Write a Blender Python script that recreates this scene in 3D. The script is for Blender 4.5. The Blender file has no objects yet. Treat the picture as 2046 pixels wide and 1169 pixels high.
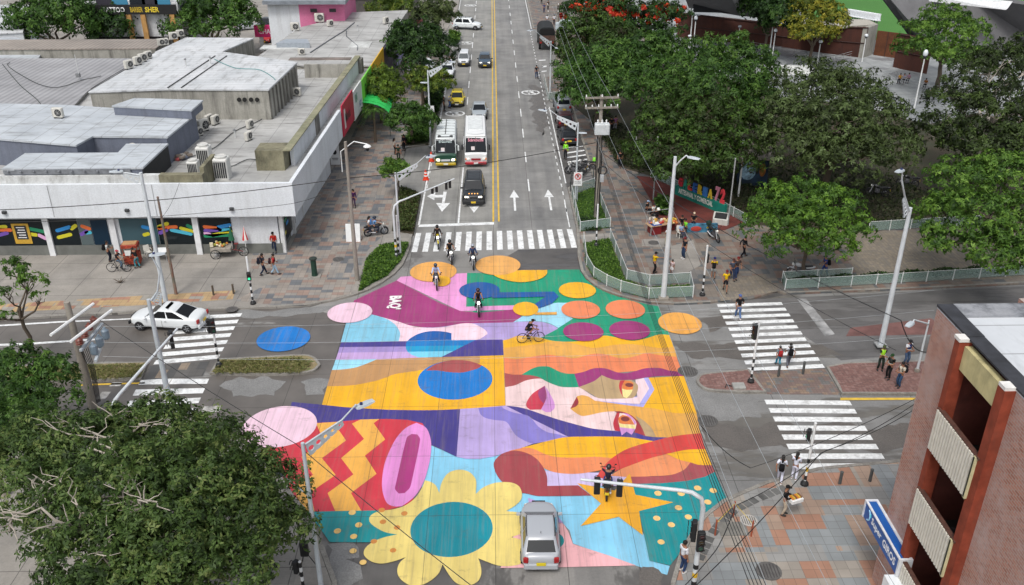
import bpy, bmesh, math, random
from mathutils import Vector, Matrix, Quaternion
R=math.radians; PI=math.pi
random.seed(7)
sc=bpy.context.scene; COL=sc.collection
# ---------------------------------------------------------------- survey camera (used to turn photo measurements into metres)
F=1790.; CX,CY=1023.,584.5; PIT=R(26.9); YAW=R(1.2); CH=28.
_cp,_sp,_cy,_sy=math.cos(PIT),math.sin(PIT),math.cos(YAW),math.sin(YAW)
_f=(_sy*_cp,_cy*_cp,-_sp); _r=(_cy,-_sy,0.); _u=(_sy*_sp,_cy*_sp,_cp)
def ray(px,py):
    x=(px-CX)/F; y=-(py-CY)/F
    return tuple(_f[i]+x*_r[i]+y*_u[i] for i in range(3))
def G(px,py,z=0.):
    d=ray(px,py); t=(z-CH)/d[2]
    return Vector((d[0]*t,d[1]*t,z))
def proj(v):
    w=(v[0],v[1],v[2]-CH)
    a=sum(w[i]*_f[i] for i in range(3)); b=sum(w[i]*_r[i] for i in range(3)); c=sum(w[i]*_u[i] for i in range(3))
    return CX+F*b/a, CY-F*c/a
def HT(base,ty):
    "height above base at which a vertical reaches photo row ty"
    lo,hi=0.,26.
    for _ in range(40):
        m=(lo+hi)/2
        if proj((base[0],base[1],base[2]+m))[1]>ty: lo=m
        else: hi=m
    return lo
def depth(v):
    w=(v[0],v[1],v[2]-CH); return sum(w[i]*_f[i] for i in range(3))
# ---------------------------------------------------------------- materials
def lin(c):
    return tuple((x/255/12.92 if x/255<=.04045 else ((x/255+.055)/1.055)**2.4) for x in c)+(1.,)
_M={}
def nt(name):
    m=bpy.data.materials.new(name); m.use_nodes=True
    n=m.node_tree.nodes; l=m.node_tree.links; b=n['Principled BSDF']
    return m,n,l,b
def N(n,t,**k):
    x=n.new(t)
    for a,v in k.items():
        if a.startswith('_'): x.inputs[int(a[1:])].default_value=v
        else: setattr(x,a,v)
    return x
def mixc(n,l,fac,a,b,mode='MIX'):
    x=n.new('ShaderNodeMix'); x.data_type='RGBA'; x.blend_type=mode
    for s,v in ((0,fac),(6,a),(7,b)):
        if hasattr(v,'links') or hasattr(v,'is_linked'): l.new(v,x.inputs[s])
        else: x.inputs[s].default_value=v
    return x.outputs[2]
def ramp(n,l,src,stops,mode='LINEAR'):
    x=n.new('ShaderNodeValToRGB'); x.color_ramp.interpolation=mode
    e=x.color_ramp.elements
    while len(e)<len(stops): e.new(.5)
    for i,(p,c) in enumerate(stops):
        e[i].position=p; e[i].color=c if len(c)==4 else tuple(c)+(1,)
    l.new(src,x.inputs[0]); return x.outputs[0]
def gpos(n): return n.new('ShaderNodeNewGeometry').outputs['Position']
def mapv(n,l,src,scale=(1,1,1),rot=(0,0,0),loc=(0,0,0)):
    x=n.new('ShaderNodeMapping'); x.inputs['Scale'].default_value=scale; x.inputs['Rotation'].default_value=rot; x.inputs['Location'].default_value=loc
    l.new(src,x.inputs[0]); return x.outputs[0]
def noise(n,l,vec,scale=1.,detail=4,rough=.6):
    x=n.new('ShaderNodeTexNoise'); x.inputs['Scale'].default_value=scale; x.inputs['Detail'].default_value=detail; x.inputs['Roughness'].default_value=rough
    l.new(vec,x.inputs['Vector']); return x.outputs[0]
def math_(n,l,op,a,b=None,c=None):
    x=n.new('ShaderNodeMath'); x.operation=op
    for i,v in enumerate((a,b,c)):
        if v is None: continue
        if hasattr(v,'is_linked'): l.new(v,x.inputs[i])
        else: x.inputs[i].default_value=v
    return x.outputs[0]
def M(rgb,rough=.6,metal=0.,var=.12,scale=3.,emit=0,spec=.5,dirt=0.):
    "painted / plain surface with slight mottling"
    k=(rgb,rough,metal,var,scale,emit,spec,dirt)
    if k in _M: return _M[k]
    m,n,l,b=nt('surface_%d_%d_%d'%rgb); c=lin(rgb)
    b.inputs['Roughness'].default_value=rough; b.inputs['Metallic'].default_value=metal
    b.inputs['Specular IOR Level'].default_value=spec
    if var>0:
        t=n.new('ShaderNodeTexCoord').outputs['Object']
        f=noise(n,l,t,scale)
        lo=tuple(x*(1-var*1.6) for x in c[:3])+(1,); hi=tuple(min(1,x*(1+var*.8)) for x in c[:3])+(1,)
        o=ramp(n,l,f,[(.3,lo),(.7,hi)])
        if dirt:
            g=noise(n,l,mapv(n,l,gpos(n),(1.3,1.3,.25)),1.1,6,.7)
            o=mixc(n,l,ramp(n,l,g,[(.5,(0,0,0)),(.72,(dirt,)*3)]),o,lin((70,66,60)))
        l.new(o,b.inputs['Base Color'])
    else: b.inputs['Base Color'].default_value=c
    if emit:
        b.inputs['Emission Color'].default_value=c; b.inputs['Emission Strength'].default_value=emit
    _M[k]=m; return m
def paint(rgb): return M(rgb,.28,0,.0,1,0,.6)
def cloth(rgb): return M(rgb,.9,0,.18,6,0,.2)
def metal(rgb,r=.45): return M(rgb,r,.0,.1,2.)
def glass(rgb=(18,22,26)): return M(rgb,.12,0,0,1,0,.28)
def subs(o,lv=1):
    m=o.modifiers.new('round','SUBSURF'); m.levels=lv; m.render_levels=lv; return o
# ---------------------------------------------------------------- mesh builder
class MB:
    def __init__(s): s.v=[]; s.f=[]; s.m=[]; s.mi=0; s.T=None
    def mat(s,i): s.mi=i; return s
    def add(s,vs,fs):
        o=len(s.v)
        if s.T is not None: vs=[s.T@Vector(p) for p in vs]
        s.v+= [tuple(p) for p in vs]
        s.f+= [tuple(i+o for i in f) for f in fs]; s.m+=[s.mi]*len(fs)
        return s
    def box(s,c,d,rz=0.,mt=None,bev=0.):
        x,y,z=d[0]/2,d[1]/2,d[2]/2
        if bev:
            b=min(bev,x*.9,y*.9); P=[(-x+b,-y),(x-b,-y),(x,-y+b),(x,y-b),(x-b,y),(-x+b,y),(-x,y-b),(-x,-y+b)]
            k=1-b/max(x,1e-6)*.6,1-b/max(y,1e-6)*.6
            v=[(p[0],p[1],-z) for p in P]+[(p[0],p[1],z-b) for p in P]+[(p[0]*k[0],p[1]*k[1],z) for p in P]
            f=[tuple(range(7,-1,-1)),tuple(range(16,24))]+[(j*8+i,j*8+(i+1)%8,(j+1)*8+(i+1)%8,(j+1)*8+i) for j in (0,1) for i in range(8)]
        else:
            v=[(a*x,b*y,e*z) for e in (-1,1) for a,b in ((-1,-1),(1,-1),(1,1),(-1,1))]
            f=[(3,2,1,0),(4,5,6,7),(0,1,5,4),(1,2,6,5),(2,3,7,6),(3,0,4,7)]
        cs,sn=math.cos(rz),math.sin(rz)
        if mt is not None: v=[mt@Vector(p) for p in v]
        v=[(p[0]*cs-p[1]*sn+c[0],p[0]*sn+p[1]*cs+c[1],p[2]+c[2]) for p in v]
        return s.add(v,f)
    def tube(s,pts,rad,n=8,cap=True):
        pts=[Vector(p) for p in pts]
        if not hasattr(rad,'__len__'): rad=[rad]*len(pts)
        vs=[];fs=[];prev=None
        for i,p in enumerate(pts):
            t=(pts[min(i+1,len(pts)-1)]-pts[max(i-1,0)])
            if t.length<1e-9: t=Vector((0,0,1))
            t.normalize()
            if prev is None:
                a=Vector((0,0,1)) if abs(t.z)<.9 else Vector((1,0,0)); u=t.cross(a).normalized()
            else:
                u=(prev-t*prev.dot(t))
                u=u.normalized() if u.length>1e-6 else t.orthogonal().normalized()
            prev=u; w=t.cross(u)
            for k in range(n):
                a=2*PI*k/n; vs.append(p+(u*math.cos(a)+w*math.sin(a))*rad[i])
        for i in range(len(pts)-1):
            for k in range(n): fs.append((i*n+k,i*n+(k+1)%n,(i+1)*n+(k+1)%n,(i+1)*n+k))
        if cap: fs+= [tuple(range(n-1,-1,-1)),tuple((len(pts)-1)*n+k for k in range(n))]
        return s.add(vs,fs)
    def cyl(s,c,r,h,n=12,axis='z'):
        a={'x':Vector((h/2,0,0)),'y':Vector((0,h/2,0)),'z':Vector((0,0,h/2))}[axis]; c=Vector(c)
        return s.tube([c-a,c+a],r,n)
    def lathe(s,c,prof,n=12):
        return s.tube_z(c,prof,n)
    def tube_z(s,c,prof,n=12):
        vs=[(c[0]+r*math.cos(2*PI*k/n),c[1]+r*math.sin(2*PI*k/n),c[2]+z) for r,z in prof for k in range(n)]
        m=len(prof)
        fs=[(i*n+k,i*n+(k+1)%n,(i+1)*n+(k+1)%n,(i+1)*n+k) for i in range(m-1) for k in range(n)]
        fs+=[tuple(range(n-1,-1,-1)),tuple((m-1)*n+k for k in range(n))]
        return s.add(vs,fs)
    def sph(s,c,r,n=10,m=6):
        if not hasattr(r,'__len__'): r=(r,r,r)
        vs=[(c[0],c[1],c[2]-r[2])]
        for j in range(1,m):
            t=PI*j/m
            vs+=[(c[0]+r[0]*math.sin(t)*math.cos(2*PI*k/n),c[1]+r[1]*math.sin(t)*math.sin(2*PI*k/n),c[2]-r[2]*math.cos(t)) for k in range(n)]
        vs.append((c[0],c[1],c[2]+r[2])); L=len(vs)-1
        fs=[(0,1+(k+1)%n,1+k) for k in range(n)]
        for j in range(m-2):
            for k in range(n):
                a=1+j*n; fs.append((a+k,a+(k+1)%n,a+n+(k+1)%n,a+n+k))
        a=1+(m-2)*n; fs+=[(L,a+k,a+(k+1)%n) for k in range(n)]
        return s.add(vs,fs)
    def prism(s,poly,z0,z1):
        poly=[(p[0],p[1]) for p in poly]; n=len(poly)
        ar=sum(poly[i][0]*poly[(i+1)%n][1]-poly[(i+1)%n][0]*poly[i][1] for i in range(n))
        if ar<0: poly=poly[::-1]
        vs=[(x,y,z0) for x,y in poly]+[(x,y,z1) for x,y in poly]
        fs=[tuple(range(n-1,-1,-1)),tuple(range(n,2*n))]+[(i,(i+1)%n,n+(i+1)%n,n+i) for i in range(n)]
        return s.add(vs,fs)
    def sheet(s,poly,z):
        poly=[(p[0],p[1]) for p in poly]; n=len(poly)
        ar=sum(poly[i][0]*poly[(i+1)%n][1]-poly[(i+1)%n][0]*poly[i][1] for i in range(n))
        if ar<0: poly=poly[::-1]
        return s.add([(x,y,z) for x,y in poly],[tuple(range(n))])
    def quad(s,a,b,c,d): return s.add([a,b,c,d],[(0,1,2,3)])
    def panel(s,a,b,c,d,t):
        "a slab of thickness t behind the quad abcd (outward normal by right hand)"
        a,b,c,d=map(Vector,(a,b,c,d)); nn=(b-a).cross(d-a).normalized()*t
        return s.add([a,b,c,d,a-nn,b-nn,c-nn,d-nn],[(0,1,2,3),(7,6,5,4),(0,4,5,1),(1,5,6,2),(2,6,7,3),(3,7,4,0)])
    def loft(s,rings,cap=True):
        n=len(rings[0]); vs=[p for r in rings for p in r]
        fs=[(i*n+k,i*n+(k+1)%n,(i+1)*n+(k+1)%n,(i+1)*n+k) for i in range(len(rings)-1) for k in range(n)]
        if cap: fs+=[tuple(range(n-1,-1,-1)),tuple((len(rings)-1)*n+k for k in range(n))]
        return s.add(vs,fs)
    def mesh(s,name,mats,smooth=0):
        me=bpy.data.meshes.new(name); me.from_pydata(s.v,[],s.f)
        for m in (mats if isinstance(mats,(list,tuple)) else [mats]): me.materials.append(m)
        me.polygons.foreach_set('material_index',s.m)
        if smooth:
            me.polygons.foreach_set('use_smooth',[True]*len(s.f))
            me.set_sharp_from_angle(angle=R(smooth))
        me.update(); return me
    def build(s,name,mats,parent=None,smooth=0):
        o=bpy.data.objects.new(name,s.mesh(name,mats,smooth)); COL.objects.link(o)
        if parent is not None: o.parent=parent
        return o
def tag(o,label=None,cat=None,group=None,kind=None):
    if label: o['label']=label
    if cat: o['category']=cat
    if group: o['group']=group
    if kind: o['kind']=kind
    return o
def thing(name,label,cat,loc=(0,0,0),rz=0.,group=None):
    o=bpy.data.objects.new(name,None); COL.objects.link(o); o.location=loc; o.rotation_euler=(0,0,rz); o.empty_display_size=.3
    return tag(o,label,cat,group)
def struct(o): o['kind']='structure'; return o
def dup(root,loc,rz=0.,label=None,group=None,scale=None):
    r=root.copy(); COL.objects.link(r); r.location=loc; r.rotation_euler=(0,0,rz)
    if scale: r.scale=scale
    if label: r['label']=label
    if group: r['group']=group
    for ch in list(root.children):
        c=ch.copy(); COL.objects.link(c); c.parent=r
        for g in ch.children:
            d=g.copy(); COL.objects.link(d); d.parent=c
    return r
_TX={}
def text_mb(mb,s,width,height,mtx,depth=.0,bold=0.):
    "lettering: fits width x height, centred, in the local xy plane of mtx"
    k=(s,bold)
    if k not in _TX:
        cu=bpy.data.curves.new('lettering','FONT'); cu.body=s; cu.resolution_u=2; cu.offset=bold; cu.extrude=.0
        o=bpy.data.objects.new('lettering',cu); COL.objects.link(o)
        dg=bpy.context.evaluated_depsgraph_get(); e=o.evaluated_get(dg); me=e.to_mesh()
        _TX[k]=([tuple(v.co) for v in me.vertices],[tuple(p.vertices) for p in me.polygons])
        e.to_mesh_clear(); bpy.data.objects.remove(o); bpy.data.curves.remove(cu)
    vs,fs=_TX[k]
    x0=min(v[0] for v in vs);x1=max(v[0] for v in vs);y0=min(v[1] for v in vs);y1=max(v[1] for v in vs)
    P=[mtx@Vector(((v[0]-(x0+x1)/2)/(x1-x0)*width,(v[1]-(y0+y1)/2)/(y1-y0)*height,0)) for v in vs]
    mb.add(P,fs)
def frame(o,x,n):
    "matrix with local x along x, local z along normal n, at o"
    x=Vector(x).normalized(); n=Vector(n).normalized(); y=n.cross(x).normalized()
    m=Matrix((x,y,n)).transposed().to_4x4(); m.translation=Vector(o); return m
def smooth_poly(P,n=6,closed=True,corner=48):
    "Catmull-Rom through points, keeping sharp turns sharp"
    P=[Vector((p[0],p[1])) for p in P]; L=len(P); out=[]
    def cor(i):
        a=P[i]-P[i-1]; b=P[(i+1)%L]-P[i]
        if a.length<1e-9 or b.length<1e-9: return True
        return abs(a.angle_signed(b,0))>R(corner)
    C=[cor(i) for i in range(L)]
    for i in range(L):
        p1=P[i];p2=P[(i+1)%L]
        m1=(p2-P[i-1])*.5 if not C[i] else (p2-p1)
        m2=(P[(i+2)%L]-p1)*.5 if not C[(i+1)%L] else (p2-p1)
        ln=(p2-p1).length
        for m in (m1,m2):
            if m.length>ln*1.2: m*= ln*1.2/m.length
        for k in range(n):
            t=k/n; t2=t*t;t3=t2*t
            out.append(p1*(2*t3-3*t2+1)+m1*(t3-2*t2+t)+p2*(3*t2-2*t3)+m2*(t3-t2))
    return out
# ---------------------------------------------------------------- camera, sky, sun
cam=bpy.data.cameras.new('camera'); co=bpy.data.objects.new('camera',cam); COL.objects.link(co)
co.location=(0,0,CH); co.rotation_euler=(PI/2-PIT,0,-YAW); cam.sensor_width=36.; cam.lens=36.*F/2046.; cam.clip_end=2000.; cam.clip_start=.5
sc.camera=co
w=bpy.data.worlds.new('World'); sc.world=w; w.use_nodes=True
wn=w.node_tree.nodes; wl=w.node_tree.links; sky=wn.new('ShaderNodeTexSky'); sky.sky_type='NISHITA'; sky.sun_disc=False
SE_,SA_=R(58),R(200)
sky.sun_elevation=SE_; sky.sun_rotation=SA_; sky.dust_density=4.; sky.ozone_density=.6; sky.air_density=1.
hs=wn.new('ShaderNodeHueSaturation'); hs.inputs['Saturation'].default_value=.35
wl.new(sky.outputs[0],hs.inputs['Color']); wl.new(hs.outputs[0],wn['Background'].inputs[0]); wn['Background'].inputs[1].default_value=.142
sl=bpy.data.lights.new('sun','SUN'); sl.energy=1.25; sl.angle=R(14); sl.color=(1,.965,.91)
so=bpy.data.objects.new('sun',sl); COL.objects.link(so)
sd=Vector((math.sin(SA_)*math.cos(SE_),math.cos(SA_)*math.cos(SE_),math.sin(SE_)))
so.rotation_euler=sd.to_track_quat('Z','Y').to_euler(); so.location=sd*80
sc.view_settings.view_transform='Standard'; sc.view_settings.look='None'; sc.view_settings.exposure=.35; sc.view_settings.gamma=1
sc.render.engine='CYCLES'; sc.cycles.max_bounces=6; sc.cycles.diffuse_bounces=3; sc.cycles.transparent_max_bounces=4; sc.cycles.use_denoising=True
# ---------------------------------------------------------------- ground surfaces
def slab_lines(n,l,pos,sx,sy,wd=.018,jit=True):
    s=n.new('ShaderNodeSeparateXYZ'); l.new(pos,s.inputs[0])
    def ln(v,per,off):
        a=math_(n,l,'FRACT',math_(n,l,'ADD',math_(n,l,'DIVIDE',v,per),off)); a=math_(n,l,'ABSOLUTE',math_(n,l,'SUBTRACT',a,.5))
        return math_(n,l,'LESS_THAN',a,wd/per)
    return math_(n,l,'MAXIMUM',ln(s.outputs[0],sx,.53),ln(s.outputs[1],sy,.31)), s
def road_mat(name,dry,wet,wetamt,stretch,lines=(3.1,4.5),seed=0.,lane=False,rough=(.85,.35)):
    m,n,l,b=nt(name); p=gpos(n)
    f1=noise(n,l,mapv(n,l,p,(.5,.5,.5),loc=(seed,0,0)),1.,5,.6)
    f2=noise(n,l,mapv(n,l,p,(9,9,9)),1.,3,.7)
    base=ramp(n,l,f1,[(.3,lin(tuple(x*.90 for x in dry))),(.7,lin(tuple(min(255,x*1.08) for x in dry)))])
    # each concrete slab its own tone
    sn=n.new('ShaderNodeVectorMath'); sn.operation='SNAP'; sn.inputs[1].default_value=(lines[0],lines[1],50.)
    l.new(mapv(n,l,p,loc=(-.08*lines[0]+lines[0]*.03,-.31*lines[1]+.5*lines[1],25)),sn.inputs[0])
    wn_=n.new('ShaderNodeTexWhiteNoise'); l.new(sn.outputs[0],wn_.inputs['Vector'])
    base=mixc(n,l,.55,base,ramp(n,l,wn_.outputs[0],[(0,(.72,.72,.72)),(1,(1.05,1.03,1.0))]),'MULTIPLY')
    base=mixc(n,l,.35,base,ramp(n,l,f2,[(.3,(.6,.6,.6)),(.7,(1.1,1.1,1.1))]),'MULTIPLY')
    wm=noise(n,l,mapv(n,l,p,stretch,loc=(seed*3,seed,0)),1.,6,.62)
    wmask=ramp(n,l,wm,[(1-wetamt-.02,(0,0,0)),(1-wetamt+.03,(1,1,1))])
    c=mixc(n,l,wmask,base,mixc(n,l,.5,lin(wet),base,'MULTIPLY'))
    c=mixc(n,l,wmask,c,mixc(n,l,ramp(n,l,f1,[(.35,(0,0,0)),(.65,(1,1,1))]),lin(wet),lin(tuple(x*1.18 for x in wet))))
    if lane:   # tyre darkening along the lanes and oil drips
        st=noise(n,l,mapv(n,l,p,(1.1,.035,1)),1.,4,.6)
        c=mixc(n,l,.7,c,ramp(n,l,st,[(.35,(.74,.74,.75)),(.62,(1.08,1.07,1.05))]),'MULTIPLY')
    # fine cracks
    vo=n.new('ShaderNodeTexVoronoi'); vo.feature='DISTANCE_TO_EDGE'; vo.inputs['Scale'].default_value=.23
    l.new(mapv(n,l,p,(1,1,1)),vo.inputs['Vector'])
    li,_=slab_lines(n,l,p,*lines)
    c=mixc(n,l,math_(n,l,'MULTIPLY',li,.7),c,lin((48,46,44)))
    l.new(c,b.inputs['Base Color'])
    l.new(ramp(n,l,wmask,[(0,(rough[0],)*3),(1,(rough[1],)*3)]),b.inputs['Roughness'])
    return m
MAT_ROAD=road_mat('avenue_concrete',(143,143,140),(96,94,92),.30,(.12,.05,1),lane=True,seed=2.)
MAT_ROADE=road_mat('avenue_concrete_worn',(132,132,131),(104,103,102),.36,(.16,.04,1),lane=True,seed=7.)
MAT_WEST=road_mat('west_street_damp',(132,131,129),(88,84,80),.60,(.09,.32,1),(3.9,3.4),seed=4.)
MAT_EAST=road_mat('east_street_damp',(130,130,129),(94,91,86),.47,(.08,.33,1),(3.9,3.4),seed=9.4)
MAT_ASPH=road_mat('old_asphalt',(92,90,89),(74,72,71),.45,(.1,.4,1),(40,40),seed=3.)
def plain_ground(name,a,b_,sc1=.6,sc2=14.,rough=.9,patch=None):
    m,n,l,b=nt(name); p=gpos(n)
    f=noise(n,l,p,sc1,6,.65); g=noise(n,l,p,sc2,3,.7)
    c=ramp(n,l,f,[(.32,lin(a)),(.68,lin(b_))])
    c=mixc(n,l,.6,c,ramp(n,l,g,[(.3,(.55,.55,.55)),(.7,(1.2,1.2,1.2))]),'MULTIPLY')
    if patch:
        h=noise(n,l,p,patch[1],5,.7); c=mixc(n,l,ramp(n,l,h,[(patch[2],(0,0,0)),(patch[2]+.08,(1,1,1))]),c,lin(patch[0]))
    l.new(c,b.inputs['Base Color']); b.inputs['Roughness'].default_value=rough
    bm=n.new('ShaderNodeBump'); bm.inputs['Strength'].default_value=.5; bm.inputs['Distance'].default_value=.05
    l.new(g,bm.inputs['Height']); l.new(bm.outputs[0],b.inputs['Normal'])
    return m
MAT_CONC=road_mat('pavement_concrete',(146,142,136),(112,108,103),.33,(.3,.3,1),(2.9,2.6),seed=5.,rough=(.9,.6))
MAT_KERB=plain_ground('kerb_concrete',(150,147,140),(120,116,110),1.2,9.)
MAT_GROUND=plain_ground('bare_ground',(104,98,88),(84,78,70),.3,8.)
MAT_GRASS=plain_ground('lawn',(46,84,32),(70,104,46),1.2,30.)
MAT_DRY=plain_ground('dry_grass',(150,132,104),(124,116,78),1.5,22.,patch=((84,96,52),1.6,.52))
MAT_RED=plain_ground('red_gravel',(112,52,44),(86,40,36),1.,26.)
MAT_PARK=plain_ground('park_soil',(52,58,38),(66,54,42),.5,14.)
MAT_PITCH=plain_ground('pitch_grass',(60,112,44),(72,124,50),.05,20.)
MAT_PLAZA=road_mat('plaza_concrete',(150,154,156),(120,123,126),.45,(.2,.2,1),(4,4),seed=6.)
def paver_mat(name,cols,wts,blk=(1.2,.4),tile=.4,rot=0.,mottle=.5):
    "tiled pavement: blocks of same-coloured tiles, thin joints, grime"
    m,n,l,b=nt(name); p=mapv(n,l,gpos(n),rot=(0,0,rot))
    def snap(v,inc,off=(0,0,0)):
        a=n.new('ShaderNodeVectorMath'); a.operation='SNAP'; a.inputs[1].default_value=inc; l.new(mapv(n,l,v,loc=off),a.inputs[0]); return a.outputs[0]
    def wh(v):
        a=n.new('ShaderNodeTexWhiteNoise'); l.new(v,a.inputs['Vector']); return a.outputs[0]
    A=wh(snap(p,(blk[0],blk[1],50),(0,0,25))); B=wh(snap(p,(blk[0]*.66,blk[1]*2,50),(.3,.1,25)))
    pick=math_(n,l,'GREATER_THAN',wh(snap(p,(blk[0]*2,blk[1]*3,50),(.7,.4,25))),.55)
    v=mixc(n,l,pick,A,B)
    st=[];acc=0
    for c,wt in zip(cols,wts): st.append((acc,lin(c))); acc+=wt
    c=ramp(n,l,v,st,'CONSTANT')
    T=wh(snap(p,(tile,tile,50),(0,0,25))); c=mixc(n,l,.5,c,ramp(n,l,T,[(0,(.78,.78,.78)),(1,(1.12,1.12,1.12))]),'MULTIPLY')
    g=noise(n,l,p,.35,6,.65); c=mixc(n,l,mottle,c,ramp(n,l,g,[(.35,(.62,.61,.6)),(.65,(1.12,1.12,1.1))]),'MULTIPLY')
    s=n.new('ShaderNodeSeparateXYZ'); l.new(p,s.inputs[0])
    def ln(x):
        a=math_(n,l,'FRACT',math_(n,l,'DIVIDE',x,tile)); a=math_(n,l,'ABSOLUTE',math_(n,l,'SUBTRACT',a,.5)); return math_(n,l,'GREATER_THAN',a,.5-.012/tile)
    li=math_(n,l,'MAXIMUM',ln(s.outputs[0]),ln(s.outputs[1]))
    c=mixc(n,l,math_(n,l,'MULTIPLY',li,.45),c,lin((70,66,62)))
    l.new(c,b.inputs['Base Color']); b.inputs['Roughness'].default_value=.75
    return m
MAT_PAVW=paver_mat('pavement_tiles_west',[(146,138,130),(142,122,112),(104,107,111),(138,133,128),(124,124,123)],[.30,.22,.22,.16,.10],(.8,.4),.4)
MAT_PAVE=paver_mat('pavement_tiles_east',[(128,119,110),(124,104,94),(92,95,97),(114,111,108)],[.30,.26,.24,.2],(.8,.4),.4)
MAT_PAVS=paver_mat('pavement_tiles_south',[(152,145,136),(160,121,101),(134,139,141),(142,142,140),(158,136,120)],[.24,.22,.24,.16,.14],(1.3,1.0),.5)
MAT_BRICKPAV=paver_mat('island_brick',[(128,94,88),(116,86,81),(136,106,100)],[.4,.3,.3],(.2,.1),.2)
MAT_PARKPAV=paver_mat('park_pavers',[(128,120,108),(136,126,112),(118,112,104)],[.4,.3,.3],(.25,.25),.25)
MAT_WHITE=M((222,224,224),.7,0,.14,5.,0,.3,.55); MAT_YEL=M((214,178,70),.7,0,.15,2.,0,.3,.3)
# base ground to the horizon
b=MB(); b.sheet([(-900,-300),(900,-300),(900,1500),(-900,1500)],-.06); struct(b.build('ground',MAT_GROUND))
def gp(pts,z=0.): return [G(x,y,z) for x,y in pts]
b=MB(); b.sheet([(-130,-6),(130,-6),(130,57.5),(-130,57.5)],-.008); struct(b.build('cross_street_bed',MAT_ASPH))
b=MB(); b.sheet([(-9,57.5),(.25,57.5),(.25,420),(-9,420)],-.004); struct(b.build('avenue_southbound',MAT_ROAD))
b=MB(); b.sheet([(.25,57.5),(9.5,57.5),(9.5,420),(.25,420)],-.003); struct(b.build('avenue_northbound',MAT_ROADE))
b=MB(); b.sheet(gp([(-60,646),(60,640),(265,629),(480,620),(617,614),(700,596),(710,600),(690,640),(645,810),(560,1000),(400,860),(60,834),(-60,830)]),0); struct(b.build('west_street',MAT_WEST))
b=MB(); b.sheet(gp([(1300,600),(1480,606),(1566,590),(2046,569),(2200,565),(2200,800),(1830,935),(1588,958),(1449,1008),(1440,1000),(1360,760)]),0); struct(b.build('east_street',MAT_EAST))
b=MB(); b.sheet(gp([(560,1000),(645,810),(800,850),(1380,800),(1449,1008),(1395,1062),(1350,1175),(1330,1260),(700,1260),(610,1040)]),.001); struct(b.build('avenue_south',road_mat('south_concrete',(130,129,127),(84,82,80),.5,(.25,.12,1),lane=True,seed=1.3)))
b=MB(); b.sheet(gp([(820,470),(1160,462),(1180,545),(1300,600),(1380,800),(900,800),(690,640),(620,614),(760,570),(806,534)]),.002); struct(b.build('junction_concrete',road_mat('junction_concrete',(134,133,131),(98,95,92),.4,(.25,.18,1),(3.1,4.5),seed=8.)))
b=MB(); b.sheet(gp([(1036,499),(1154,496),(1166,543),(1000,541),(1000,520)]),.004); struct(b.build('tarmac_patch',MAT_ASPH))
b=MB(); b.sheet(gp([(1470,600),(2046,572),(2046,690),(1680,720),(1560,640)]),.004); struct(b.build('east_tarmac',road_mat('east_tarmac',(104,103,103),(86,84,83),.5,(.06,.4,1),(60,3.5),seed=3.)))
b=MB(); b.sheet(gp([(1700,655),(1860,636),(1900,660),(1880,668),(1690,672)]),.006); struct(b.build('red_tarmac_strip',M((116,82,78),.8,0,.3,.6)))
# damp and dry stains on the carriageways, with ragged outlines
def stain(name,pts,mt,z=.009,amp=.35):
    P=[Vector((p.x,p.y)) for p in gp(pts)]; out=[]
    for i in range(len(P)):
        a,c=P[i],P[(i+1)%len(P)]; n=max(2,int((c-a).length/.35)); t=(c-a).normalized(); nn=Vector((-t.y,t.x))
        for k in range(n): out.append(a.lerp(c,k/n)+nn*amp*(random.random()-.5)*(1 if k else .3)+nn*amp*.8*math.sin(k*.7+i))
    b=MB(); b.sheet(out,z); struct(b.build(name,mt))
WET=plain_ground('damp_stain',(104,99,94),(92,88,84),.8,12.,.4); DRY=plain_ground('dry_stain',(134,134,133),(118,118,117),.8,12.,.85)
stain('damp_stain',[(1402,850),(1540,847),(1690,850),(1830,852),(1830,900),(1660,898),(1440,894)],WET)
stain('damp_stain',[(1352,688),(1500,684),(1640,690),(1690,712),(1560,716),(1375,716)],WET,amp=.2)
stain('damp_stain',[(1390,640),(1440,632),(1480,650),(1420,664)],WET,amp=.3)
stain('dry_stain',[(450,762),(520,756),(565,762),(548,790),(500,798),(455,790)],DRY); stain('dry_stain',[(600,764),(652,758),(648,786),(612,790)],DRY,amp=.25)
stain('dry_stain',[(470,622),(600,618),(690,606),(640,626),(560,634),(476,634)],DRY,amp=.2); stain('dry_stain',[(1290,745),(1390,742),(1480,788),(1520,795),(1520,840),(1400,836),(1385,800)],DRY,amp=.3)
stain('dry_stain',[(655,1088),(700,1086),(716,1110),(690,1118),(726,1130),(728,1160),(690,1180),(668,1150)],DRY,amp=.2); stain('damp_stain',[(1284,1132),(1300,1136),(1318,1150),(1326,1200),(1275,1200),(1270,1160)],WET,amp=.2)
stain('damp_stain',[(1056,168),(1088,176),(1096,250),(1082,272),(1066,240)],WET,amp=.3)
# kerbed pavements (raised 0.13)
def pave(name,poly,mt,z=.13,kerb=.16):
    b=MB(); b.prism([(p[0],p[1]) for p in poly],-.05,z); o=struct(b.build(name,mt)); return o
def kerb_line(name,pts,w_=.22,z=.14,closed=False,mt=None):
    P=[Vector((p[0],p[1])) for p in pts]; b=MB(); L=len(P); ring=[]
    for i,p in enumerate(P):
        a=P[i-1] if (i>0 or closed) else p; c=P[(i+1)%L] if (i<L-1 or closed) else p
        t=(c-a).normalized(); nn=Vector((-t.y,t.x))
        ring.append([(p.x-nn.x*w_*0,p.y-nn.y*w_*0,-.05),(p.x+nn.x*w_,p.y+nn.y*w_,-.05),(p.x+nn.x*w_,p.y+nn.y*w_,z),(p.x+nn.x*.02,p.y+nn.y*.02,z)])
    if closed: ring.append(ring[0])
    b.loft(ring,not closed); return struct(b.build(name,mt or MAT_KERB))
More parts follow.
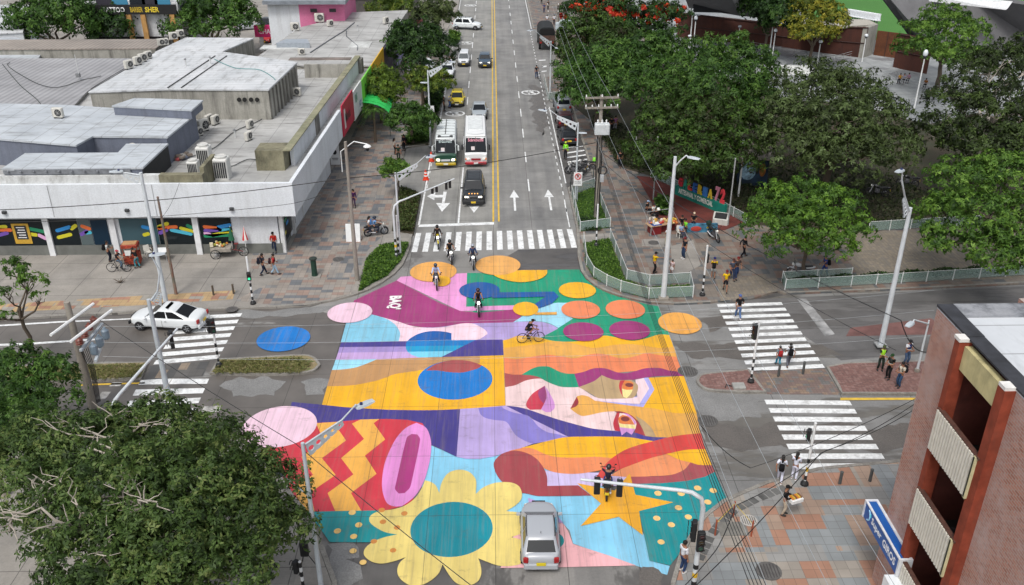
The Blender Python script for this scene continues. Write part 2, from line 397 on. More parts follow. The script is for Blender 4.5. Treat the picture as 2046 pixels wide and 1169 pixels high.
NWK=gp([(-60,645),(171,632),(265,627),(480,619),(560,616),(617,612),(665,603),(705,593),(738,581),(764,567),(788,550),(805,532),(815,510),(821,490),(823,476),(826,466),(842,388)])
BAYW=gp([(793,373),(811,297),(862,289)])
NWU=[Vector((-6.35,100,0)),Vector((-6.35,133.5,0)),Vector((-9,134.5,0)),Vector((-9,149,0)),Vector((-6.35,150,0)),Vector((-6.35,420,0))]
NW=NWK+BAYW+NWU
nwpoly=NW+[Vector((-140,420,0)),Vector((-140,48,0))]
pave('west_pavement',nwpoly,MAT_CONC)
kerb_line('west_kerb',[p for p in NW])
# tiled field of the west pavement
b=MB(); b.sheet([(p.x,p.y) for p in gp([(505,506),(575,505),(602,446),(655,350),(690,300),(735,205),(790,100),(905,100),(880,195),(858,286),(806,296),(790,372),(775,460),(735,500),(700,590),(610,610),(560,612),(470,600),(560,555),(500,535)],.13)],.134); struct(b.build('west_pavement_tiles',MAT_PAVW))
b=MB(); b.sheet([(p.x,p.y) for p in gp([(-60,612),(300,590),(470,580),(465,598),(300,609),(-60,628)],.13)],.136); struct(b.build('tactile_band',paver_mat('tactile_tiles',[(176,150,112),(160,120,100),(150,146,138)],[.5,.22,.28],(.8,.4),.4)))
NEK=gp([(1420,607),(1352,610),(1293,607),(1235,593),(1210,584),(1188,573),(1170,558),(1160,543),(1154,515),(1153,488)])+[Vector((6.55,66.2,0)),Vector((6.55,75.5,0)),Vector((7.2,76.6,0)),Vector((9.1,77,0)),Vector((9.1,103.2,0)),Vector((6.7,105,0)),Vector((6.7,117,0)),Vector((9.1,118.5,0)),Vector((9.1,149,0)),Vector((6.6,151,0)),Vector((6.6,420,0))]
nepoly=gp([(2200,562),(2046,568),(1836,579),(1566,589),(1552,584),(1500,600),(1440,604)])+NEK+[Vector((260,420,0)),Vector((260,56,0))]
pave('east_pavement',nepoly,MAT_PAVE)
kerb_line('east_kerb',NEK[::-1]); kerb_line('east_street_kerb',gp([(1566,589),(1836,579),(2046,568),(2200,562)]))
SEK=gp([(2100,880),(1779,930),(1700,937),(1639,943),(1588,957),(1537,970),(1486,991),(1449,1008),(1415,1035),(1395,1060),(1368,1108),(1350,1169)])+[Vector((7.2,20,0)),Vector((7.2,-6,0))]
pave('south_east_pavement',SEK+[Vector((130,-6,0)),Vector((130,32,0))],MAT_PAVS); kerb_line('south_east_kerb',SEK[::-1])
b=MB(); P_=[Vector((p.x,p.y)) for p in gp([(1560,965),(1500,988),(1455,1010),(1422,1040),(1403,1066),(1376,1118)],.14)]
for i in range(len(P_)-1):
    a,c=P_[i],P_[i+1]; t=(c-a).normalized(); nn=Vector((-t.y,t.x))*-1
    if nn.x<0: nn=-nn
    for k in range(int((c-a).length/.42)):
        q=a+t*(.42*k+.2)+nn*.38; b.box((q.x,q.y,.139),(.34,.42,.012),math.atan2(t.y,t.x))
struct(b.build('kerb_edge_blocks',M((96,96,94),.8,0,.3,1)))
SWK=gp([(-60,834),(60,829),(250,834),(400,845),(500,905),(555,960),(580,1000),(598,1020),(612,1045),(630,1080),(645,1120),(663,1169)])+[Vector((-6.6,20,0)),Vector((-6.6,-6,0))]
pave('south_west_pavement',SWK+[Vector((-130,-6,0)),Vector((-130,41,0))],MAT_CONC); kerb_line('south_west_kerb',SWK[::-1] if False else SWK,.24,.15)
# raised islands
def island(name,pts,mt,kw=.16):
    P=smooth_poly([(p.x,p.y) for p in gp(pts)],4)
    b=MB(); b.prism(P,-.05,.15); struct(b.build(name+'_kerb',MAT_KERB))
    c=Vector((sum(p.x for p in P)/len(P),sum(p.y for p in P)/len(P)))
    q=[]
    for i,p in enumerate(P):
        t=(P[(i+1)%len(P)]-P[i-1]).normalized(); nn=Vector((-t.y,t.x))
        ar=1 if sum(P[j].x*P[(j+1)%len(P)].y-P[(j+1)%len(P)].x*P[j].y for j in range(len(P)))>0 else -1
        q.append(p+nn*kw*ar)
    b=MB(); b.sheet(q,.156); struct(b.build(name,mt)); return q
ISL_B=island('median_verge',[(419,750),(437,720),(520,716),(609,712),(630,718),(641,732),(628,744),(602,749),(520,752)],MAT_DRY)
ISL_A=island('median_verge',[(-60,736),(60,733),(181,729),(297,726),(283,760),(181,764),(-60,770)],MAT_DRY)
island('median_paving',[(1391,762),(1402,751),(1440,746),(1496,741),(1531,787),(1470,787),(1416,783),(1397,774)],MAT_BRICKPAV)
b=MB(); b.sheet([(p.x,p.y) for p in gp([(1498,741),(1648,737),(1680,789),(1533,788)])],.012); struct(b.build('median_crossing_paving',paver_mat('median_tiles',[(122,104,98),(136,116,100),(110,108,106)],[.5,.2,.3],(.4,.2),.2)))
island('median_paving',[(1650,736),(1692,728),(1760,726),(1829,724),(1900,722),(1900,791),(1829,791),(1681,790)],MAT_BRICKPAV)
b=MB(); b.sheet([(p.x,p.y) for p in gp([(300,731),(420,722),(405,752),(283,760)])],.014); struct(b.build('median_gap_paving',paver_mat('gap_tiles',[(96,94,92),(140,126,110),(84,84,84)],[.5,.2,.3],(.8,.6),.4)))
# verges and beds
def bed(name,pts,mt,z=.16,zz=.13):
    b=MB(); b.prism([(p.x,p.y) for p in gp(pts,zz)],.0,z); return struct(b.build(name,mt))
bed('south_lawn',[(-60,838),(60,836),(250,836),(330,845),(180,866),(-60,872)],MAT_GRASS)
bed('corner_lawn',[(1143,391),(1187,375),(1218,455),(1160,463)],MAT_GRASS)
bed('corner_lawn',[(1167,487),(1217,478),(1249,560),(1296,576),(1378,570),(1382,592),(1296,597),(1240,582),(1186,556),(1172,530)],MAT_GRASS)
bed('red_gravel_bed',[(1272,352),(1300,354),(1345,372),(1485,435),(1490,443),(1448,460),(1400,462),(1340,452),(1310,430),(1300,400)],MAT_RED)
bed('park_ground',[(1235,332),(1300,352),(1350,384),(1445,424),(1480,448),(1720,462),(1850,452),(2200,440),(2200,300),(1800,180),(1500,130),(1120,130),(1130,200),(1180,240),(1215,290)],MAT_PARK,.15)
b=MB(); b.sheet([(p.x,p.y) for p in gp([(1490,452),(1720,464),(2100,458),(2100,555),(1720,566),(1690,500)],.13)],.137); struct(b.build('park_path',MAT_PARKPAV))
b=MB(); b.sheet([(p.x,p.y) for p in gp([(1555,582),(1440,602),(1432,560),(1530,548)],.13)],.137); struct(b.build('corner_ramp_paving',MAT_PARKPAV))
b=MB(); b.sheet([(p.x,p.y) for p in gp([(1160,470),(1222,465),(1224,478),(1164,486)],.13)],.137); b.sheet([(p.x,p.y) for p in gp([(1282,478),(1335,476),(1345,495),(1283,492)],.13)],.137); b.sheet([(p.x,p.y) for p in gp([(1340,492),(1385,480),(1400,530),(1345,560)],.13)],.138); struct(b.build('concrete_path',MAT_CONC))
b=MB(); b.sheet([(p.x,p.y) for p in gp([(1120,-20),(1300,60),(1290,120),(1400,135),(1560,200),(1850,250),(2100,220),(2100,-40)],.13)],.139); struct(b.build('stadium_apron',MAT_PLAZA))
bed('plaza',[(1290,118),(1500,85),(1700,105),(1830,150),(2000,215),(1850,250),(1700,205),(1560,200),(1400,135)],MAT_PLAZA,.2)
b=MB(); b.sheet([(56,140),(90,140),(170,330),(56,330)],.22); struct(b.build('pitch',MAT_PITCH))
b=MB(); b.sheet([(p.x,p.y) for p in gp([(1108,292),(1168,284),(1178,342),(1136,386)])],.0); b.sheet([(p.x,p.y) for p in gp([(1100,216),(1140,212),(1180,340),(1138,390)])],.001); struct(b.build('parking_bay',MAT_ASPH))
# planter strips on the west pavement
bed('west_planter_soil',[(783,462),(826,468),(841,390),(797,374)],MAT_PARK,.2)
bed('west_lawn',[(716,583),(735,571),(772,552),(800,522),(814,494),(815,486),(760,492),(733,520)],MAT_GRASS,.18)
bed('west_planter_soil',[(800,292),(856,288),(884,196),(846,196),(826,260)],MAT_PARK,.2)
# ---------------------------------------------------------------- painted markings
def mark(name,polys,mt=MAT_WHITE,z=.012):
    b=MB()
    for q in polys: b.sheet([(p[0],p[1]) for p in q],z)
    return struct(b.build(name,mt))
def rect(x0,y0,x1,y1): return [(x0,y0),(x1,y0),(x1,y1),(x0,y1)]
def bars(TL,TR,BR,BL,n,frac,along=True):
    TL,TR,BR,BL=[G(*p) for p in (TL,TR,BR,BL)]; out=[]
    for i in range(n):
        a=i/(n-1+frac) ; c=(i+frac)/(n-1+frac)
        if along: out.append([TL.lerp(TR,a),TL.lerp(TR,c),BL.lerp(BR,c),BL.lerp(BR,a)])
        else: out.append([TL.lerp(BL,a),TR.lerp(BR,a),TR.lerp(BR,c),TL.lerp(BL,c)])
    return out
mark('north_crosswalk_bars',bars((831,466),(1143,458),(1153,495),(822,504),16,.53))
mark('west_crosswalk_bars',bars((368,633),(484,626),(436,717),(306,729),7,.55,False)+bars((283,757),(418,757),(388,826),(240,838),4,.55,False))
mark('east_crosswalk_bars',bars((1432,608),(1561,604),(1648,735),(1497,743),11,.52,False)+bars((1527,799),(1697,801),(1780,937),(1596,938),8,.56,False))
mark('faded_bars',[gp([(225,764),(245,764),(240,772),(218,772)]),gp([(205,783),(222,783),(210,798),(190,798)]),gp([(408,812),(442,811),(438,823),(402,824)])],M((176,174,170),.8,0,.4,2.))
mark('faded_lane_bar',[gp([(1592,597),(1610,597),(1668,668),(1648,672)])],M((150,150,150),.8,0,.4,1.))
mark('west_edge_line',[gp([(-60,653),(120,642),(270,636),(270,638),(120,645),(-60,656)]),gp([(-60,690),(60,685),(205,676),(205,679),(60,689),(-60,694)])],MAT_WHITE)
mark('yellow_kerb_line',[gp([(1679,795),(1900,795),(1900,799),(1679,800)]),gp([(160,768),(290,764),(290,767),(160,771)])],MAT_YEL)
mark('centre_lines',[rect(-.17,68,-.03,400),rect(.28,68,.42,400)],MAT_YEL)
mark('stop_line',[gp([(838,449),(987,444),(987,449),(836,454)])])
mark('lane_line',[gp([(914,447),(917.5,447),(927,335),(924.5,335)]),gp([(835,450),(839,450),(865,300),(862.5,300)])])
d=[]
for y in range(88,400,8): d.append(rect(-3.16,y,-3.04,y+3.6))
for y in range(74,400,8): d.append(rect(3.05,y+1,3.17,y+4.2))
for y in range(70,150,2): d.append(rect(6.02,y,6.12,y+.9))
for y in range(76,150,2): d.append(rect(-6.08,y,-5.98,y+.9))
mark('lane_dashes',d)
mark('edge_lines',[rect(6.3,151,6.4,400),rect(-6.2,150,-6.1,400),rect(-6.0,98,-5.9,113),rect(6.45,77,6.56,103),rect(6.0,66.7,6.1,72)])
mark('bay_hatching',[gp([(1128+i*2,296+i*9),(1166+i*3,290+i*9),(1166+i*3,292.5+i*9),(1128+i*2,298.5+i*9)]) for i in range(6)])
def arrow(c,L,up=1):
    x,y=c; return [[(x-.09,y-up*L/2),(x+.09,y-up*L/2),(x+.09,y+up*L*.12),(x-.09,y+up*L*.12)],[(x-.42,y+up*L*.12),(x+.42,y+up*L*.12),(x,y+up*L*.5)]]
A=[]
for c in (G(1028,400),G(1098,399)): A+=arrow((c.x,c.y),5.0)
c=G(886,401); x,y=c.x,c.y
A+=[[(x-.1,y+2.2),(x+.1+.1,y+2.2),(x+.12,y-.6),(x-.1,y-.6)],[(x-.6,y-.6),(x+.6,y-.6),(x,y-2.6)],[(x-.1,y+1.4),(x-.8,y+1.4),(x-.8,y+.75),(x-.1,y+.75)],[(x-.8,y+2.1),(x-.8,y+.1),(x-1.5,y+1.1)]]
c=G(948,402); x,y=c.x,c.y; A+=[[(x-.1,y+2.2),(x+.1,y+2.2),(x+.1,y-1),(x-.1,y-1)],[(x-.5,y-1),(x+.5,y-1),(x,y-2.7)]]
mark('lane_arrows',A)
def ring_mark(c,r,a0=0,w=.22,n=28):
    return [[(c.x+rr*math.cos(t),c.y+rr*math.sin(t)*1.0) for rr,t in ((r,2*PI*i/n),(r,2*PI*(i+1)/n),(r-w,2*PI*(i+1)/n),(r-w,2*PI*i/n))] for i in range(n)]
mk=[]
for p in ((909,227),(931,86),(940,11),(1060,185)):
    c=G(*p); mk+=ring_mark(c,1.15)
    mk+=[[(c.x-.8,c.y+.55),(c.x-.6,c.y+.8),(c.x+.8,c.y-.55),(c.x+.6,c.y-.8)],[(c.x-.3,c.y-.6),(c.x-.1,c.y-.6),(c.x-.1,c.y+.6),(c.x-.3,c.y+.6)],[(c.x-.1,c.y+.6),(c.x+.4,c.y+.6),(c.x+.4,c.y),(c.x-.1,c.y)]]
mark('no_parking_roundels',mk)
mark('bay_letters',[gp([(1083,132),(1092,131),(1092,134),(1083,135)]),gp([(1083,136),(1085,136),(1085,131),(1083,131)]),gp([(1082,142),(1092,141),(1092,143),(1082,144)]),gp([(1076,120),(1090,119),(1090,121),(1077,122)])])
# manhole covers
for i,(px,py,r,z,lb) in enumerate([(676,518,.42,.14,'round iron manhole cover in the west pavement by the green post'),(463,618,.4,.14,'dark manhole cover beside the west kerb'),(1306,485,.42,.14,'manhole cover in the concrete pad behind the vendor stall'),(1414,841,.55,.012,'large round manhole cover east of the mural on tarmac'),(1374,742,.6,.012,'wide round drain cover near the tip of the brick island'),(1536,1141,.55,.14,'dark manhole cover in the orange paving at lower right'),(1496,1040,.4,.14,'pale round cover on the corner pavement beside the cable')]):
    c=G(px,py,z); b=MB(); b.cyl((c.x,c.y,z+.006),r,.02,20); b.mat(1)
    for k in range(-3,4): b.box((c.x+k*r*.24,c.y,z+.019),(r*.07,1.5*math.sqrt(max(.05,r*r-(k*r*.24)**2)),.008))
    tag(b.build('manhole_cover',[M((92,90,88),.7,0,.2,4) if i!=6 else M((176,172,166),.8),M((60,58,57),.7)]),lb,'manhole cover','manhole covers')
# ---------------------------------------------------------------- the street mural: one thing, every painted form a part
def mural_mat(rgb):
    k=('mural',rgb)
    if k in _M: return _M[k]
    m,n,l,b=nt('mural_paint_%d_%d_%d'%rgb); p=gpos(n)
    gm=sum(rgb)/3; rgb=tuple(int(x*.94+gm*.06) for x in rgb); c0=lin(rgb)
    f=noise(n,l,mapv(n,l,p,(.5,.5,1)),1.,5,.65)
    c=ramp(n,l,f,[(.3,tuple(x*.86 for x in c0[:3])),(.7,tuple(min(1,x*1.06) for x in c0[:3]))])
    # brushed concrete grain showing through, running along the avenue
    g=noise(n,l,mapv(n,l,p,(7.,.25,1)),1.,4,.7)
    c=mixc(n,l,ramp(n,l,g,[(.48,(0,0,0)),(.75,(.40,.40,.40))]),c,lin((132,118,104)))
    t=noise(n,l,mapv(n,l,p,(.9,1.6,1),loc=(3,1,0)),1.,6,.75)
    c=mixc(n,l,ramp(n,l,t,[(.57,(0,0,0)),(.78,(.6,.6,.6))]),c,lin((92,80,70)))
    q=noise(n,l,mapv(n,l,p,(5,5,5)),1.,3,.8); c=mixc(n,l,ramp(n,l,q,[(.68,(0,0,0)),(.76,(.45,.45,.45))]),c,lin((62,54,50)))
    y=noise(n,l,mapv(n,l,p,(1.3,.05,1),loc=(9,2,0)),1.,3,.6); c=mixc(n,l,.55,c,ramp(n,l,y,[(.36,(.74,.73,.72)),(.6,(1.03,1.03,1.03))]),'MULTIPLY')
    li,_=slab_lines(n,l,p,3.1,4.5,.014)
    c=mixc(n,l,math_(n,l,'MULTIPLY',li,.62),c,lin((54,48,46)))
    l.new(c,b.inputs['Base Color'])
    r=noise(n,l,p,.4,4,.6); l.new(ramp(n,l,r,[(.35,(.62,)*3),(.65,(.42,)*3)]),b.inputs['Roughness'])
    _M[k]=m; return m
VW={'1':(1000,700,5.0825),'2':(640,590,5.0825),'3':(480,780,5.0825),'4':(840,800,5.0825),'5':(1100,880,4.045),'6':(600,939,5.0825),'A':(450,500,4.088),'B':(900,500,4.088),'D':(950,780,3.005),'P':(0,0,1)}
mural=thing('street_mural','large multicoloured geometric mural painted over the whole road junction','mural',(0,45,0))
_mz=[.006]
def ms(nm,rgb,view,pts,sm=5):
    ox,oy,s=VW[view]; P=[G(ox+x/s,oy+y/s) for x,y in pts]
    P=smooth_poly(P,sm) if sm else P
    b=MB(); _mz[0]+=.00045; b.sheet([(p[0],p[1]-45) for p in P],_mz[0]); return b.build(nm,mural_mat(rgb),mural)
def mc(nm,rgb,view,x0,y0,x1,y1,par=None):
    ox,oy,s=VW[view]; x0,x1=ox+x0/s,ox+x1/s; y0,y1=oy+y0/s,oy+y1/s; xm=(x0+x1)/2
    a,b_=G(xm,y0),G(xm,y1); c=(a+b_)/2; q=proj((c.x,c.y,0)); ry=(a-b_).length/2; d=depth(c); rx=(x1-x0)/2*d/F
    b=MB(); _mz[0]+=.00045; b.sheet([(c.x+rx*math.cos(2*PI*k/44),c.y-45+ry*math.sin(2*PI*k/44)) for k in range(44)],_mz[0]); return b.build(nm,mural_mat(rgb),mural)
YE=(240,176,18); AM=(226,164,70); SA=(232,128,82); GR=(8,150,112); MG=(160,48,116); PK=(228,150,206); PP=(240,204,218); LB=(130,200,232); IN=(66,56,140); LV=(172,152,208); TE=(0,142,148); BR=(166,72,74)
# ground colours
ms('blue_field',LB,'P',[(850,885),(912,912),(1000,905),(1240,985),(1290,1075),(1299,1121),(1338,1131),(1333,1149),(1255,1126),(1145,1086),(1138,1060),(1110,1030),(980,1050),(840,1010)],0)
ms('yellow_field',YE,'B',[(430,735),(540,700),(640,700),(740,715),(1300,600),(1790,692),(1850,880),(440,900)],0)
ms('green_field',GR,'B',[(128,187),(360,185),(790,162),(1055,158),(1070,190),(1110,225),(1180,280),(1280,335),(1400,385),(1560,432),(1700,460),(1722,520),(1790,692),(1700,690),(1600,720),(1480,740),(1350,712),(1260,698),(1170,715),(1060,742),(930,748),(820,738),(740,715),(600,660),(128,460)])
ms('pink_field',PK,'A',[(1400,248),(1435,217),(1975,187),(1968,462),(2360,450),(2350,487),(1920,498)],0)
ms('lavender_field',LV,'B',[(-300,640),(0,600),(500,588),(620,582),(740,585),(830,610),(880,640),(740,715),(640,702),(540,702),(430,737),(-100,742)],3)
ms('sky_blue_field',(150,208,230),'B',[(500,590),(580,545),(720,474),(840,433),(965,430),(915,490),(1000,560),(880,636),(820,602),(740,583),(620,580)],3)
ms('magenta_field',MG,'A',[(1050,412),(1400,248),(1920,497),(2350,485),(2400,520),(2420,545),(2350,590),(2044,597),(1920,602),(1800,622),(1650,632),(1450,605),(1300,560),(1190,525),(1050,480)],3)
ms('pale_pink_band',PP,'2',[(520,195),(620,222),(780,265),(900,305),(1000,325),(1130,332),(1250,325),(1350,305),(1450,287),(1550,290),(1640,330),(1690,370),(1697,395),(1580,457),(1330,470),(800,472),(520,472)])
ms('light_blue_shape',(126,196,224),'2',[(262,285),(520,195),(620,222),(700,255),(770,310),(810,380),(805,430),(795,472),(209,478)])
ms('indigo_stripe',IN,'2',[(212,478),(900,468),(1400,460),(1400,520),(195,528)],0)
ms('lavender_stripe',(160,138,202),'2',[(195,528),(1400,516),(1300,575),(180,585)],0)
ms('lilac_stripe',(196,162,216),'2',[(180,585),(1300,568),(1225,632),(600,652),(155,657)],0)
ms('yellow_field',YE,'2',[(16,1116),(70,925),(120,757),(575,655),(1225,630),(1620,619),(1860,612),(1880,1128),(1846,1130),(1416,1159),(1220,1168),(950,1170),(687,1166),(287,1144)],0)
ms('indigo_wedge',IN,'2',[(1225,630),(1580,455),(1850,452),(1859,608)],0)
ms('tan_wave',(190,142,88),'2',[(118,760),(200,757),(350,737),(480,692),(575,654),(1225,629),(1620,620),(1620,690),(1300,740),(1040,760),(900,780),(750,805),(600,860),(450,895),(300,918),(70,927)])
ms('ice_blue_wedge',(150,216,240),'2',[(155,656),(578,650),(480,692),(350,737),(200,757),(119,760)])
ms('deep_blue_shape',(6,86,166),'2',[(876,475),(920,435),(1000,392),(1100,368),(1200,366),(1280,375),(1332,388),(1332,470)])
ms('blue_stripe',(0,116,190),'2',[(880,468),(1332,459),(1582,455),(1458,514),(868,521),(870,495)],0)
ms('cyan_stripe',(0,150,200),'2',[(868,520),(1460,512),(1350,570),(888,577),(872,550)],0)
ms('ice_blue_stripe',(112,204,234),'2',[(886,576),(1350,569),(1228,630),(1000,634),(930,608)],0)
mc('blue_circle',(0,116,200),'2',990,662,1748,1062)
ms('brick_crescent',BR,'2',[(1075,768),(1110,740),(1180,700),(1300,666),(1400,660),(1500,668),(1580,690),(1642,714),(1600,745),(1500,775),(1420,788),(1300,782),(1180,765)])
# north-east forms
ms('amber_wave',AM,'B',[(431,800),(700,770),(850,745),(1000,762),(1170,800),(1340,775),(1500,770),(1700,800),(1828,790),(1855,900),(440,910)])
ms('salmon_wave',SA,'B',[(438,880),(530,892),(620,880),(780,855),(900,868),(1020,885),(1150,850),(1250,850),(1400,885),(1540,860),(1600,842),(1720,860),(1845,872),(1895,1000),(1790,985),(1680,975),(1015,1030),(590,1030),(442,1020)])
ms('brick_wave',BR,'1',[(40,232),(120,248),(222,250),(330,258),(440,290),(350,292),(250,312),(150,357),(48,377)])
ms('face_shape',(232,202,202),'1',[(48,377),(150,357),(250,312),(350,292),(430,296),(600,370),(790,375),(1010,492),(1390,490),(1450,580),(1150,618),(1180,640),(1205,830),(950,803),(800,768),(600,713),(430,658),(250,598),(100,572),(52,570)])
ms('amber_field',AM,'1',[(715,585),(775,470),(830,458),(900,475),(1000,520),(1390,545),(1560,590),(1990,640),(2033,862),(1700,892),(1480,875),(1400,720),(1200,622),(1050,630),(850,670),(790,655),(710,598)])
ms('yellow_field',YE,'1',[(1440,285),(1862,262),(1992,645),(1760,640),(1560,592),(1440,582)],0)
ms('periwinkle_edge',(168,166,228),'1',[(1440,285),(1500,278),(1562,400),(1450,579),(1320,565),(1000,520),(1400,470)],0)
ms('face_shape',(236,206,212),'1',[(1370,300),(1455,285),(1510,390),(1410,550),(960,515),(900,475),(1010,486),(1390,480)],0)
ms('green_wave',GR,'1',[(215,250),(300,200),(370,172),(430,165),(500,172),(600,220),(680,240),(752,240),(795,376),(700,378),(600,370),(480,325),(400,280),(320,258)])
ms('plum_wave',(150,42,110),'1',[(750,242),(850,220),(930,190),(1010,182),(1080,190),(1180,225),(1260,235),(1350,220),(1450,190),(1540,180),(1630,185),(1720,210),(1840,225),(1856,265),(1700,262),(1560,268),(1440,285),(1320,305),(1180,305),(1100,285),(1028,255),(960,310),(880,345),(795,376)])
ms('tan_eye_socket',(182,154,112),'1',[(795,376),(880,345),(960,310),(1028,255),(1100,285),(1180,305),(1330,303),(1390,350),(1395,400),(1370,460),(1330,488),(1015,493),(930,450)])
ms('eye',(196,44,58),'1',[(1215,310),(1268,308),(1235,360),(1232,420),(1247,482),(1215,420),(1204,360)])
ms('eye',(228,128,58),'1',[(1262,310),(1320,315),(1350,340),(1342,402),(1280,404),(1235,392),(1240,350)])
mc('pupil',(128,48,46),'1',1267,335,1348,376)
ms('eye',(240,224,146),'1',[(1235,392),(1280,404),(1342,402),(1320,450),(1280,489),(1247,472)])
ms('mouth',(200,48,72),'1',[(450,362),(467,480),(412,605),(300,607),(262,570),(270,520),(330,440)])
ms('mouth',(152,58,116),'1',[(450,362),(467,480),(438,545),(395,490),(385,420)])
ms('mouth',(208,142,210),'1',[(455,370),(500,440),(545,530),(548,590),(510,630),(460,632),(413,603),(467,483)])
ms('nose',(156,42,56),'1',[(775,475),(793,530),(770,570),(709,597)])
ms('eye',(182,154,112),'1',[(1370,670),(1450,715),(1530,790),(1580,882),(1470,875),(1430,780)])
ms('eye',(168,52,62),'1',[(1150,622),(1240,628),(1350,678),(1430,780),(1472,875),(1360,840),(1378,740),(1300,660)])
ms('eye',(196,42,60),'1',[(1180,635),(1212,640),(1197,720),(1216,828),(1160,818),(1145,740)])
ms('eye',(240,214,200),'1',[(1210,640),(1300,657),(1376,730),(1372,800),(1215,800),(1197,720)])
ms('eye',(226,122,54),'1',[(1200,690),(1240,660),(1310,680),(1362,760),(1240,752),(1202,740)])
mc('pupil',(128,48,46),'1',1222,676,1310,726)
ms('eye',(240,224,146),'1',[(1203,740),(1240,754),(1365,764),(1368,806),(1214,792)])
ms('indigo_wave',IN,'1',[(0,575),(100,570),(250,596),(430,656),(600,711),(800,766),(950,801),(1200,826),(1360,840),(1500,880),(1700,890),(1650,915),(1560,928),(1430,907),(1300,887),(1100,880),(850,882),(680,885),(560,857),(470,832),(400,777),(340,712),(280,667),(130,647),(40,607)])
ms('eye',(208,142,210),'1',[(1208,785),(1370,803),(1332,862),(1280,830),(1230,870)],0)
ms('eye',(208,142,210),'1',[(1240,640),(1310,660),(1380,740),(1362,762),(1330,700)])
# southern forms
ms('indigo_field',(62,54,134),'3',[(525,122),(830,151),(1100,179),(1500,201),(1800,207),(2033,204),(2232,194),(2197,680),(1940,557),(1900,400),(1780,340),(900,335),(775,340),(500,200)],0)
ms('lavender_field',(178,158,212),'4',[(403,92),(590,80),(865,58),(1500,375),(1140,447),(960,512),(830,547),(750,573),(600,599),(470,598),(367,578)],0)
ms('violet_wave',(128,118,196),'4',[(588,82),(825,65),(850,90),(960,132),(1080,155),(1130,190),(1200,272),(1290,327),(1390,347),(1492,377),(1300,411),(1140,447),(1050,410),(970,360),(920,290),(890,240),(850,215),(740,202),(660,182),(610,145)])
ms('lavender_field',(202,186,228),'5',[(-80,240),(80,268),(180,272),(260,262),(400,265),(620,290),(650,372),(0,374),(-80,374)],0)
ms('yellow_wave',YE,'1',[(215,993),(330,965),(560,905),(680,886),(850,881),(1100,880),(1300,887),(1430,907),(1562,928),(1400,985),(1300,1010),(1200,1080),(1100,1130),(950,1100),(650,1110),(400,1060)])
ms('orange_wave',(232,136,84),'4',[(900,517),(1050,487),(1150,498),(1250,545),(1350,575),(1450,585),(1650,585),(1780,578),(1960,592),(1890,690),(1720,735),(1560,752),(1400,742),(1290,712),(1200,660),(1000,560)])
ms('brick_bulb',(160,62,70),'4',[(744,665),(760,610),(830,547),(950,515),(1080,540),(1180,600),(1250,690),(1285,780),(1288,874),(1600,868),(1737,972),(1200,977),(1080,952),(950,930),(830,832),(770,750)])
ms('orange_wave',(232,142,90),'5',[(935,115),(1040,160),(1130,182),(1080,240),(980,282),(800,294),(640,300),(480,290),(560,240),(620,215),(800,150)])
ms('yellow_wave',YE,'5',[(935,113),(1100,80),(1250,73),(1305,207),(1200,202),(1130,182),(1040,160)])
ms('brick_wave',(164,74,80),'5',[(1130,182),(1200,202),(1305,205),(1330,257),(1250,297),(1100,332),(900,350),(650,355),(640,298),(850,294),(980,282),(1080,240)])
ms('red_wave',(216,62,56),'5',[(372,295),(430,215),(500,145),(600,82),(700,45),(837,8),(948,-20),(1080,-42),(1214,-53),(1250,74),(1100,80),(950,110),(800,150),(620,215),(500,265),(440,320)])
ms('teal_field',TE,'5',[(650,357),(900,350),(1100,332),(1250,297),(1327,258),(1422,470),(1222,625),(1100,850),(966,1014),(800,977),(715,580)],0)
ms('pink_field',(232,172,178),'P',[(1060,1010),(1096,1026),(1126,1048),(1136,1065),(1144.5,1088),(1219,1112),(1271,1131),(1100,1135),(1000,1136),(1035,1050)],0)
ms('lilac_wedge',(182,152,210),'P',[(1055,996),(1096,1010),(1126,1047),(1106,1043),(1060,1030)],0)
mc('teal_dot',TE,'P',1093,1066,1127,1096)
ms('star',(238,170,28),'5',[(640,270),(685,443),(992,505),(715,576),(746,771),(550,622),(243,697),(408,515),(215,350),(520,410)],0)
for x,y in ((868,432),(1055,434),(1188,390),(1314,410),(1270,503),(1033,549),(858,634),(1113,624),(976,687),(893,826)): mc('dot',(240,196,120),'5',x-29,y-20,x+29,y+20)
ms('red_field',(206,48,64),'3',[(200,800),(250,640),(330,570),(560,500),(720,420),(770,337),(1000,324),(1200,304),(1500,296),(1700,306),(1850,340),(1900,420),(1750,1150),(1620,1190),(1490,1224),(685,1239),(590,1200),(480,1060),(330,950)],0)
ms('zigzag',(236,172,70),'3',[(770,340),(1000,325),(955,345),(1075,515),(830,695),(970,865),(710,1045),(757,1236),(685,1240),(640,1215),(575,1090),(560,990),(640,935),(740,865),(620,685),(850,515)],0)
ms('zigzag',(236,172,70),'3',[(1135,345),(1220,303),(1412,298),(1355,340),(1473,505),(1267,670),(1385,855),(1125,1050),(1232,1232),(967,1236),(888,1050),(1150,860),(1025,695),(1258,500)],0)
ms('teal_field',TE,'6',[(72,432),(400,424),(880,416),(990,660),(790,742),(300,740),(180,570)],0)
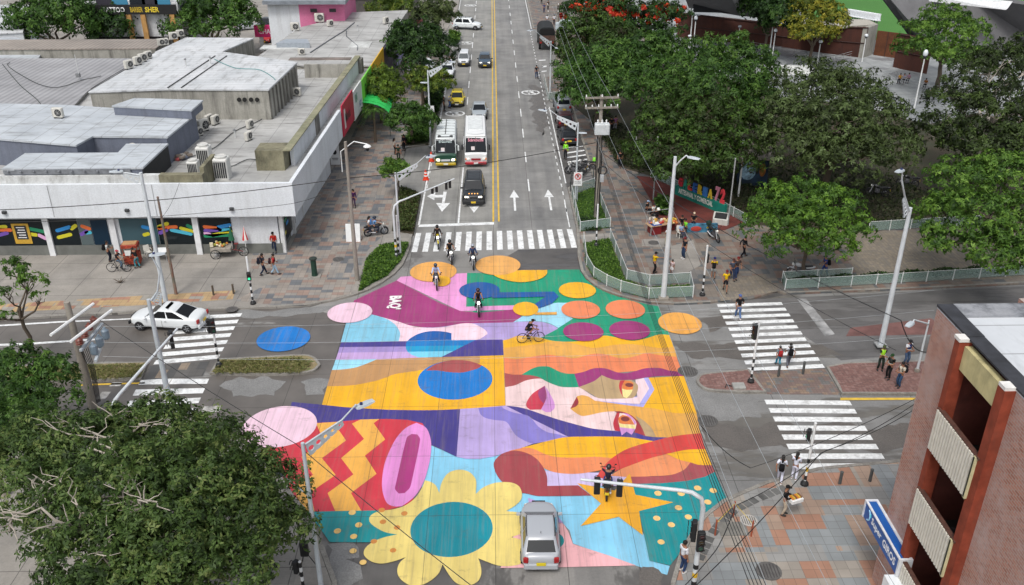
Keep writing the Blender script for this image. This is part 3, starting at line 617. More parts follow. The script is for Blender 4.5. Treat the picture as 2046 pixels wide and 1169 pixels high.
ms('flower',(226,204,116),'6',[(985,662),(870,642),(770,592),(710,542),(703,490),(750,445),(830,422),(950,405),(1060,370),(1170,290),(1240,180),(1265,112),(1330,130),(1380,170),(1412,242),(1430,150),(1480,60),(1550,15),(1640,5),(1720,30),(1775,90),(1788,150),(1782,252),(1850,190),(1950,145),(2050,130),(2150,137),(2220,172),(2250,240),(2240,310),(2180,370),(2090,425),(2220,440),(2320,480),(2340,560),(2300,630),(2140,690),(2250,720),(2320,800),(2330,880),(2240,960),(2100,985),(1980,970),(1808,905),(1832,980),(1838,1060),(1810,1130),(1750,1170),(1690,1180),(1600,1165),(1530,1100),(1445,966),(1410,1050),(1340,1120),(1250,1170),(1150,1188),(1060,1150),(1000,1090),(985,1020),(1010,950),(1072,893),(950,935),(830,958),(730,940),(660,890),(645,840),(670,790),(740,737),(850,692)],4)
mc('flower_center',(0,134,150),'6',1120,332,1955,892)
ms('pink_ring',(222,136,206),'3',[(1790,335),(1880,380),(1920,450),(1940,560),(1925,720),(1870,920),(1800,1050),(1720,1130),(1640,1185),(1560,1185),(1490,1150),(1450,1050),(1440,930),(1460,780),(1500,660),(1580,500),(1680,390)])
ms('magenta_bar',(166,46,118),'3',[(1690,490),(1740,450),(1800,455),(1827,510),(1740,940),(1720,1000),(1670,1050),(1610,1055),(1573,1010),(1580,960)])
for x,y in ((828,415),(1057,449),(840,534),(983,592),(748,733),(943,824)): mc('dot',(208,134,54),'6',x-33,y-23,x+33,y+23)
for x,y in ((528,440),(594,566),(378,628),(543,684),(537,830),(638,946)): mc('dot',(238,196,112),'6',x-36,y-26,x+36,y+26)
mc('pink_circle',(232,196,214),'3',30,172,775,583)
mc('pink_circle',(234,196,216),'2',75,80,527,285)
mc('blue_circle',(0,118,204),'A',262,630,692,830)
mc('orange_circle',(232,166,80),'A',1510,98,1890,262); mc('yellow_dot',YE,'A',1700,215,1842,300)
ms('yellow_half_circle',YE,'B',[(350,208),(430,190),(540,170),(790,166),(786,200),(740,235),(660,258),(570,266),(480,255),(400,232)])
mc('orange_circle',(232,168,86),'B',203,48,572,208)
mc('blue_paddle',(6,84,160),'B',72,265,402,400)
ms('blue_paddle',(6,84,160),'B',[(340,350),(845,343),(885,382),(830,440),(720,480),(690,445),(775,385),(340,395)],0)
mc('yellow_circle',YE,'B',510,428,718,542); ms('amber_bar',AM,'B',[(690,514),(868,510),(868,532),(690,533)],0)
mc('yellow_circle',YE,'B',885,266,1188,398); mc('salmon_circle',SA,'B',905,418,1222,565); mc('salmon_circle',SA,'B',1268,412,1588,565)
mc('magenta_circle',(156,44,112),'B',920,595,1250,748); mc('magenta_circle',(156,44,112),'B',1297,582,1628,738)
mc('orange_circle',(236,166,70),'B',1698,515,2050,690)
b=MB(); o_=G(788,606); _mz[0]+=.002
text_mb(b,"BAQ'",2.0,1.0,frame((o_.x,o_.y-45,_mz[0]),(0.05,-1,0),(0,0,1)),bold=.05); b.build('lettering',mural_mat((236,230,230)),mural)
# ---------------------------------------------------------------- buildings
def WXp(px,py,X):
    d=ray(px,py); t=X/d[0]; return Vector((X,d[1]*t,CH+d[2]*t))
def WYp(px,py,Y):
    d=ray(px,py); t=Y/d[1]; return Vector((d[0]*t,Y,CH+d[2]*t))
def stain_mat(name,a,b_,streak,amt=.6,scl=(1.2,1.2,.12),rough=.85):
    m,n,l,bs=nt(name); p=gpos(n)
    f=noise(n,l,p,.6,6,.65); c=ramp(n,l,f,[(.3,lin(a)),(.7,lin(b_))])
    g=noise(n,l,mapv(n,l,p,scl),1.2,6,.7); c=mixc(n,l,ramp(n,l,g,[(.48,(0,0,0)),(.70,(amt,)*3)]),c,lin(streak))
    h=noise(n,l,p,9.,3,.7); c=mixc(n,l,.35,c,ramp(n,l,h,[(.3,(.6,.6,.6)),(.7,(1.15,1.15,1.15))]),'MULTIPLY')
    l.new(c,bs.inputs['Base Color']); bs.inputs['Roughness'].default_value=rough; return m
def roof_mat(name,a,b_,rib=None,axis=1,per=1.0,streak=(96,94,90),amt=.5):
    "metal or membrane roof: seams every per metres across axis, weather streaks"
    m,n,l,bs=nt(name); p=gpos(n)
    f=noise(n,l,mapv(n,l,p,(.25,.25,.25)),1.,6,.65); c=ramp(n,l,f,[(.32,lin(a)),(.68,lin(b_))])
    g=noise(n,l,mapv(n,l,p,(.35,1.4,1) if axis==0 else (1.4,.35,1)),1.,6,.72)
    c=mixc(n,l,ramp(n,l,g,[(.5,(0,0,0)),(.72,(amt,)*3)]),c,lin(streak))
    s=n.new('ShaderNodeSeparateXYZ'); l.new(p,s.inputs[0])
    a_=math_(n,l,'FRACT',math_(n,l,'DIVIDE',s.outputs[axis],per)); t=math_(n,l,'ABSOLUTE',math_(n,l,'SUBTRACT',a_,.5))
    li=math_(n,l,'GREATER_THAN',t,.5-.03/per)
    if rib: c=mixc(n,l,.55,c,ramp(n,l,t,[(.1,(.55,.55,.56)),(.4,(1.05,1.05,1.05))]),'MULTIPLY')
    else: c=mixc(n,l,math_(n,l,'MULTIPLY',li,.6),c,lin((104,104,104)))
    l.new(c,bs.inputs['Base Color']); bs.inputs['Roughness'].default_value=.6
    return m
RF_W=roof_mat('white_metal_roof',(204,206,208),(176,180,183),axis=1,per=.95,streak=(104,102,98),amt=.7)
RF_S=roof_mat('pale_sheet_roof',(186,192,197),(162,168,174),axis=0,per=1.6,amt=.68)
RF_C=roof_mat('corrugated_roof',(164,164,166),(138,138,140),rib=1,axis=0,per=.62,streak=(110,108,104),amt=.35)
RF_G=roof_mat('membrane_roof',(180,180,178),(148,148,146),axis=0,per=1.9,streak=(84,80,74),amt=.8)
RF_B=roof_mat('tan_corrugated_roof',(160,150,140),(132,124,116),rib=1,axis=0,per=.5)
W_WHITE=stain_mat('white_render',(214,218,222),(200,204,208),(150,150,148),.35)
W_CONC=stain_mat('stained_concrete',(166,164,156),(140,138,130),(62,60,56),.75)
W_DARK=stain_mat('sooty_concrete',(128,126,120),(98,96,92),(44,42,40),.8)
W_BLUE=stain_mat('blue_grey_render',(110,116,130),(98,104,118),(70,72,78),.4)
W_MOSS=stain_mat('mossy_block',(140,136,112),(110,106,86),(48,48,38),.7,(.9,.9,.5))
W_SILL=M((108,110,106),.8,0,.15,1.,0,.3,.3)
W_BLACK=M((30,32,34),.8,0,.2,1.5)
def block(name,label,cat,poly,z1,wall,roofm,z0=-.02,oh=.12,rt=.14,par=None,group=None):
    "flat-roofed volume: walls + slightly overhanging roof slab"
    P=[Vector((p[0],p[1])) for p in poly]; c=sum(P,Vector((0,0)))/len(P)
    t=thing(name,label,cat,(c.x,c.y,0),0,group)
    b=MB(); b.prism([(p.x-c.x,p.y-c.y) for p in P],z0,z1-rt); b.build('wall',wall,t)
    b=MB(); Q=[p-c+(p-c).normalized()*oh for p in P]; b.prism(Q,z1-rt+.003,z1); r=b.build('roof',roofm,t)
    return t,r,c
def XY(pts,z): return [tuple(G(x,y,z)[:2]) for x,y in pts]
EX=lambda Y:-14.5+.03*(Y-61.)
# --- corner shop: long white fascia over a glazed front
t=thing('corner_shop_building','long low white corner shop with a deep blank fascia over colourful striped windows','building',(-30,70,0))
def tb(o): return o-Vector((-30,70,0))
b=MB(); Yw=61.9
b.prism([(-70+30,Yw-70),(-16.1+30,Yw-70),(EX(80)-1.3+30,80-70),(-20+30,92-70),(-70+30,92-70)],-.02,5.15); b.build('wall',W_WHITE,t)
b=MB(); b.prism([(-70+30,Yw-.06-70),(-15.95+30,Yw-.06-70),(-15.95+30,82-70),(-16.4+30,82-70),(-16.4+30,Yw+.2-70),(-70+30,Yw+.2-70)],0,.92); b.build('sill_band',W_SILL,t)
b=MB()
b.prism([(-70+30,61.1-70),(EX(61)+30,61.1-70),(EX(61)+30,61.38-70),(-70+30,61.38-70)],3.4,5.95)
b.prism([(EX(61)+.003+30,61.383-70),(EX(80.5)+30,80.5-70),(EX(80.5)-.28+30,80.5-70),(EX(61)-.28+30,61.383-70)],3.4,5.95)
b.mat(1); b.prism([(-70+30,61.39-70),(EX(61)-.3+30,61.39-70),(EX(61)-.3+30,61.88-70),(-70+30,61.88-70)],3.42,3.5)
b.prism([(EX(62)-.29+30,61.9-70),(EX(80)-.29+30,80-70),(EX(80)-1.29+30,80-70),(-16.05+30,61.9-70)],3.42,3.5)
b.build('fascia',[stain_mat('fascia_white',(216,221,226),(204,209,214),(164,166,166),.35,(.9,.9,.1)),M((170,172,174),.8)],t)
for x in (-31.9,-24.5): b=MB(); b.box((x+30,61.08-70,4.7),(.03,.02,2.4)); b.build('fascia_joint',M((150,152,154),.9),t)
b=MB(); b.prism([(-70+30,61.4-70),(-24+30,61.4-70),(-24+30,61.85-70),(-70+30,61.85-70)],5.3,6.5); b.build('parapet',stain_mat('mouldy_parapet',(206,208,208),(184,186,184),(92,88,80),.6,(1,.8,.5)),t)
b=MB()
for x0,x1 in ((-24,-20.9),): b.prism([(x0+30,61.42-70),(x1+30,61.42-70),(x1+30,62.0-70),(x0+30,62.0-70)],5.2,6.5); b.prism([(x1+30-.3,62-70),(x1+30,62-70),(x1+30,65-70),(x1+30-.3,65-70)],5.2,6.9)
b.build('stained_parapet',W_MOSS,t)
b=MB(); b.prism([(-70+30,61.86-70),(EX(62)-.3+30,61.86-70),(EX(90)-.3+30,90-70),(EX(100)-.3+30,100-70),(-21+30,100-70),(-70+30,92-70)],5.152,5.2); b.build('roof',RF_G,t)
gl=glass((22,30,34)); gl2=glass((60,84,92)); gl3=glass((16,40,58)); gl4=glass((84,96,98))
cols=dict(o=(214,104,48),g=(30,130,92),y=(196,188,40),p=(106,74,160),b=(40,130,196),c=(70,170,196),k=(208,160,200))
caps=[('y',0,522,40,518),('o',-10,540,72,542),('p',0,575,50,562),('g',200,532,300,552),('o',300,538,345,552),('y',195,568,248,575),('k',270,578,350,598),('b',392,546,474,522),('y',402,592,482,572),('y',490,532,566,512),('o',562,516,650,532),('p',500,572,592,550),('c',590,560,655,558),('b',975,520,1010,528),('y',985,575,1010,568),('y',1040,520,1140,498),('o',1075,528,1200,520),('p',1040,562,1135,542),('g',1280,512,1345,524),('y',1235,530,1330,550),('c',1170,542,1300,568),('k',1345,560,1365,565),('o',1395,520,1480,530),('b',1490,522,1575,508),('p',1400,545,1500,540),('y',1450,578,1575,552),('k',1400,565,1430,572),('g',1400,582,1560,575),('c',1500,545,1560,540)]
wins=[(-48.5,-33.24,gl),(-32.8,-30.8,gl),(-30.75,-29.85,gl4),(-29.8,-28.6,gl3),(-27.7,-25.0,gl2),(-24.95,-22.35,gl),(-21.86,-19.5,gl)]
for x0,x1,g_ in wins:
    b=MB(); b.box(((x0+x1)/2+30,Yw-.03-70,1.97),(x1-x0,.07,2.06)); o=b.build('window',g_,t)
    for k,zx0,zy0,zx1,zy1 in caps:
        A=WYp(zx0/3.408,300+zy0/3.408,Yw); B_=WYp(zx1/3.408,300+zy1/3.408,Yw)
        mx=(A.x+B_.x)/2
        if not x0<=mx<x1: continue
        A.x=max(x0+.12,min(x1-.12,A.x)); B_.x=max(x0+.12,min(x1-.12,B_.x))
        d=(B_-A).normalized(); nn=Vector((-d.z,0,d.x))*.14; pl=[]
        for i in range(7):
            a=PI/2+PI*i/6; pl.append(A+d*math.cos(a)*.14+nn*math.sin(a))
        for i in range(7):
            a=-PI/2+PI*i/6; pl.append(B_+d*math.cos(a)*.14+nn*math.sin(a))
        b=MB(); b.add([(p.x+30,Yw-.068-70,p.z) for p in pl],[tuple(range(len(pl)))]); b.build('window_stripe',M(cols[k],.5,0,0),o)
for x in (-33.02,-28.2,-22.1): b=MB(); b.box((x+30,Yw-.10-70,1.75),(.42,.24,3.28)); b.build('pillar',M((216,218,220),.7,0,.1,2),t)
b=MB(); p=WYp(45,466,Yw); b.box((p.x+30,Yw-.1-70,p.z),(1.25,.03,1.6)); b.mat(1); b.box((p.x+30,Yw-.118-70,p.z+.1),(.85,.01,1.1)); b.mat(2)
for i in range(5): b.box((p.x+30+(.04 if i%2 else 0),Yw-.126-70,p.z+.5-i*.2),(.62-.1*(i%2),.008,.07))
b.build('poster',[M((190,150,50),.6),M((32,34,38),.6),M((230,230,230),.6)],t)
for px,py in ((9,424),(254,420),(463,417)):
    b=MB(); p=WYp(px,py,61.05); b.box((p.x+30,61.0-70,p.z),(.3,.2,.22),bev=.03); b.cyl((p.x+30,60.88-70,p.z),.08,.06,8,'y'); b.build('floodlight',M((56,58,60),.6),t)
# east side shopfronts under the fascia
b=MB()
for i,y in enumerate((62.6,66.0,69.4,72.8,76.2)):
    b.box((-15.93+30,y+1.45-70,1.9),(.12,2.7,2.6))
b.build('shop_glazing',glass((26,36,36)),t)
for y in (62.1,65.7,69.1,72.5,75.9,79.3): b=MB(); b.box((-15.86+30,y-70,1.7),(.3,.35,3.38)); b.build('shop_column',M((204,206,206),.7),t)
b=MB(); A=G(1.0,0);
for k,(y,z,c) in enumerate([(62.9,1.3,'y'),(63.4,2.2,'g'),(63.9,1.8,'b')]):
    b.mat(k); b.box((-15.86+30,y-70,z),(.02,.7,.24),bev=0)
b.build('shop_stripe',[M(cols[k],.5) for k in 'ygb'],t)
# --- raised white parapet wall along the east roof edge, with its mossy end
t=thing('roof_wall','long white roof wall with a mossy stone cap and a stained block end above the shop fascia','wall',(-15.7,68,5.2))
def seg(b,y0,y1,z0,z1,off0,off1):
    b.prism([(EX(y0)+off0+15.7,y0-68),(EX(y1)+off0+15.7,y1-68),(EX(y1)+off1+15.7,y1-68),(EX(y0)+off1+15.7,y0-68)],z0-5.2,z1-5.2)
b=MB(); seg(b,67.2,99,5.19,6.75,-1.5,-1.2); b.build('wall',W_WHITE,t)
b=MB(); seg(b,66.0,99.2,6.753,6.85,-1.7,-1.1); b.build('cap',stain_mat('mossy_cap',(150,146,122),(120,122,96),(76,70,58),.6,(.8,.8,.8)),t)
b=MB(); seg(b,75.2,76.6,5.19,6.74,-1.197,-1.1); seg(b,97.8,99,5.19,6.7,-1.19,-.8); b.build('buttress',W_DARK,t)
b=MB(); b.prism([(-18.2+15.7,66-68),(-16.06+15.7,66-68),(-15.85+15.7,68.0-68),(-18.2+15.7,68.0-68)],0,1.6); b.build('block_end',W_MOSS,t)
b=MB(); seg(b,96,96.3,5.19,6.6,-6.6,-1.7); b.build('cross_wall',W_CONC,t)
def ramp_block(*a,**k): return block(*a,**k)[0]
# --- other volumes of the roofscape
t_,r_,c_=block('rooftop_room','low sheet-roofed rooftop room with a black end wall just behind the white fascia','building',XY([(0,344),(6,337),(53,306),(232,305),(250,288),(333,287),(283,334)],7.0)[1:]+[],7.0,W_BLUE,RF_S,5.205)
b=MB(); q0=Vector(XY([(333,287)],7)[0]); q1=Vector(XY([(283,334)],7)[0]); b.panel((q1.x-c_.x+.06,q1.y-c_.y-.02,5.21),(q0.x-c_.x+.06,q0.y-c_.y+.02,5.21),(q0.x-c_.x+.06,q0.y-c_.y+.02,6.84),(q1.x-c_.x+.06,q1.y-c_.y-.02,6.84),.05); b.build('end_wall',W_BLACK,t_)
b=MB(); b.box((-30.5-c_.x,61.66-c_.y+.0,6.75),(9.,.14,.36))
for i in range(10): b.sph((-34.6+i*.9-c_.x,61.5-c_.y,6.8),.09,8,5)
b.build('gutter',M((120,124,130),.6,0,.2,3),t_)
t_,r_,c_=block('grey_shop_building','blue grey single storey block with pale sheet roof and a round wall fan','building',[(-44,69.2)]+XY([(152,289),(185,271),(332,273),(390,226),(235,217),(130,210)],7.4)+[(-44,78)],7.4,W_BLUE,RF_S)
p=WYp(263,281,G(260,273,7.4).y-.1); b=MB(); b.cyl((p.x-c_.x,p.y-c_.y-.05,6.45),.48,.12,20,'y'); b.mat(1); b.cyl((p.x-c_.x,p.y-c_.y-.10,6.45),.36,.08,16,'y'); b.mat(0)
for k in range(4):
    a=k*PI/4; b.box((p.x-c_.x,p.y-c_.y-.15,6.45),(.7,.03,.06),mt=Matrix.Rotation(a,3,'Y'))
b.build('wall_fan',[M((206,202,190),.6),M((24,24,24),.7)],t_)
block('upper_roof_room','small upper room with a flat pale roof on the blue grey block','building',XY([(226,211),(270,196),(403,200),(381,219)],8.2),8.2,W_BLUE,RF_S,7.41)
t_,r_,c_=block('warehouse_building','large warehouse with white ribbed roof and stained concrete walls with four round vents','building',XY([(179,183),(331,177),(535,178),(592,124),(440,103),(318,101)],8.0),8.0,W_CONC,RF_W)
b=MB()
for px in (478,489,502,514):
    p=WYp(px,199,G(500,178,8).y-.05); b.cyl((p.x-c_.x,p.y-c_.y-.06,p.z),.2,.08,10,'y')
b.build('vent_hole',M((28,28,28),.9),t_)
b=MB(); Pq=XY([(531,180),(590,127)],8.0); a_,d_=Vector(Pq[0]),Vector(Pq[1])
for i in range(9):
    q=a_.lerp(d_,(i+.5)/9); b.box((q.x-c_.x+.1,q.y-c_.y,5.2),(.14,.16,5.1))
b.build('wall_rib',W_DARK,t_)
b=MB(); Pq=[G(x,y,8.02) for x,y in ((335,176),(430,112))]
b.tube([(p.x-c_.x,p.y-c_.y,8.05) for p in Pq],.05,6); b.tube([(p.x-c_.x+1.2,p.y-c_.y,8.05) for p in Pq],.05,6); b.build('roof_conduit',M((70,70,70),.7),t_)
block('corrugated_hall','wide hall under grey corrugated roofing at the left edge','building',[(-75,100)]+XY([(0,117),(285,117),(172,182),(122,236)],5.6)+[(-42.5,77.4),(-75,77.4)],5.6,W_CONC,RF_C)
block('tin_roof_row','long low row with weathered tan tin roof and a mouldy back wall','building',[(-85,106.2)]+XY([(0,101),(310,100),(333,84)],6.0)+[(-39,112),(-85,112)],6.2,W_CONC,RF_B)
block('white_roof_annex','white flat-roofed annex behind the warehouse','building',XY([(312,103),(440,104),(506,76),(372,75)],6.3),6.3,W_CONC,RF_W)
t_,r_,c_=block('shop_row_building','long shop row with a pale patched flat roof beside the avenue trees','building',XY([(508,118),(600,55),(640,45)],5.5)+[(-22.0,134)]+[(EX(136)-.2,136),(EX(100)-.3,100.4),(-20.6,100.4)],5.5,W_CONC,RF_G)
for k,(px,py,w_,d_) in enumerate([(560,95,4.5,2.2),(640,118,7,1.2),(720,90,2.5,3.5)]):
    p=G(px,py,5.5); b=MB(); b.box((p.x-c_.x,p.y-c_.y,5.53),(w_,d_,.07)); b.build('roof_patch',[M((190,192,190),.8,0,.2,1),M((120,110,104),.9,0,.3,1)][k%2],t_)
b=MB(); p=G(590,92,5.5); b.prism([(p.x-c_.x-2,p.y-c_.y-1.2),(p.x-c_.x+2,p.y-c_.y-1.2),(p.x-c_.x+1.3,p.y-c_.y+1.2),(p.x-c_.x-1.3,p.y-c_.y+1.2)],5.5,6.1); b.build('skylight',M((150,158,166),.4),t_)
b=MB(); b.tube([tuple(Vector((*G(x,y,5.56)[:2],5.56))-Vector((c_.x,c_.y,0))) for x,y in ((620,105),(655,82),(690,60),(708,45))],.07,6); b.tube([tuple(Vector((*G(x,y,5.56)[:2],5.56))-Vector((c_.x,c_.y,0))) for x,y in ((692,60),(692,72),(715,92),(714,100))],.05,6); b.build('roof_pipe',M((96,100,104),.6),t_)
# its avenue face: painted shopfront boards, one after another
def board(name,label,px0,px1,ztop,zbot,col,texts=(),mat2=None):
    y0=px0; y1=px1
    t=thing(name,label,'sign',(EX(y0)+.06,(y0+y1)/2,zbot))
    dx=(EX(y1)-EX(y0))/2; h=ztop-zbot; L=(y1-y0)/2
    b=MB(); b.prism([(-.06,-L),(.06,-L),(.06+2*dx,L),(-.06+2*dx,L)],0,h); b.build('board',col,t)
    for s,w_,hh,yc,zc,cc in texts:
        b=MB(); text_mb(b,s,w_,hh,frame((.07+dx*(1+yc/L)+.01,yc,zc*h),(.03,-1,0) if False else (0,1,0),(1,0,0)),bold=.02); b.build('lettering',M(cc,.6,0,0),t)
    return t
t=board('shop_sign','crimson shop signboard with a white lettered lozenge above the pavement',80.6,86.4,6.3,3.4,M((176,30,62),.5,0,.1,1))
b=MB(); b.prism([(.07,-2.2),(.09,-2.2),(.15,1.4),(.13,1.4)],.5,2.3); b.build('sign_panel',M((214,212,208),.6),t)
b=MB(); text_mb(b,'Moda',2.6,.9,frame((.155,-.4,1.4),(.02,1,0),(1,0,0)),bold=.01); b.build('lettering',M((60,56,56),.6,0,0),t)
board('shop_sign','white shop signboard with green and blue panels next to the crimson one',86.5,91.5,6.0,3.2,M((214,216,214),.6,0,.1,1),[('VENTA',2.0,.8,-.8,.68,(40,130,96)),('HOY',1.4,.6,1.2,.3,(40,80,150))])
board('shop_sign','lime green shop wall board with dark scrawled lettering by the green awning',91.6,98.4,5.9,2.6,M((120,204,64),.6,0,.1,1),[('Fiesta',3.4,1.4,0,.55,(24,40,24))])
board('shop_sign','yellow shop wall board with a black emblem beside the lime one',98.5,108.,5.9,1.6,M((214,170,30),.6,0,.1,1),[('Y',1.0,1.6,2.5,.6,(24,24,24))])
board('shop_sign','dark graffiti shop wall board beyond the yellow one',108.1,119,5.6,1.2,M((70,66,84),.7,0,.5,1.5))
board('shop_sign','lilac and rust shop wall board half hidden by the dark tree',119.1,128.,5.4,1.0,M((150,146,190),.7,0,.3,1.))
# green curved awning
t=thing('awning','bright green curved plastic awning over the pavement','awning',(EX(95),94.6,2.3)); t.scale=(.66,1,1)
b=MB(); pr=[(0,1.5),(1.2,1.42),(2.4,1.2),(3.4,.85),(4.1,.35)]; n_=9
for j in range(len(pr)-1):
    for i in range(n_):
        y0,y1=-3.4+i*.755,-3.4+(i+1)*.755; w0=.06 if i%2 else 0
        b.panel((pr[j][0],y0,pr[j][1]+w0),(pr[j+1][0],y0,pr[j+1][1]+w0),(pr[j+1][0],y1,pr[j+1][1]+w0),(pr[j][0],y1,pr[j][1]+w0),.04)
b.build('canopy',M((52,190,92),.45,0,.06,1),t)
for y in (-3.3,3.3): b=MB(); b.tube([(4.05,y,.3),(4.05,y,-2.2)],.05,6); b.build('post',M((90,100,92),.5),t)
# --- pink and white house, far shops
A4=[G(538,46,5.4),G(600,46,5.4),G(690,43,5.4)]
zH=WYp(600,7,A4[1].y).z; t=thing('pink_house','two tone house, white half and pink half, under a grey roof','building',(A4[1].x,A4[1].y,0))
o=A4[1]
def loc(p,dz=0): return (p.x-o.x,p.y-o.y)
b=MB(); b.prism([loc(A4[0]),loc(A4[1]),(0,12),(loc(A4[0])[0],12)],0,zH); b.build('wall',W_WHITE,t)
b=MB(); b.prism([(.003,-.03),loc(A4[2]),(loc(A4[2])[0],12),(.003,12)],0,zH); b.build('pink_wall',stain_mat('pink_render',(214,124,162),(204,112,150),(176,110,140),.4),t)
b=MB(); b.prism([(loc(A4[0])[0]-.4,-.9),(loc(A4[2])[0]+.5,-.9),(loc(A4[2])[0]+.5,12.5),(loc(A4[0])[0]-.4,12.5)],zH,zH+.45); b.build('roof',M((126,132,140),.6,0,.2,1),t)
for px in (626,664):
    p=WYp(px,13,o.y-.1); b=MB(); b.box((p.x-o.x,-.12,zH-.9),(.9,.08,.45)); b.build('window',M((28,26,30),.6),t)
def far_block(label,pts,zt,wall,roofm,zb=0,name='building'):
    return block(name,label,'building',XY(pts,zt),zt,wall,roofm)
far_block('long grey shop building crossing behind the pink house',[(694,-2),(826,-4),(834,-40),(690,-40)],5.5,M((92,88,86),.8,0,.2,1),M((160,160,160),.7,0,.2,1),name='grey_shop')
far_block('white sheet-roofed house in the top left corner',[(-60,140),(75,118),(85,98),(35,75),(-60,75)],5.5,W_WHITE,RF_S,name='white_house')
far_block('far pale roof with a green edge behind the white sheet-roofed house',[(-60,70),(45,64),(60,10),(-60,10)],5.,W_WHITE,RF_W,name='pale_house')
# tattoo / barber shops
Yt=128.; a0=WYp(190,40,Yt); a1=WYp(345,40,Yt)
t=thing('shop_terrace','two storey shop terrace with black signs TATTOO and SHER over timber posts','building',((a0.x+a1.x)/2,Yt,0)); hx=(a1.x-a0.x)/2+1; ox=(a0.x+a1.x)/2
b=MB(); b.box((0,6,3.0),(hx*2,12,10.)); b.build('wall',M((196,198,200),.8,0,.2,1),t)
b=MB(); z0=WYp(260,70,Yt).z; b.box((0,-.6,z0/2+.2),(hx*2-.4,.06,z0-.6)); b.mat(0); b.build('shop_front',glass((30,28,30)),t)
zs=WYp(260,17,Yt).z
b=MB(); b.box((0,-.8,zs),(hx*2,.3,1.25)); b.build('signboard',M((20,20,22),.6),t)
for s,px,wd,cc in (('TATTOO',226,3.0,(230,230,230)),('BARBER',272,1.7,(176,150,40)),('SHER',303,1.9,(214,190,50))):
    p=WYp(px,17,Yt-1); b=MB(); text_mb(b,s,wd,.7,frame((p.x-ox,-.97,zs),(1,0,0),(0,-1,0)),bold=.03); b.build('lettering',M(cc,.6,0,0),t)
for px in (257,286,344):
    p=WYp(px,40,Yt-1); b=MB(); b.box((p.x-ox,-.7,zs/2),(.65,.4,zs-1.2)); b.build('post',M((176,134,78),.7,0,.2,1),t)
b=MB()
for i,px in enumerate((208,240,275,300,325)):
    p=WYp(px,5,Yt); b.mat(i%3); b.box((p.x-ox,-.06,p.z+.2),(2.1,.08,2.6))
b.build('window',[glass((60,58,66)),glass((70,130,160)),glass((40,44,50))],t)
# champions-like pink arrow sign on a small shop
p=G(575,60,3.); t=thing('small_shop_sign','magenta arrow shaped shop sign with white lettering in front of the pink house','sign',(p.x,p.y-1,0))
b=MB(); b.box((0,.8,2.4),(9,1.2,.5)); b.build('lintel',M((50,60,130),.6),t)
b=MB(); b.prism([(-4.6,-.05),(1.2,-.05),(1.2,.1),(-4.6,.1)],2.2,3.9); b.add([(1.2,-.05,2.2),(2.2,-.05,3.05),(1.2,-.05,3.9),(1.2,.1,2.2),(2.2,.1,3.05),(1.2,.1,3.9)],[(0,1,2),(5,4,3),(0,3,4,1),(1,4,5,2)]); b.build('sign_board',M((208,40,112),.5,0,.1,1),t)
b=MB(); text_mb(b,'CHAMPIONS',4.6,.7,frame((-1.7,-.06,3.0),(1,0,0),(0,-1,0)),bold=.02); b.build('lettering',M((236,220,230),.5,0,0),t)
for x in (-3.8,3.4): b=MB(); b.box((x,.3,1.1),(.5,.5,2.2)); b.build('post',M((206,206,206),.7),t)
# --- brick apartment block at lower right
def brick_mat(name):
    m,n,l,bs=nt(name); tc=gpos(n)
    s=n.new('ShaderNodeSeparateXYZ'); l.new(tc,s.inputs[0]); cmb=n.new('ShaderNodeCombineXYZ'); l.new(math_(n,l,'ADD',s.outputs[0],s.outputs[1]),cmb.inputs[0]); l.new(s.outputs[2],cmb.inputs[1])
    br=n.new('ShaderNodeTexBrick'); br.inputs['Scale'].default_value=1.; br.inputs['Brick Width'].default_value=.27; br.inputs['Row Height'].default_value=.1; br.inputs['Mortar Size'].default_value=.012
    br.inputs['Color1'].default_value=lin((174,122,104)); br.inputs['Color2'].default_value=lin((148,96,80)); br.inputs['Mortar'].default_value=lin((160,148,140)); l.new(cmb.outputs[0],br.inputs['Vector'])
    f=noise(n,l,mapv(n,l,tc,(1,1,.8)),.9,6,.7); c=mixc(n,l,ramp(n,l,f,[(.40,(0,0,0)),(.66,(.66,.66,.66))]),br.outputs[0],lin((178,162,158)))
    l.new(c,bs.inputs['Base Color']); bs.inputs['Roughness'].default_value=.85; return m
BRK=brick_mat('weathered_brick'); RED=M((138,66,48),.8,0,.2,2.,0,.2,.4); CRM=M((190,180,134),.8,0,.12,2.,0,.3,.4)
bo=Vector((15.8,28,0)); t=thing('brick_apartment_building','weathered red brick apartment block with slatted balconies and a white flat roof','building',bo)
b=MB(); Xf=0.
b.prism([(0,0),(24,0),(24,-2.15),(0,-2.15)],0,13.0)
b.prism([(0,-5.25),(24,-5.25),(24,-24),(0,-24)],0,13.0); b.build('brick_wall',BRK,t)
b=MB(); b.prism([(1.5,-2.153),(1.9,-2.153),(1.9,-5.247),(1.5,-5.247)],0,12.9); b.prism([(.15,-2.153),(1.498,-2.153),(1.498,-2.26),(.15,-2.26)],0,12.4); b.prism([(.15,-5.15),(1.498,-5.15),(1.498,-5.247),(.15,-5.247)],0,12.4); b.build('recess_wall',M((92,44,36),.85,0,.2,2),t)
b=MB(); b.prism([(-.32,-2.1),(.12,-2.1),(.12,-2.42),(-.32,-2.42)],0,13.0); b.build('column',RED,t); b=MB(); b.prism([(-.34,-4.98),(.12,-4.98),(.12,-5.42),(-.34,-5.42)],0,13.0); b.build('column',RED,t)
b=MB(); b.prism([(-.12,-2.43),(.14,-2.43),(.14,-4.97),(-.12,-4.97)],11.95,12.85); b.build('beam',CRM,t)
b=MB(); b.prism([(.0,-.0),(24.,-.0),(24,-24),(.0,-24),(.0,-5.2),(.16,-5.2),(.16,-2.2),(.0,-2.2)],13.003,13.06); b.build('roof',roof_mat('white_membrane_roof',(200,204,208),(184,188,192),axis=1,per=1.9,streak=(150,152,154),amt=.5),t)
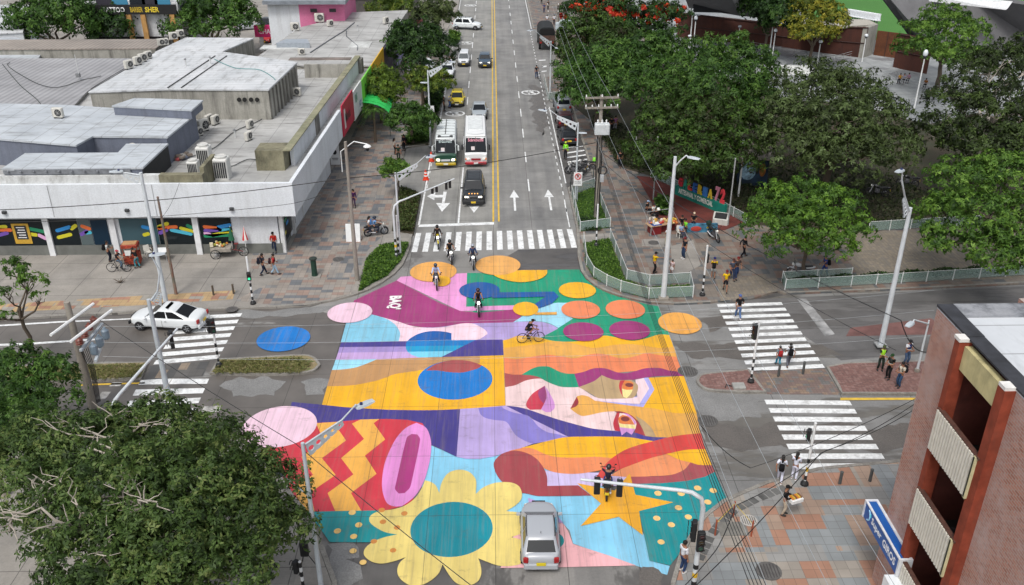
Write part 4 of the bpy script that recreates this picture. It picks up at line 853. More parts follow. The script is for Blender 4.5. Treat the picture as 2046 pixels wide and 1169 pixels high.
b=MB(); b.prism([(.56,.03),(24,.03),(24,-.85),(.56,-.85)],13.063,13.16); b.build('north_parapet',stain_mat('weathered_parapet',(150,152,156),(118,122,128),(58,60,66),.8,(1,1,1)),t); b=MB(); b.prism([(-.02,.03),(.55,.03),(.55,-2.3),(-.02,-2.3)],13.063,13.15); b.prism([(-.02,-2.303),(.55,-2.303),(.55,-24),(-.02,-24)],13.063,13.13); b.build('roof_edging',M((50,52,58),.85,0,.35,1.5),t)
for y in (-2.25,-5.2): b=MB(); b.box((-.1,y,13.06),(.5,.38,.12)); b.build('column_cap',M((214,212,208),.8),t)
for zt,zb in ((10.22,8.6),(6.75,5.15),(3.4,1.8)):
    bt=MB()
    for i in range(17):
        y=-2.34-i*.164; bt.box((-.37,y,(zt+zb)/2),(.12,.098,zt-zb))
    bt.mat(1); bt.box((-.30,-3.66,(zt+zb)/2),(.02,2.8,zt-zb-.02)); o=bt.build('balcony_railing',[M((212,208,196),.7,0,.08,3),M((58,54,48),.9)],t)
    bt=MB(); bt.box((-.31,-3.7,zt+.03),(.16,2.95,.06)); bt.build('handrail',M((86,56,46),.7,0,.3,4),o)
    bt=MB(); bt.box((-.28,-5.0,(zt+zb)/2),(.3,.12,zt-zb+.05)); bt.build('end_panel',M((196,190,150),.7),o)
    bt=MB(); bt.prism([(-.2,-2.27),(1.49,-2.27),(1.49,-5.14),(-.2,-5.14)],zb-.08,zb+.06); bt.build('balcony_floor',M((38,34,34),.8,0,.4,3),t)
    bt=MB(); bt.box((1.42,-4.3,zb+1.35),(.08,1.3,1.5)); w=bt.build('window',glass((30,32,34)),t)
    bt=MB()
    for y in (-3.65,-4.3,-4.95): bt.box((1.36,y,zb+1.35),(.07,.06,1.56))
    for z in (.6,2.1): bt.box((1.358,-4.3,zb+z),(.06,1.36,.06))
    bt.build('window_frame',M((210,212,212),.5),w)
    bt=MB(); random.seed(int(zt)); 
    for k in range(3): bt.box((.35+k*.3,-2.9-k*.6,zb+.3),(.6,.7,.5),.3*k,bev=.12)
    bt.build('tarpaulin',M((52,54,58),.5,0,.4,3),t)
b=MB(); b.box((.6,-3.7,13.35),(.0,.0,.0)) if False else None
RQ=[M((168,172,176),.6),M((72,56,100),.5)]; b.box((3.2,-2.9,13.3),(.7,.5,.5),.3); b.mat(1); b.tube([(3.3,-2.7,13.5),(5.5,-1.9,14.1)],.06,6); b.build('roof_winch',RQ,t); b=MB(); b.mat(1); b.tube([(4.4,-4.6,13.1),(4.4,-4.6,14.2),(6,-4.2,14.2)],.05,6); b.mat(0); b.box((5.0,-5.2,13.4),(2.2,1.2,.6)); b.build('roof_tank',RQ,t)
# shop fascia sign
t=thing('shop_sign','blue box sign reading Super GIROS on the brick block corner','sign',(15.3,27.2,2.7))
b=MB(); b.prism([(0,-1.72),(.45,-1.72),(.45,1.72),(0,1.72)],0,.78); b.build('sign_box',M((20,84,158),.35,0,.05,1),t)
b=MB(); b.prism([(-.03,-1.76),(.5,-1.76),(.5,-1.66),(-.03,-1.66)],-.02,.83); b.prism([(-.03,1.66),(.5,1.66),(.5,1.76),(-.03,1.76)],-.02,.83); b.prism([(-.03,-1.657),(.06,-1.657),(.06,1.657),(-.03,1.657)],.783,.83); b.prism([(.40,-1.657),(.5,-1.657),(.5,1.657),(.40,1.657)],.783,.83); b.build('sign_frame',M((214,216,220),.5),t)
b=MB(); text_mb(b,'Super',1.0,.42,frame((-.012,.42,.40),(0,-1,0),(-1,0,0)),bold=.03); text_mb(b,'GIROS',1.2,.36,frame((-.012,-.85,.40),(0,-1,0),(-1,0,0)),bold=.03); b.build('lettering',M((236,238,242),.5,0,0),t)
b=MB(); pts=[(-.012,1.3+.2*math.cos(a),.42+.26*math.sin(a)) for a in [R(x) for x in range(100,271,17)]]; b.tube(pts,.03,6); b.mat(1); b.sph((-.0,1.12,.5),(.02,.1,.1)); b.build('emblem',[M((150,200,230),.5,0,0),M((60,190,200),.5,0,0)],t)
t=thing('box_sign','white box sign with a looped black symbol under the balconies','sign',(15.15,24.7,1.9))
b=MB(); b.prism([(-.25,-.8),(.35,-.8),(.35,.9),(-.25,.9)],0,.75); b.build('sign_box',M((222,226,228),.4,0,.05,1),t)
b=MB()
for k in (0,1): b.tube([(-.262,.45-k*.2+.09*math.cos(a),.4+.12*math.sin(a)) for a in [2*PI*i/14 for i in range(15)]],.02,5)
b.box((-.26,-.2,.4),(.02,.04,.3)); b.build('emblem',M((40,42,44),.5,0,0),t)
b=MB(); q=G(2036,596,9.); b.prism([(0,0),(8,0),(8,-7),(0.2,-7)],0,9); o=b.build('brick_house',BRK); o.location=(q.x,q.y,0); tag(o,'second pinkish brick house at the far right edge beyond the white roof','building')
# --- stadium
FM=stain_mat('rusted_sheet',(80,42,30),(64,34,27),(44,30,28),.5,(2,2,.2))
def fence_run(label,p0,p1,ty0,ty1,n=14):
    a,b_=G(*p0),G(*p1); h0,h1=HT(a,ty0),HT(b_,ty1)
    t=thing('metal_fence',label,'fence',a); v=b_-a; d=v.normalized(); nn=Vector((-d.y,d.x,0))*.12
    b=MB(); K=int(v.length/.8)
    for i in range(K):
        q0,q1=v*(i/K),v*((i+1)/K); s=(.05 if i%2 else 0); z0=h0+(h1-h0)*i/K
        b.prism([(q0.x+nn.x*s*4,q0.y+nn.y*s*4),(q1.x+nn.x*s*4,q1.y+nn.y*s*4),(q1.x+nn.x*(1+s*4),q1.y+nn.y*(1+s*4)),(q0.x+nn.x*(1+s*4),q0.y+nn.y*(1+s*4))],0,z0)
    b.build('sheeting',FM,t)
    b=MB()
    for f in (.5,.97): b.tube([(-nn.x*.6,-nn.y*.6,h0*f),(v.x-nn.x*.6,v.y-nn.y*.6,h1*f)],.07,6)
    b.build('rail',M((60,38,34),.8),t)
fence_run('long rust brown sheet metal stadium fence behind the plaza lamps',(1352,76),(1560,97),25,48)
fence_run('rust brown fence panel under the yellow tinged tree',(1560,98),(1724,119),48,54)
fence_run('short rust brown fence panel right of the gate',(1783,137),(1850,150),66,78)
a=G(1745,112); bq=G(1787,118); hh=HT(a,61); t=thing('metal_gate','double leaf ochre brown metal gate in the stadium fence','gate',a); v=bq-a
b=MB()
for i in range(10):
    q0,q1=v*(i/10),v*((i+.92)/10); b.prism([(q0.x,q0.y),(q1.x,q1.y),(q1.x,q1.y+.12),(q0.x,q0.y+.12)],.1,hh)
b.build('gate_leaf',M((100,58,34),.8,0,.25,1),t); b=MB(); b.tube([(v.x/2,v.y/2-.06,.1),(v.x/2,v.y/2-.06,hh)],.07,6); b.build('gate_post',M((70,44,34),.8),t)
a=G(1723,119); bq=G(1744,110); t=thing('concrete_wall','stained white concrete side wall next to the stadium gate','wall',a); v=bq-a; hh=HT(a,56)
b=MB(); b.prism([(0,0),(v.x,v.y),(v.x-.5,v.y+.4),(-.5,.4)],0,hh); b.build('wall',W_CONC,t); b=MB(); b.prism([(-8,-.2),(v.x,v.y+.3),(v.x,v.y+4),(-8,8)],hh-.3,hh-.05); b.build('landing',M((168,164,154),.8),t)
seat=None; A_=G(1694,36,4.); B_=G(1752,46,4.)
for i in range(13):
    q=A_.lerp(B_,i/12)
    if seat is None:
        seat=thing('spectator_chair','small white plastic chair in the single row above the stadium gate','chair',q,R(-15),'white chairs above the gate')
        b=MB(); b.box((0,0,.4),(.9,.7,.12),bev=.05); b.build('seat',M((206,210,214),.5),seat); b=MB(); b.box((0,.38,.85),(.9,.12,.8),bev=.05); b.build('backrest',M((206,210,214),.5),seat)
        b=MB(); b.box((0,.1,.17),(.2,.3,.36)); b.build('leg',M((120,120,120),.6),seat)
    else: dup(seat,q,R(-15))
def slope_panel(name,label,pts,t_,mt,extra=()):
    P=[G(*p) for p in pts]; o=P[0]; t=thing(name,label,'stadium stand',(o.x,o.y,0))
    Q=[p-Vector((o.x,o.y,0)) for p in P]; nn=(Q[1]-Q[0]).cross(Q[-1]-Q[0]).normalized()
    if nn.y>0: nn=-nn
    b=MB(); n_=len(Q); b.add(Q+[q-nn*t_ for q in Q],[tuple(range(n_)),tuple(range(2*n_-1,n_-1,-1))]+[(i,n_+i,n_+(i+1)%n_,(i+1)%n_) for i in range(n_)]); b.build('raked_underside',mt,t)
    for nm,pp,mm in extra:
        P2=[G(*p)-Vector((o.x,o.y,0))+nn*.12 for p in pp]; b=MB(); m_=len(P2); b.add(P2+[q-nn*.3 for q in P2],[tuple(range(m_)),tuple(range(2*m_-1,m_-1,-1))]+[(i,m_+i,m_+(i+1)%m_,(i+1)%m_) for i in range(m_)]); b.build(nm,mm,t)
CG=stain_mat('stand_concrete',(104,104,106),(92,92,95),(82,82,82),.5,(.4,.4,.2))
slope_panel('stadium_stand','grey raked concrete underside of the stadium stand at the top right',[(1822,66,1.5),(1870,104,.8),(1975,100,.8),(2110,100,.8),(2110,10,8.),(1940,-12,8.),(1770,-12,8.)],.6,CG,[('edge_beam',[(1822,66,1.5),(1812,60,1.5),(1758,-12,8.),(1772,-12,8.)],M((84,84,86),.8)),('top_band',[(1850,0,7.2),(2012,18,7.2),(2022,4,8.),(1850,-12,8.)],M((206,208,210),.8))])
slope_panel('stadium_stand','dark louvred stadium stand underside above the rust fence',[(1376,16,4.5),(1480,32,4.5),(1560,40,4.5),(1560,-14,9.),(1365,-14,9.)],.5,CG,[('louvre',[(1385,4+k*5.2,6.4-k*.38),(1470+k*3,6+k*5.4,6.4-k*.38),(1471+k*3,9+k*5.4,6.2-k*.38),(1387,7+k*5.2,6.2-k*.38)],M((40,42,46),.8)) for k in range(4)]+[('edge_beam',[(1482,32,4.5),(1490,31,4.5),(1468,-12,9.),(1458,-12,9.)],M((128,128,130),.8))])
# roof clutter: cable runs, vents, debris
random.seed(21)
for k,(lb,z,pts) in enumerate([('grey cable snaking over the grey roof behind the cooling units',5.23,[(345,318),(420,300),(470,262),(520,240),(560,205)]),('thin teal hose across the white warehouse roof',8.03,[(430,118),(470,136),(520,140),(545,160)]),('dark cable looped over the corrugated hall roof',5.65,[(20,125),(60,160),(110,175),(165,160),(200,150)]),('second dark cable running down the corrugated hall roof',5.65,[(5,128),(40,170),(75,200),(90,225)]),('pale pipe along the left edge of the warehouse roof',8.05,[(182,178),(240,142),(300,110)]),('loose black cable from the stained parapet across the low roof',5.24,[(535,330),(500,318),(470,330),(452,338)]),('cable run along the foot of the white roof wall',5.26,[(600,300),(630,245),(665,195),(690,160)])]):
    P=[G(x,y,z+.03) for x,y in pts]; Q=smooth_poly([(p.x,p.y) for p in P],5,False,180)[:-5]; b=MB(); b.tube([(q.x,q.y,z+.04) for q in Q],.035,5); tag(b.build('roof_cable',M((60,64,64) if k!=1 else (90,140,140),.7,0,0)),lb,'cable')
for k,(px,py,z,lb) in enumerate([(372,132,8.,'small white vent pipe in the middle of the warehouse roof'),(421,128,8.,'white vent pipe right of the middle one on the warehouse roof'),(160,160,5.6,'thin antenna mast with a grey box on the corrugated hall'),(470,275,5.2,'short vent pipe on the grey roof near the lone air conditioner'),(715,62,5.5,'short vent pipe on the shop row roof')]):
    B=G(px,py,z); t=thing('vent_pipe',lb,'pipe',B); b=MB(); h=2.6 if k==2 else .6; b.tube([(0,0,0),(0,0,h)],.03 if k==2 else .07,6); b.build('pipe',M((196,198,198),.5),t); b=MB(); b.tube_z((0,0,h),[(.05,0),(.14,.04),(.1,.14)],8) if k!=2 else b.box((-.1,0,.5),(.4,.3,.4)); b.build('cap',M((120,122,124),.6),t)
t=thing('rubbish_heap','little heap of coloured rubbish at the foot of the blue grey wall on the roof','rubbish',G(356,316,5.2))
for k in range(16): b=MB(); b.box((random.uniform(-1,1),random.uniform(-.7,.7),random.uniform(.05,.3)),(.4,.3,.15),random.random()*3); b.build('scrap',M(random.choice([(150,70,70),(120,110,100),(190,186,180),(90,96,110)]),.8),t)
# ---------------------------------------------------------------- air conditioners
def ac_proto(w,h,d,label):
    t=thing('air_conditioner',label,'air conditioner',(0,0,0))
    b=MB(); b.box((0,0,h/2+.12),(w,d,h),bev=.05); b.build('casing',M((198,196,188),.5,0,.1,3,0,.4,.3),t)
    b=MB(); b.cyl((w*.12,-d/2-.01,h/2+.12),h*.38,.04,18,'y'); b.mat(1)
    for k in range(4): b.box((w*.12,-d/2-.035,h/2+.12),(h*.72,.015,.03),mt=Matrix.Rotation(k*PI/4,3,'Y'))
    b.build('fan_grille',[M((34,36,38),.7),M((150,150,148),.6)],t)
    for x in (-.32,.32): b=MB(); b.box((w*x,0,.06),(.08,d,.12)); b.build('foot',M((70,70,70),.7),t)
    return t
acl=[(118,236,7.4,-10,1.0,'large box air conditioner facing the front edge of the blue grey roof'),(146,139,8.0,60,1.1,'air conditioner lowest of the line at the warehouse roof edge'),(158,130,8.0,60,1.1,'air conditioner second from the bottom at the warehouse roof edge'),(166,124,8.0,60,1.1,'air conditioner third up the warehouse roof edge'),(297,118,8.0,60,1.,'orange sided air conditioner at the top of the warehouse edge'),(323,92,6.3,30,1.1,'paired air conditioner at the corner of the white annex roof'),(330,91,6.3,30,1.1,'paired air conditioner just right of its twin by the annex corner'),(347,80,6.3,30,1.2,'single air conditioner halfway up the annex roof edge'),(361,74,6.3,30,1.1,'topmost air conditioner on the annex roof corner'),
 (370,268,5.2,20,1.3,'grey air conditioner on a stand beside the blue grey wall'),(407,263,5.2,60,1.4,'tall air conditioner beside the blue grey wall corner'),(398,272,5.2,60,1.0,'short air conditioner in front of the tall one'),(418,248,5.2,70,1.1,'dark air conditioner tucked under the warehouse wall'),(431,249,5.2,70,1.1,'air conditioner on the roof right under the stained warehouse wall'),(500,257,5.2,70,1.0,'air conditioner alone in the middle of the grey roof'),(497,281,5.2,70,1.0,'air conditioner beside the black skylight slot on the grey roof'),(594,192,5.2,-20,1.1,'air conditioner on a wire stand near the long white roof wall'),(639,45,5.5,0,1.6,'biggest air conditioner against the pink wall'),(620,43,5.5,0,1.2,'air conditioner with round fan left of the biggest at the pink wall'),(590,62,5.5,0,1.4,'dark grilled air conditioner at the left edge of the shop row roof'),(660,53,5.5,40,1.1,'small air conditioner out on the shop row roof below the pink wall'),(771,48,5.5,60,1.2,'air conditioner at the far right edge of the shop row roof'),(603,110,5.5,0,1.,'dark chimney-like air conditioner by the warehouse corner')]
proto=None
acl[1:4]=[(258,138,8.02,60,1.1,acl[1][5]),(276,130,8.02,60,1.1,acl[2][5]),(286,124,8.02,60,1.1,acl[3][5])]
for px,py,z,rz,s,lb in acl:
    p=G(px,py,z)
    if proto is None: proto=ac_proto(.95,.8,.38,lb); proto.location=p; proto.rotation_euler=(0,0,R(rz)); proto.scale=(s*.95,)*3; proto['group']='air conditioners on the roofs'
    else: dup(proto,p,R(rz),lb,None,(s*.84,)*3)
tp=None
for px,py,s,lb in ((412,334,1.,'tall white cooling unit with a top fan, tallest behind the white fascia'),(447,356,1.05,'white cooling unit with dark side grille, front right behind the fascia'),(390,352,.8,'low white cooling unit half hidden by the stained parapet')):
    p=G(px,py,5.2)
    if tp is None:
        tp=thing('cooling_unit',lb,'cooling unit',p,0,'top-fan cooling units on the roof')
        b=MB(); b.box((0,0,.85),(1.,1.,1.7),bev=.06); b.build('casing',M((206,206,202),.5,0,.1,2),tp); b=MB(); b.tube_z((0,0,1.7),[(.42,0),(.42,.16),(.36,.2),(.34,.14)],18); b.build('fan_shroud',M((190,190,186),.5),tp)
        b=MB()
        for i in range(6): b.box((-.36+i*.144,-.51,.85),(.1,.03,1.3))
        b.build('grille',M((44,46,48),.7),tp)
    else: dup(tp,p,0,lb,None,(s,s,s*.9))
# ---------------------------------------------------------------- vegetation
import numpy as np
rng=np.random.default_rng(11)
def leaf_mat(cols,key):
    k=('leaf',key)
    if k in _M: return _M[k]
    m,n,l,b=nt('foliage_'+key); g=n.new('ShaderNodeNewGeometry')
    at=n.new('ShaderNodeAttribute'); at.attribute_name='tone'
    v=math_(n,l,'ADD',math_(n,l,'MULTIPLY',g.outputs['Random Per Island'],.34),math_(n,l,'MULTIPLY',at.outputs['Fac'],.66))
    c=ramp(n,l,v,[(.12+.76*i/(len(cols)-1),lin(x)) for i,x in enumerate(cols)])
    l.new(c,b.inputs['Base Color']); b.inputs['Roughness'].default_value=.55; b.inputs['Specular IOR Level'].default_value=.3
    tr=n.new('ShaderNodeBsdfTranslucent'); l.new(c,tr.inputs[0]); mx=n.new('ShaderNodeMixShader'); mx.inputs[0].default_value=.3
    l.new(b.outputs[0],mx.inputs[1]); l.new(tr.outputs[0],mx.inputs[2]); l.new(mx.outputs[0],n['Material Output'].inputs[0])
    _M[k]=m; return m
def leaf_mesh(name,P,D,Nn,L,W,tone,mats):
    "P base points, D leaf direction, Nn leaf normal, L length, W width -> one diamond per leaf"
    N_=len(P); S=np.cross(D,Nn); S/=np.linalg.norm(S,axis=1,keepdims=True)+1e-9
    v=np.empty((N_,4,3),np.float32); L=L[:,None]; W=W[:,None]
    v[:,0]=P; v[:,1]=P+D*L*.5+S*W*.5+Nn*L*.06; v[:,2]=P+D*L-Nn*L*.08; v[:,3]=P+D*L*.5-S*W*.5+Nn*L*.06
    me=bpy.data.meshes.new(name); me.vertices.add(N_*4); me.vertices.foreach_set('co',v.ravel())
    me.loops.add(N_*4); me.loops.foreach_set('vertex_index',np.arange(N_*4,dtype=np.int32))
    me.polygons.add(N_); me.polygons.foreach_set('loop_start',np.arange(0,N_*4,4,dtype=np.int32)); me.polygons.foreach_set('loop_total',np.full(N_,4,np.int32))
    a=me.attributes.new('tone','FLOAT','FACE'); a.data.foreach_set('value',tone.astype(np.float32))
    me.materials.append(mats); me.update(calc_edges=True); return me
def unit(v): return v/(np.linalg.norm(v,axis=-1,keepdims=True)+1e-9)
def crown_leaves(lobes,n,ls,clump=.55,droop=.25,flat=.85,rosette=5,box=False,aspect=.38):
    "leaf clusters spread over and through a set of ellipsoid lobes"
    n=int(n*1.3); ls=ls*.86; vol=np.array([ (r[0]*r[1]+r[0]*r[2]+r[1]*r[2]) for c,r in lobes]); pr=vol/vol.sum()
    nc=max(8,int(n/(rosette*9)))
    li=rng.choice(len(lobes),nc,p=pr); C=np.array([tuple(c) for c,r in lobes])[li]; Rr=np.array([r for c,r in lobes])[li]
    d=unit(rng.normal(size=(nc,3))); d[:,2]=np.where(d[:,2]<-.35,-d[:,2]*.6,d[:,2])
    s=1-np.abs(rng.normal(size=nc))*.16-.5*(rng.random(nc)<.12)*rng.random(nc)
    cc=C+d*Rr*s[:,None]+rng.normal(size=(nc,3))*clump*.35
    cr=clump*(.6+.8*rng.random(nc)); ctone=rng.random(nc)
    m=n//rosette; ci=rng.integers(0,nc,m)
    o=unit(rng.normal(size=(m,3))*.8+d[ci]*.9+np.array([0,0,.55])); rad=cr[ci]*(.35+.65*rng.random(m)**.5)
    rp=cc[ci]+o*rad[:,None]*np.array([1,1,flat])
    P=np.repeat(rp,rosette,0); O=np.repeat(o,rosette,0); M_=len(P)
    D=rng.normal(size=(M_,3)); D-=O*(np.sum(D*O,1,keepdims=True))*.8; D=unit(D); D[:,2]-=droop*rng.random(M_); D=unit(D)
    Nn=unit(O+np.array([0,0,.25])+rng.normal(size=(M_,3))*.26); Nn=unit(Nn-D*np.sum(Nn*D,1,keepdims=True))
    L=ls*(.65+.7*rng.random(M_)); W=L*aspect*(.8+.5*rng.random(M_))
    tone=np.clip(np.repeat(ctone[ci],rosette)*.8+.2*rng.random(M_),0,1)
    return P,D,Nn,L,W,tone
BARK=stain_mat('bark',(104,92,78),(82,72,62),(52,46,40),.6,(3,3,.5)); BARKW=stain_mat('pale_bark',(176,168,156),(150,142,132),(104,98,90),.5,(3,3,.5))
def branch_path(a,b_,n=5,wob=.12,sag=0):
    a,b_=Vector(a),Vector(b_); L=(b_-a).length; P=[]
    for i in range(n+1):
        t=i/n; q=a.lerp(b_,t); w_=math.sin(PI*t)*wob*L
        P.append(q+Vector((random.uniform(-1,1)*w_,random.uniform(-1,1)*w_,random.uniform(-.5,1)*w_*.6+sag*math.sin(PI*t))))
    P[0]=a;P[-1]=b_; return P
def tree(name,label,lobes,cols,key,n=6000,ls=.3,base=None,bz=.13,tr=.22,bark=None,clump=.6,droop=.25,rosette=5,twigs=0,flowers=None,group=None,cat='tree',aspect=.38,flat=.85,limbs=True):
    """lobes: (px,py,z,rpx,rz) measured crown parts; base: photo pixel of the trunk foot"""
    Ls=[]
    for px,py,z,rp,rz in lobes:
        c=G(px,py,z); r=rp*depth(c)/F; Ls.append((c,(r,r,rz)))
    cen=sum((c for c,r in Ls),Vector((0,0,0)))/len(Ls)
    bp=G(base[0],base[1],bz) if base else Vector((cen.x,cen.y,bz))
    t=thing(name,label,cat,bp,0,group)
    LL=[(c-bp,r) for c,r in Ls]
    me=leaf_mesh('crown',*crown_leaves(LL,n,ls,clump,droop,flat,rosette,aspect=aspect),leaf_mat(cols,key)); o=bpy.data.objects.new('crown',me); COL.objects.link(o); o.parent=t
    if limbs:
        random.seed(hash(label)%1000 if False else len(label)*7+n)
        bk=bark or BARK; low=min(c.z-r[2]*.5 for c,r in LL); fork=Vector((random.uniform(-.3,.3),random.uniform(-.3,.3),max(.8,low*.75)))
        b=MB(); P=branch_path((0,0,-.05),fork,4,.04); b.tube(P,[tr*1.25,tr,tr*.92,tr*.88,tr*.85],9)
        b.build('trunk',bk,t,60)
        for c,r in LL:
            b=MB(); P=branch_path(fork-Vector((0,0,.1)),c,5,.1); b.tube(P,[tr*.7*(1-.16*i) for i in range(6)],7)
            for k in range(2+twigs):
                d=Vector((random.gauss(0,1),random.gauss(0,1),abs(random.gauss(.5,.6)))).normalized()
                e=c+Vector((d.x*r[0],d.y*r[1],d.z*r[2]))*random.uniform(.62,.9)*(1.15 if twigs>4 else 1); q=P[random.choice((3,4,5))]
                b.tube(branch_path(q,e,4,.12),[tr*.26,tr*.2,tr*.15,tr*.1,tr*.05],5)
            b.build('limb',bk,t,60)
    if flowers:
        rgb,fk,amt=flowers
        sub=[LL[i] for i in fk] if fk else LL
        me=leaf_mesh('blossom',*crown_leaves([(c+Vector((0,0,r[2]*.05)),tuple(x*1.04 for x in r)) for c,r in sub],amt,ls*.9,.5,.1,.6,5,aspect=.7),leaf_mat(rgb,'bloom_'+key)); f=bpy.data.objects.new('blossom',me); COL.objects.link(f); f.parent=t
    return t
DG=[(20,36,16),(34,58,24),(50,80,30),(70,100,40)]; MG_=[(30,52,22),(50,80,30),(70,104,40),(96,128,54)]; BG=[(38,64,24),(62,94,32),(86,120,42),(114,146,58)]
OG=[(36,44,24),(58,72,36),(78,94,50),(100,112,66)]; RG=[(46,36,22),(44,62,24),(60,88,32),(86,112,44)]; YG=[(40,58,22),(66,88,28),(92,114,36),(128,134,50)]
# trees along the west pavement
tree('ficus_tree','round clipped dark green ficus beside the green bus, forked trunk in the planter',[(820,238,3.9,44,1.6),(795,246,3.7,28,1.3),(848,242,3.7,28,1.3)],MG_,'mid',9000,.26,(825,287),tr=.16,clump=.3)
tree('clipped_tree','flat topped yellow green clipped tree left of the parked white sedan',[(850,155,4.2,32,1.2),(880,160,4.,26,1.1),(830,163,4,26,1.1),(858,172,3.7,34,1.1)],YG,'yellow',8000,.28,(846,207),tr=.2,clump=.32)
tree('round_tree','bright green bushy tree beside the green awning',[(765,160,4.3,30,1.6),(745,180,3.9,28,1.8),(785,185,3.6,26,1.8),(762,200,3.,30,1.8)],YG[:3]+[(110,140,40)],'lime',9000,.3,(768,222),tr=.16,clump=.4)
tree('spreading_tree','large dark glossy tree over the west pavement in front of the lilac board',[(835,85,6,45,2.2),(805,75,6,28,1.8),(870,95,5.5,32,2),(845,115,4.6,48,1.8),(800,105,5,24,1.6)],DG,'dark',12000,.42,(842,142),tr=.24,clump=.8)
tree('sparse_tree','sparse olive brown tree at the top of the west pavement',[(870,25,6.5,40,2.2),(850,40,5.8,28,1.8),(895,40,5.5,24,1.6)],OG,'olive',4500,.42,(872,66),tr=.22,twigs=4,clump=.8)
tree('small_tree','little green tree with a lollipop crown beside the driveway and cones',[(790,338,2.6,24,.9),(775,345,2.4,14,.6),(806,346,2.4,14,.6)],BG,'bright',3500,.24,(796,374),tr=.07,clump=.35)
tree('leafy_tree','wide feathery green tree behind the tin roof row at far left',[(70,30,6,50,2.4),(130,35,6.5,55,2.6),(170,45,5.5,45,2.2),(90,60,4.5,50,2),(40,55,5,24,1.6)],MG_,'mid',9000,.55,None,bz=0,tr=.3,clump=1.)
tree('leafy_tree','dark leafy tree right of the wide feathery one in front of the tattoo sign',[(205,30,6,40,2.2),(235,55,4.8,34,1.9),(215,65,4,40,1.6)],DG,'dark',6000,.55,None,bz=0,tr=.3,clump=1.)
tree('leafy_tree','broad green tree between the black signs and the pink house',[(380,25,6,55,2.5),(440,20,6.5,60,2.6),(480,40,5.5,40,2),(360,55,4.5,40,1.8),(430,58,4.5,50,1.8)],MG_,'mid',11000,.55,None,bz=0,tr=.3,clump=1.)
tree('street_tree','small pale green street tree in front of the long grey shop building',[(770,14,5,34,1.4),(800,18,4.6,26,1.2)],YG,'yellow',3000,.5,None,tr=.15,clump=.7)
# park
tree('park_tree','tall flat crowned tree row end right beside the parked black truck',[(1150,75,5.5,36,2),(1190,65,6,40,2.2),(1225,85,6,42,2.2),(1140,110,5,30,1.8)],RG,'russet',12000,.42,None,tr=.22,clump=.8)
tree('park_tree','dense green tree above the parked cars on the avenue side of the park',[(1150,150,5.2,42,2),(1195,135,6,46,2.2),(1245,125,6.2,46,2.2),(1170,190,4.5,44,1.8),(1225,180,5.4,46,2)],MG_,'mid',16000,.42,None,tr=.26,clump=.8)
tree('park_tree','broad green tree behind the domed mango, left of the plaza',[(1290,115,6.4,46,2.2),(1330,105,6.4,40,2),(1280,165,5.6,50,2)],MG_,'mid',10000,.42,None,tr=.26,clump=.8)
tree('mango_tree','big domed mango tree with drooping leaves in the middle of the park',[(1450,120,8,60,2.6),(1400,140,7.6,60,2.6),(1510,150,7.,50,2.4),(1440,190,6.8,80,2.6),(1350,190,6.4,60,2.4),(1500,210,5.6,60,2.2)],MG_[:3]+[(98,128,54)],'mango',24000,.42,None,tr=.34,clump=.85,droop=.6,rosette=7,aspect=.3)
tree('mango_tree','brownish mango tree in front of the big domed mango',[(1340,235,6,60,2.2),(1420,245,6,70,2.3),(1480,270,5.4,60,2.2),(1310,270,5,46,1.9),(1380,300,4.8,70,2),(1450,320,4.4,60,1.9),(1290,310,4.,36,1.5),(1340,330,4,60,1.6)],RG,'russet',26000,.38,None,tr=.3,clump=.75,droop=.5,rosette=6,aspect=.32)
tree('acacia_tree','huge grey green fine leaved tree at the right of the park',[(1620,180,7.4,70,2.3),(1690,190,7.4,70,2.3),(1580,240,6.8,70,2.3),(1660,260,7,90,2.5),(1740,240,6.6,70,2.2),(1590,300,5.6,70,2.1),(1690,320,5.4,90,2.1),(1770,300,5,60,1.9)],OG[:3]+[(96,116,68)],'greygreen',30000,.34,None,tr=.34,clump=.8,twigs=2,droop=.35)
tree('flame_tree','flame tree with scarlet blossom behind the clipped park trees',[(1165,28,6.4,40,1.9),(1215,34,6.6,50,2.1),(1270,30,7,50,2.2),(1320,35,6.6,44,2.1),(1260,70,5,50,1.8),(1310,75,4.6,36,1.6)],DG,'dark',12000,.5,None,tr=.3,clump=.9,flowers=([(160,40,24),(196,60,34),(206,80,48)],(0,1,2,3),3400))
tree('broad_leaf_tree','dark large leaved tree overhanging the rust fence',[(1520,8,7,40,2),(1555,25,6.6,44,2),(1510,25,6,24,1.6),(1560,50,5,36,1.6)],DG,'dark',7000,.6,None,tr=.22,clump=.9)
tree('yellow_blossom_tree','yellow tinged tree in front of the rust fence panel',[(1625,25,7,50,2),(1660,45,6.4,34,1.8),(1590,42,6,26,1.6),(1630,70,5,44,1.8)],[(46,62,22),(84,98,30),(128,130,40),(172,158,58)],'golden',10000,.42,None,tr=.22,clump=.75)
tree('plaza_tree','bright lime green layered tree before the grey stadium stand',[(1890,40,7.5,50,1.7),(1850,60,7,48,1.6),(1930,65,7,46,1.7),(1840,100,5.6,48,1.5),(1890,105,6,60,1.6),(1935,115,5.4,44,1.6)],BG,'bright',13000,.42,(1872,176),bz=.25,tr=.28,clump=.8,flat=.5)
tree('dark_tree','dark tangled tree with bare grey branches at the right edge',[(1960,150,7.4,60,2.4),(2040,130,7.4,60,2.6),(1920,210,6.6,60,2.3),(2010,230,6.6,80,2.6),(1880,270,5.4,60,2.1),(1970,300,5.4,80,2.2),(2060,300,5.6,70,2.4)],[(26,32,18),(42,54,26),(60,78,34),(84,104,48)],'tangled',26000,.36,None,tr=.3,clump=.7,twigs=9,bark=BARKW)
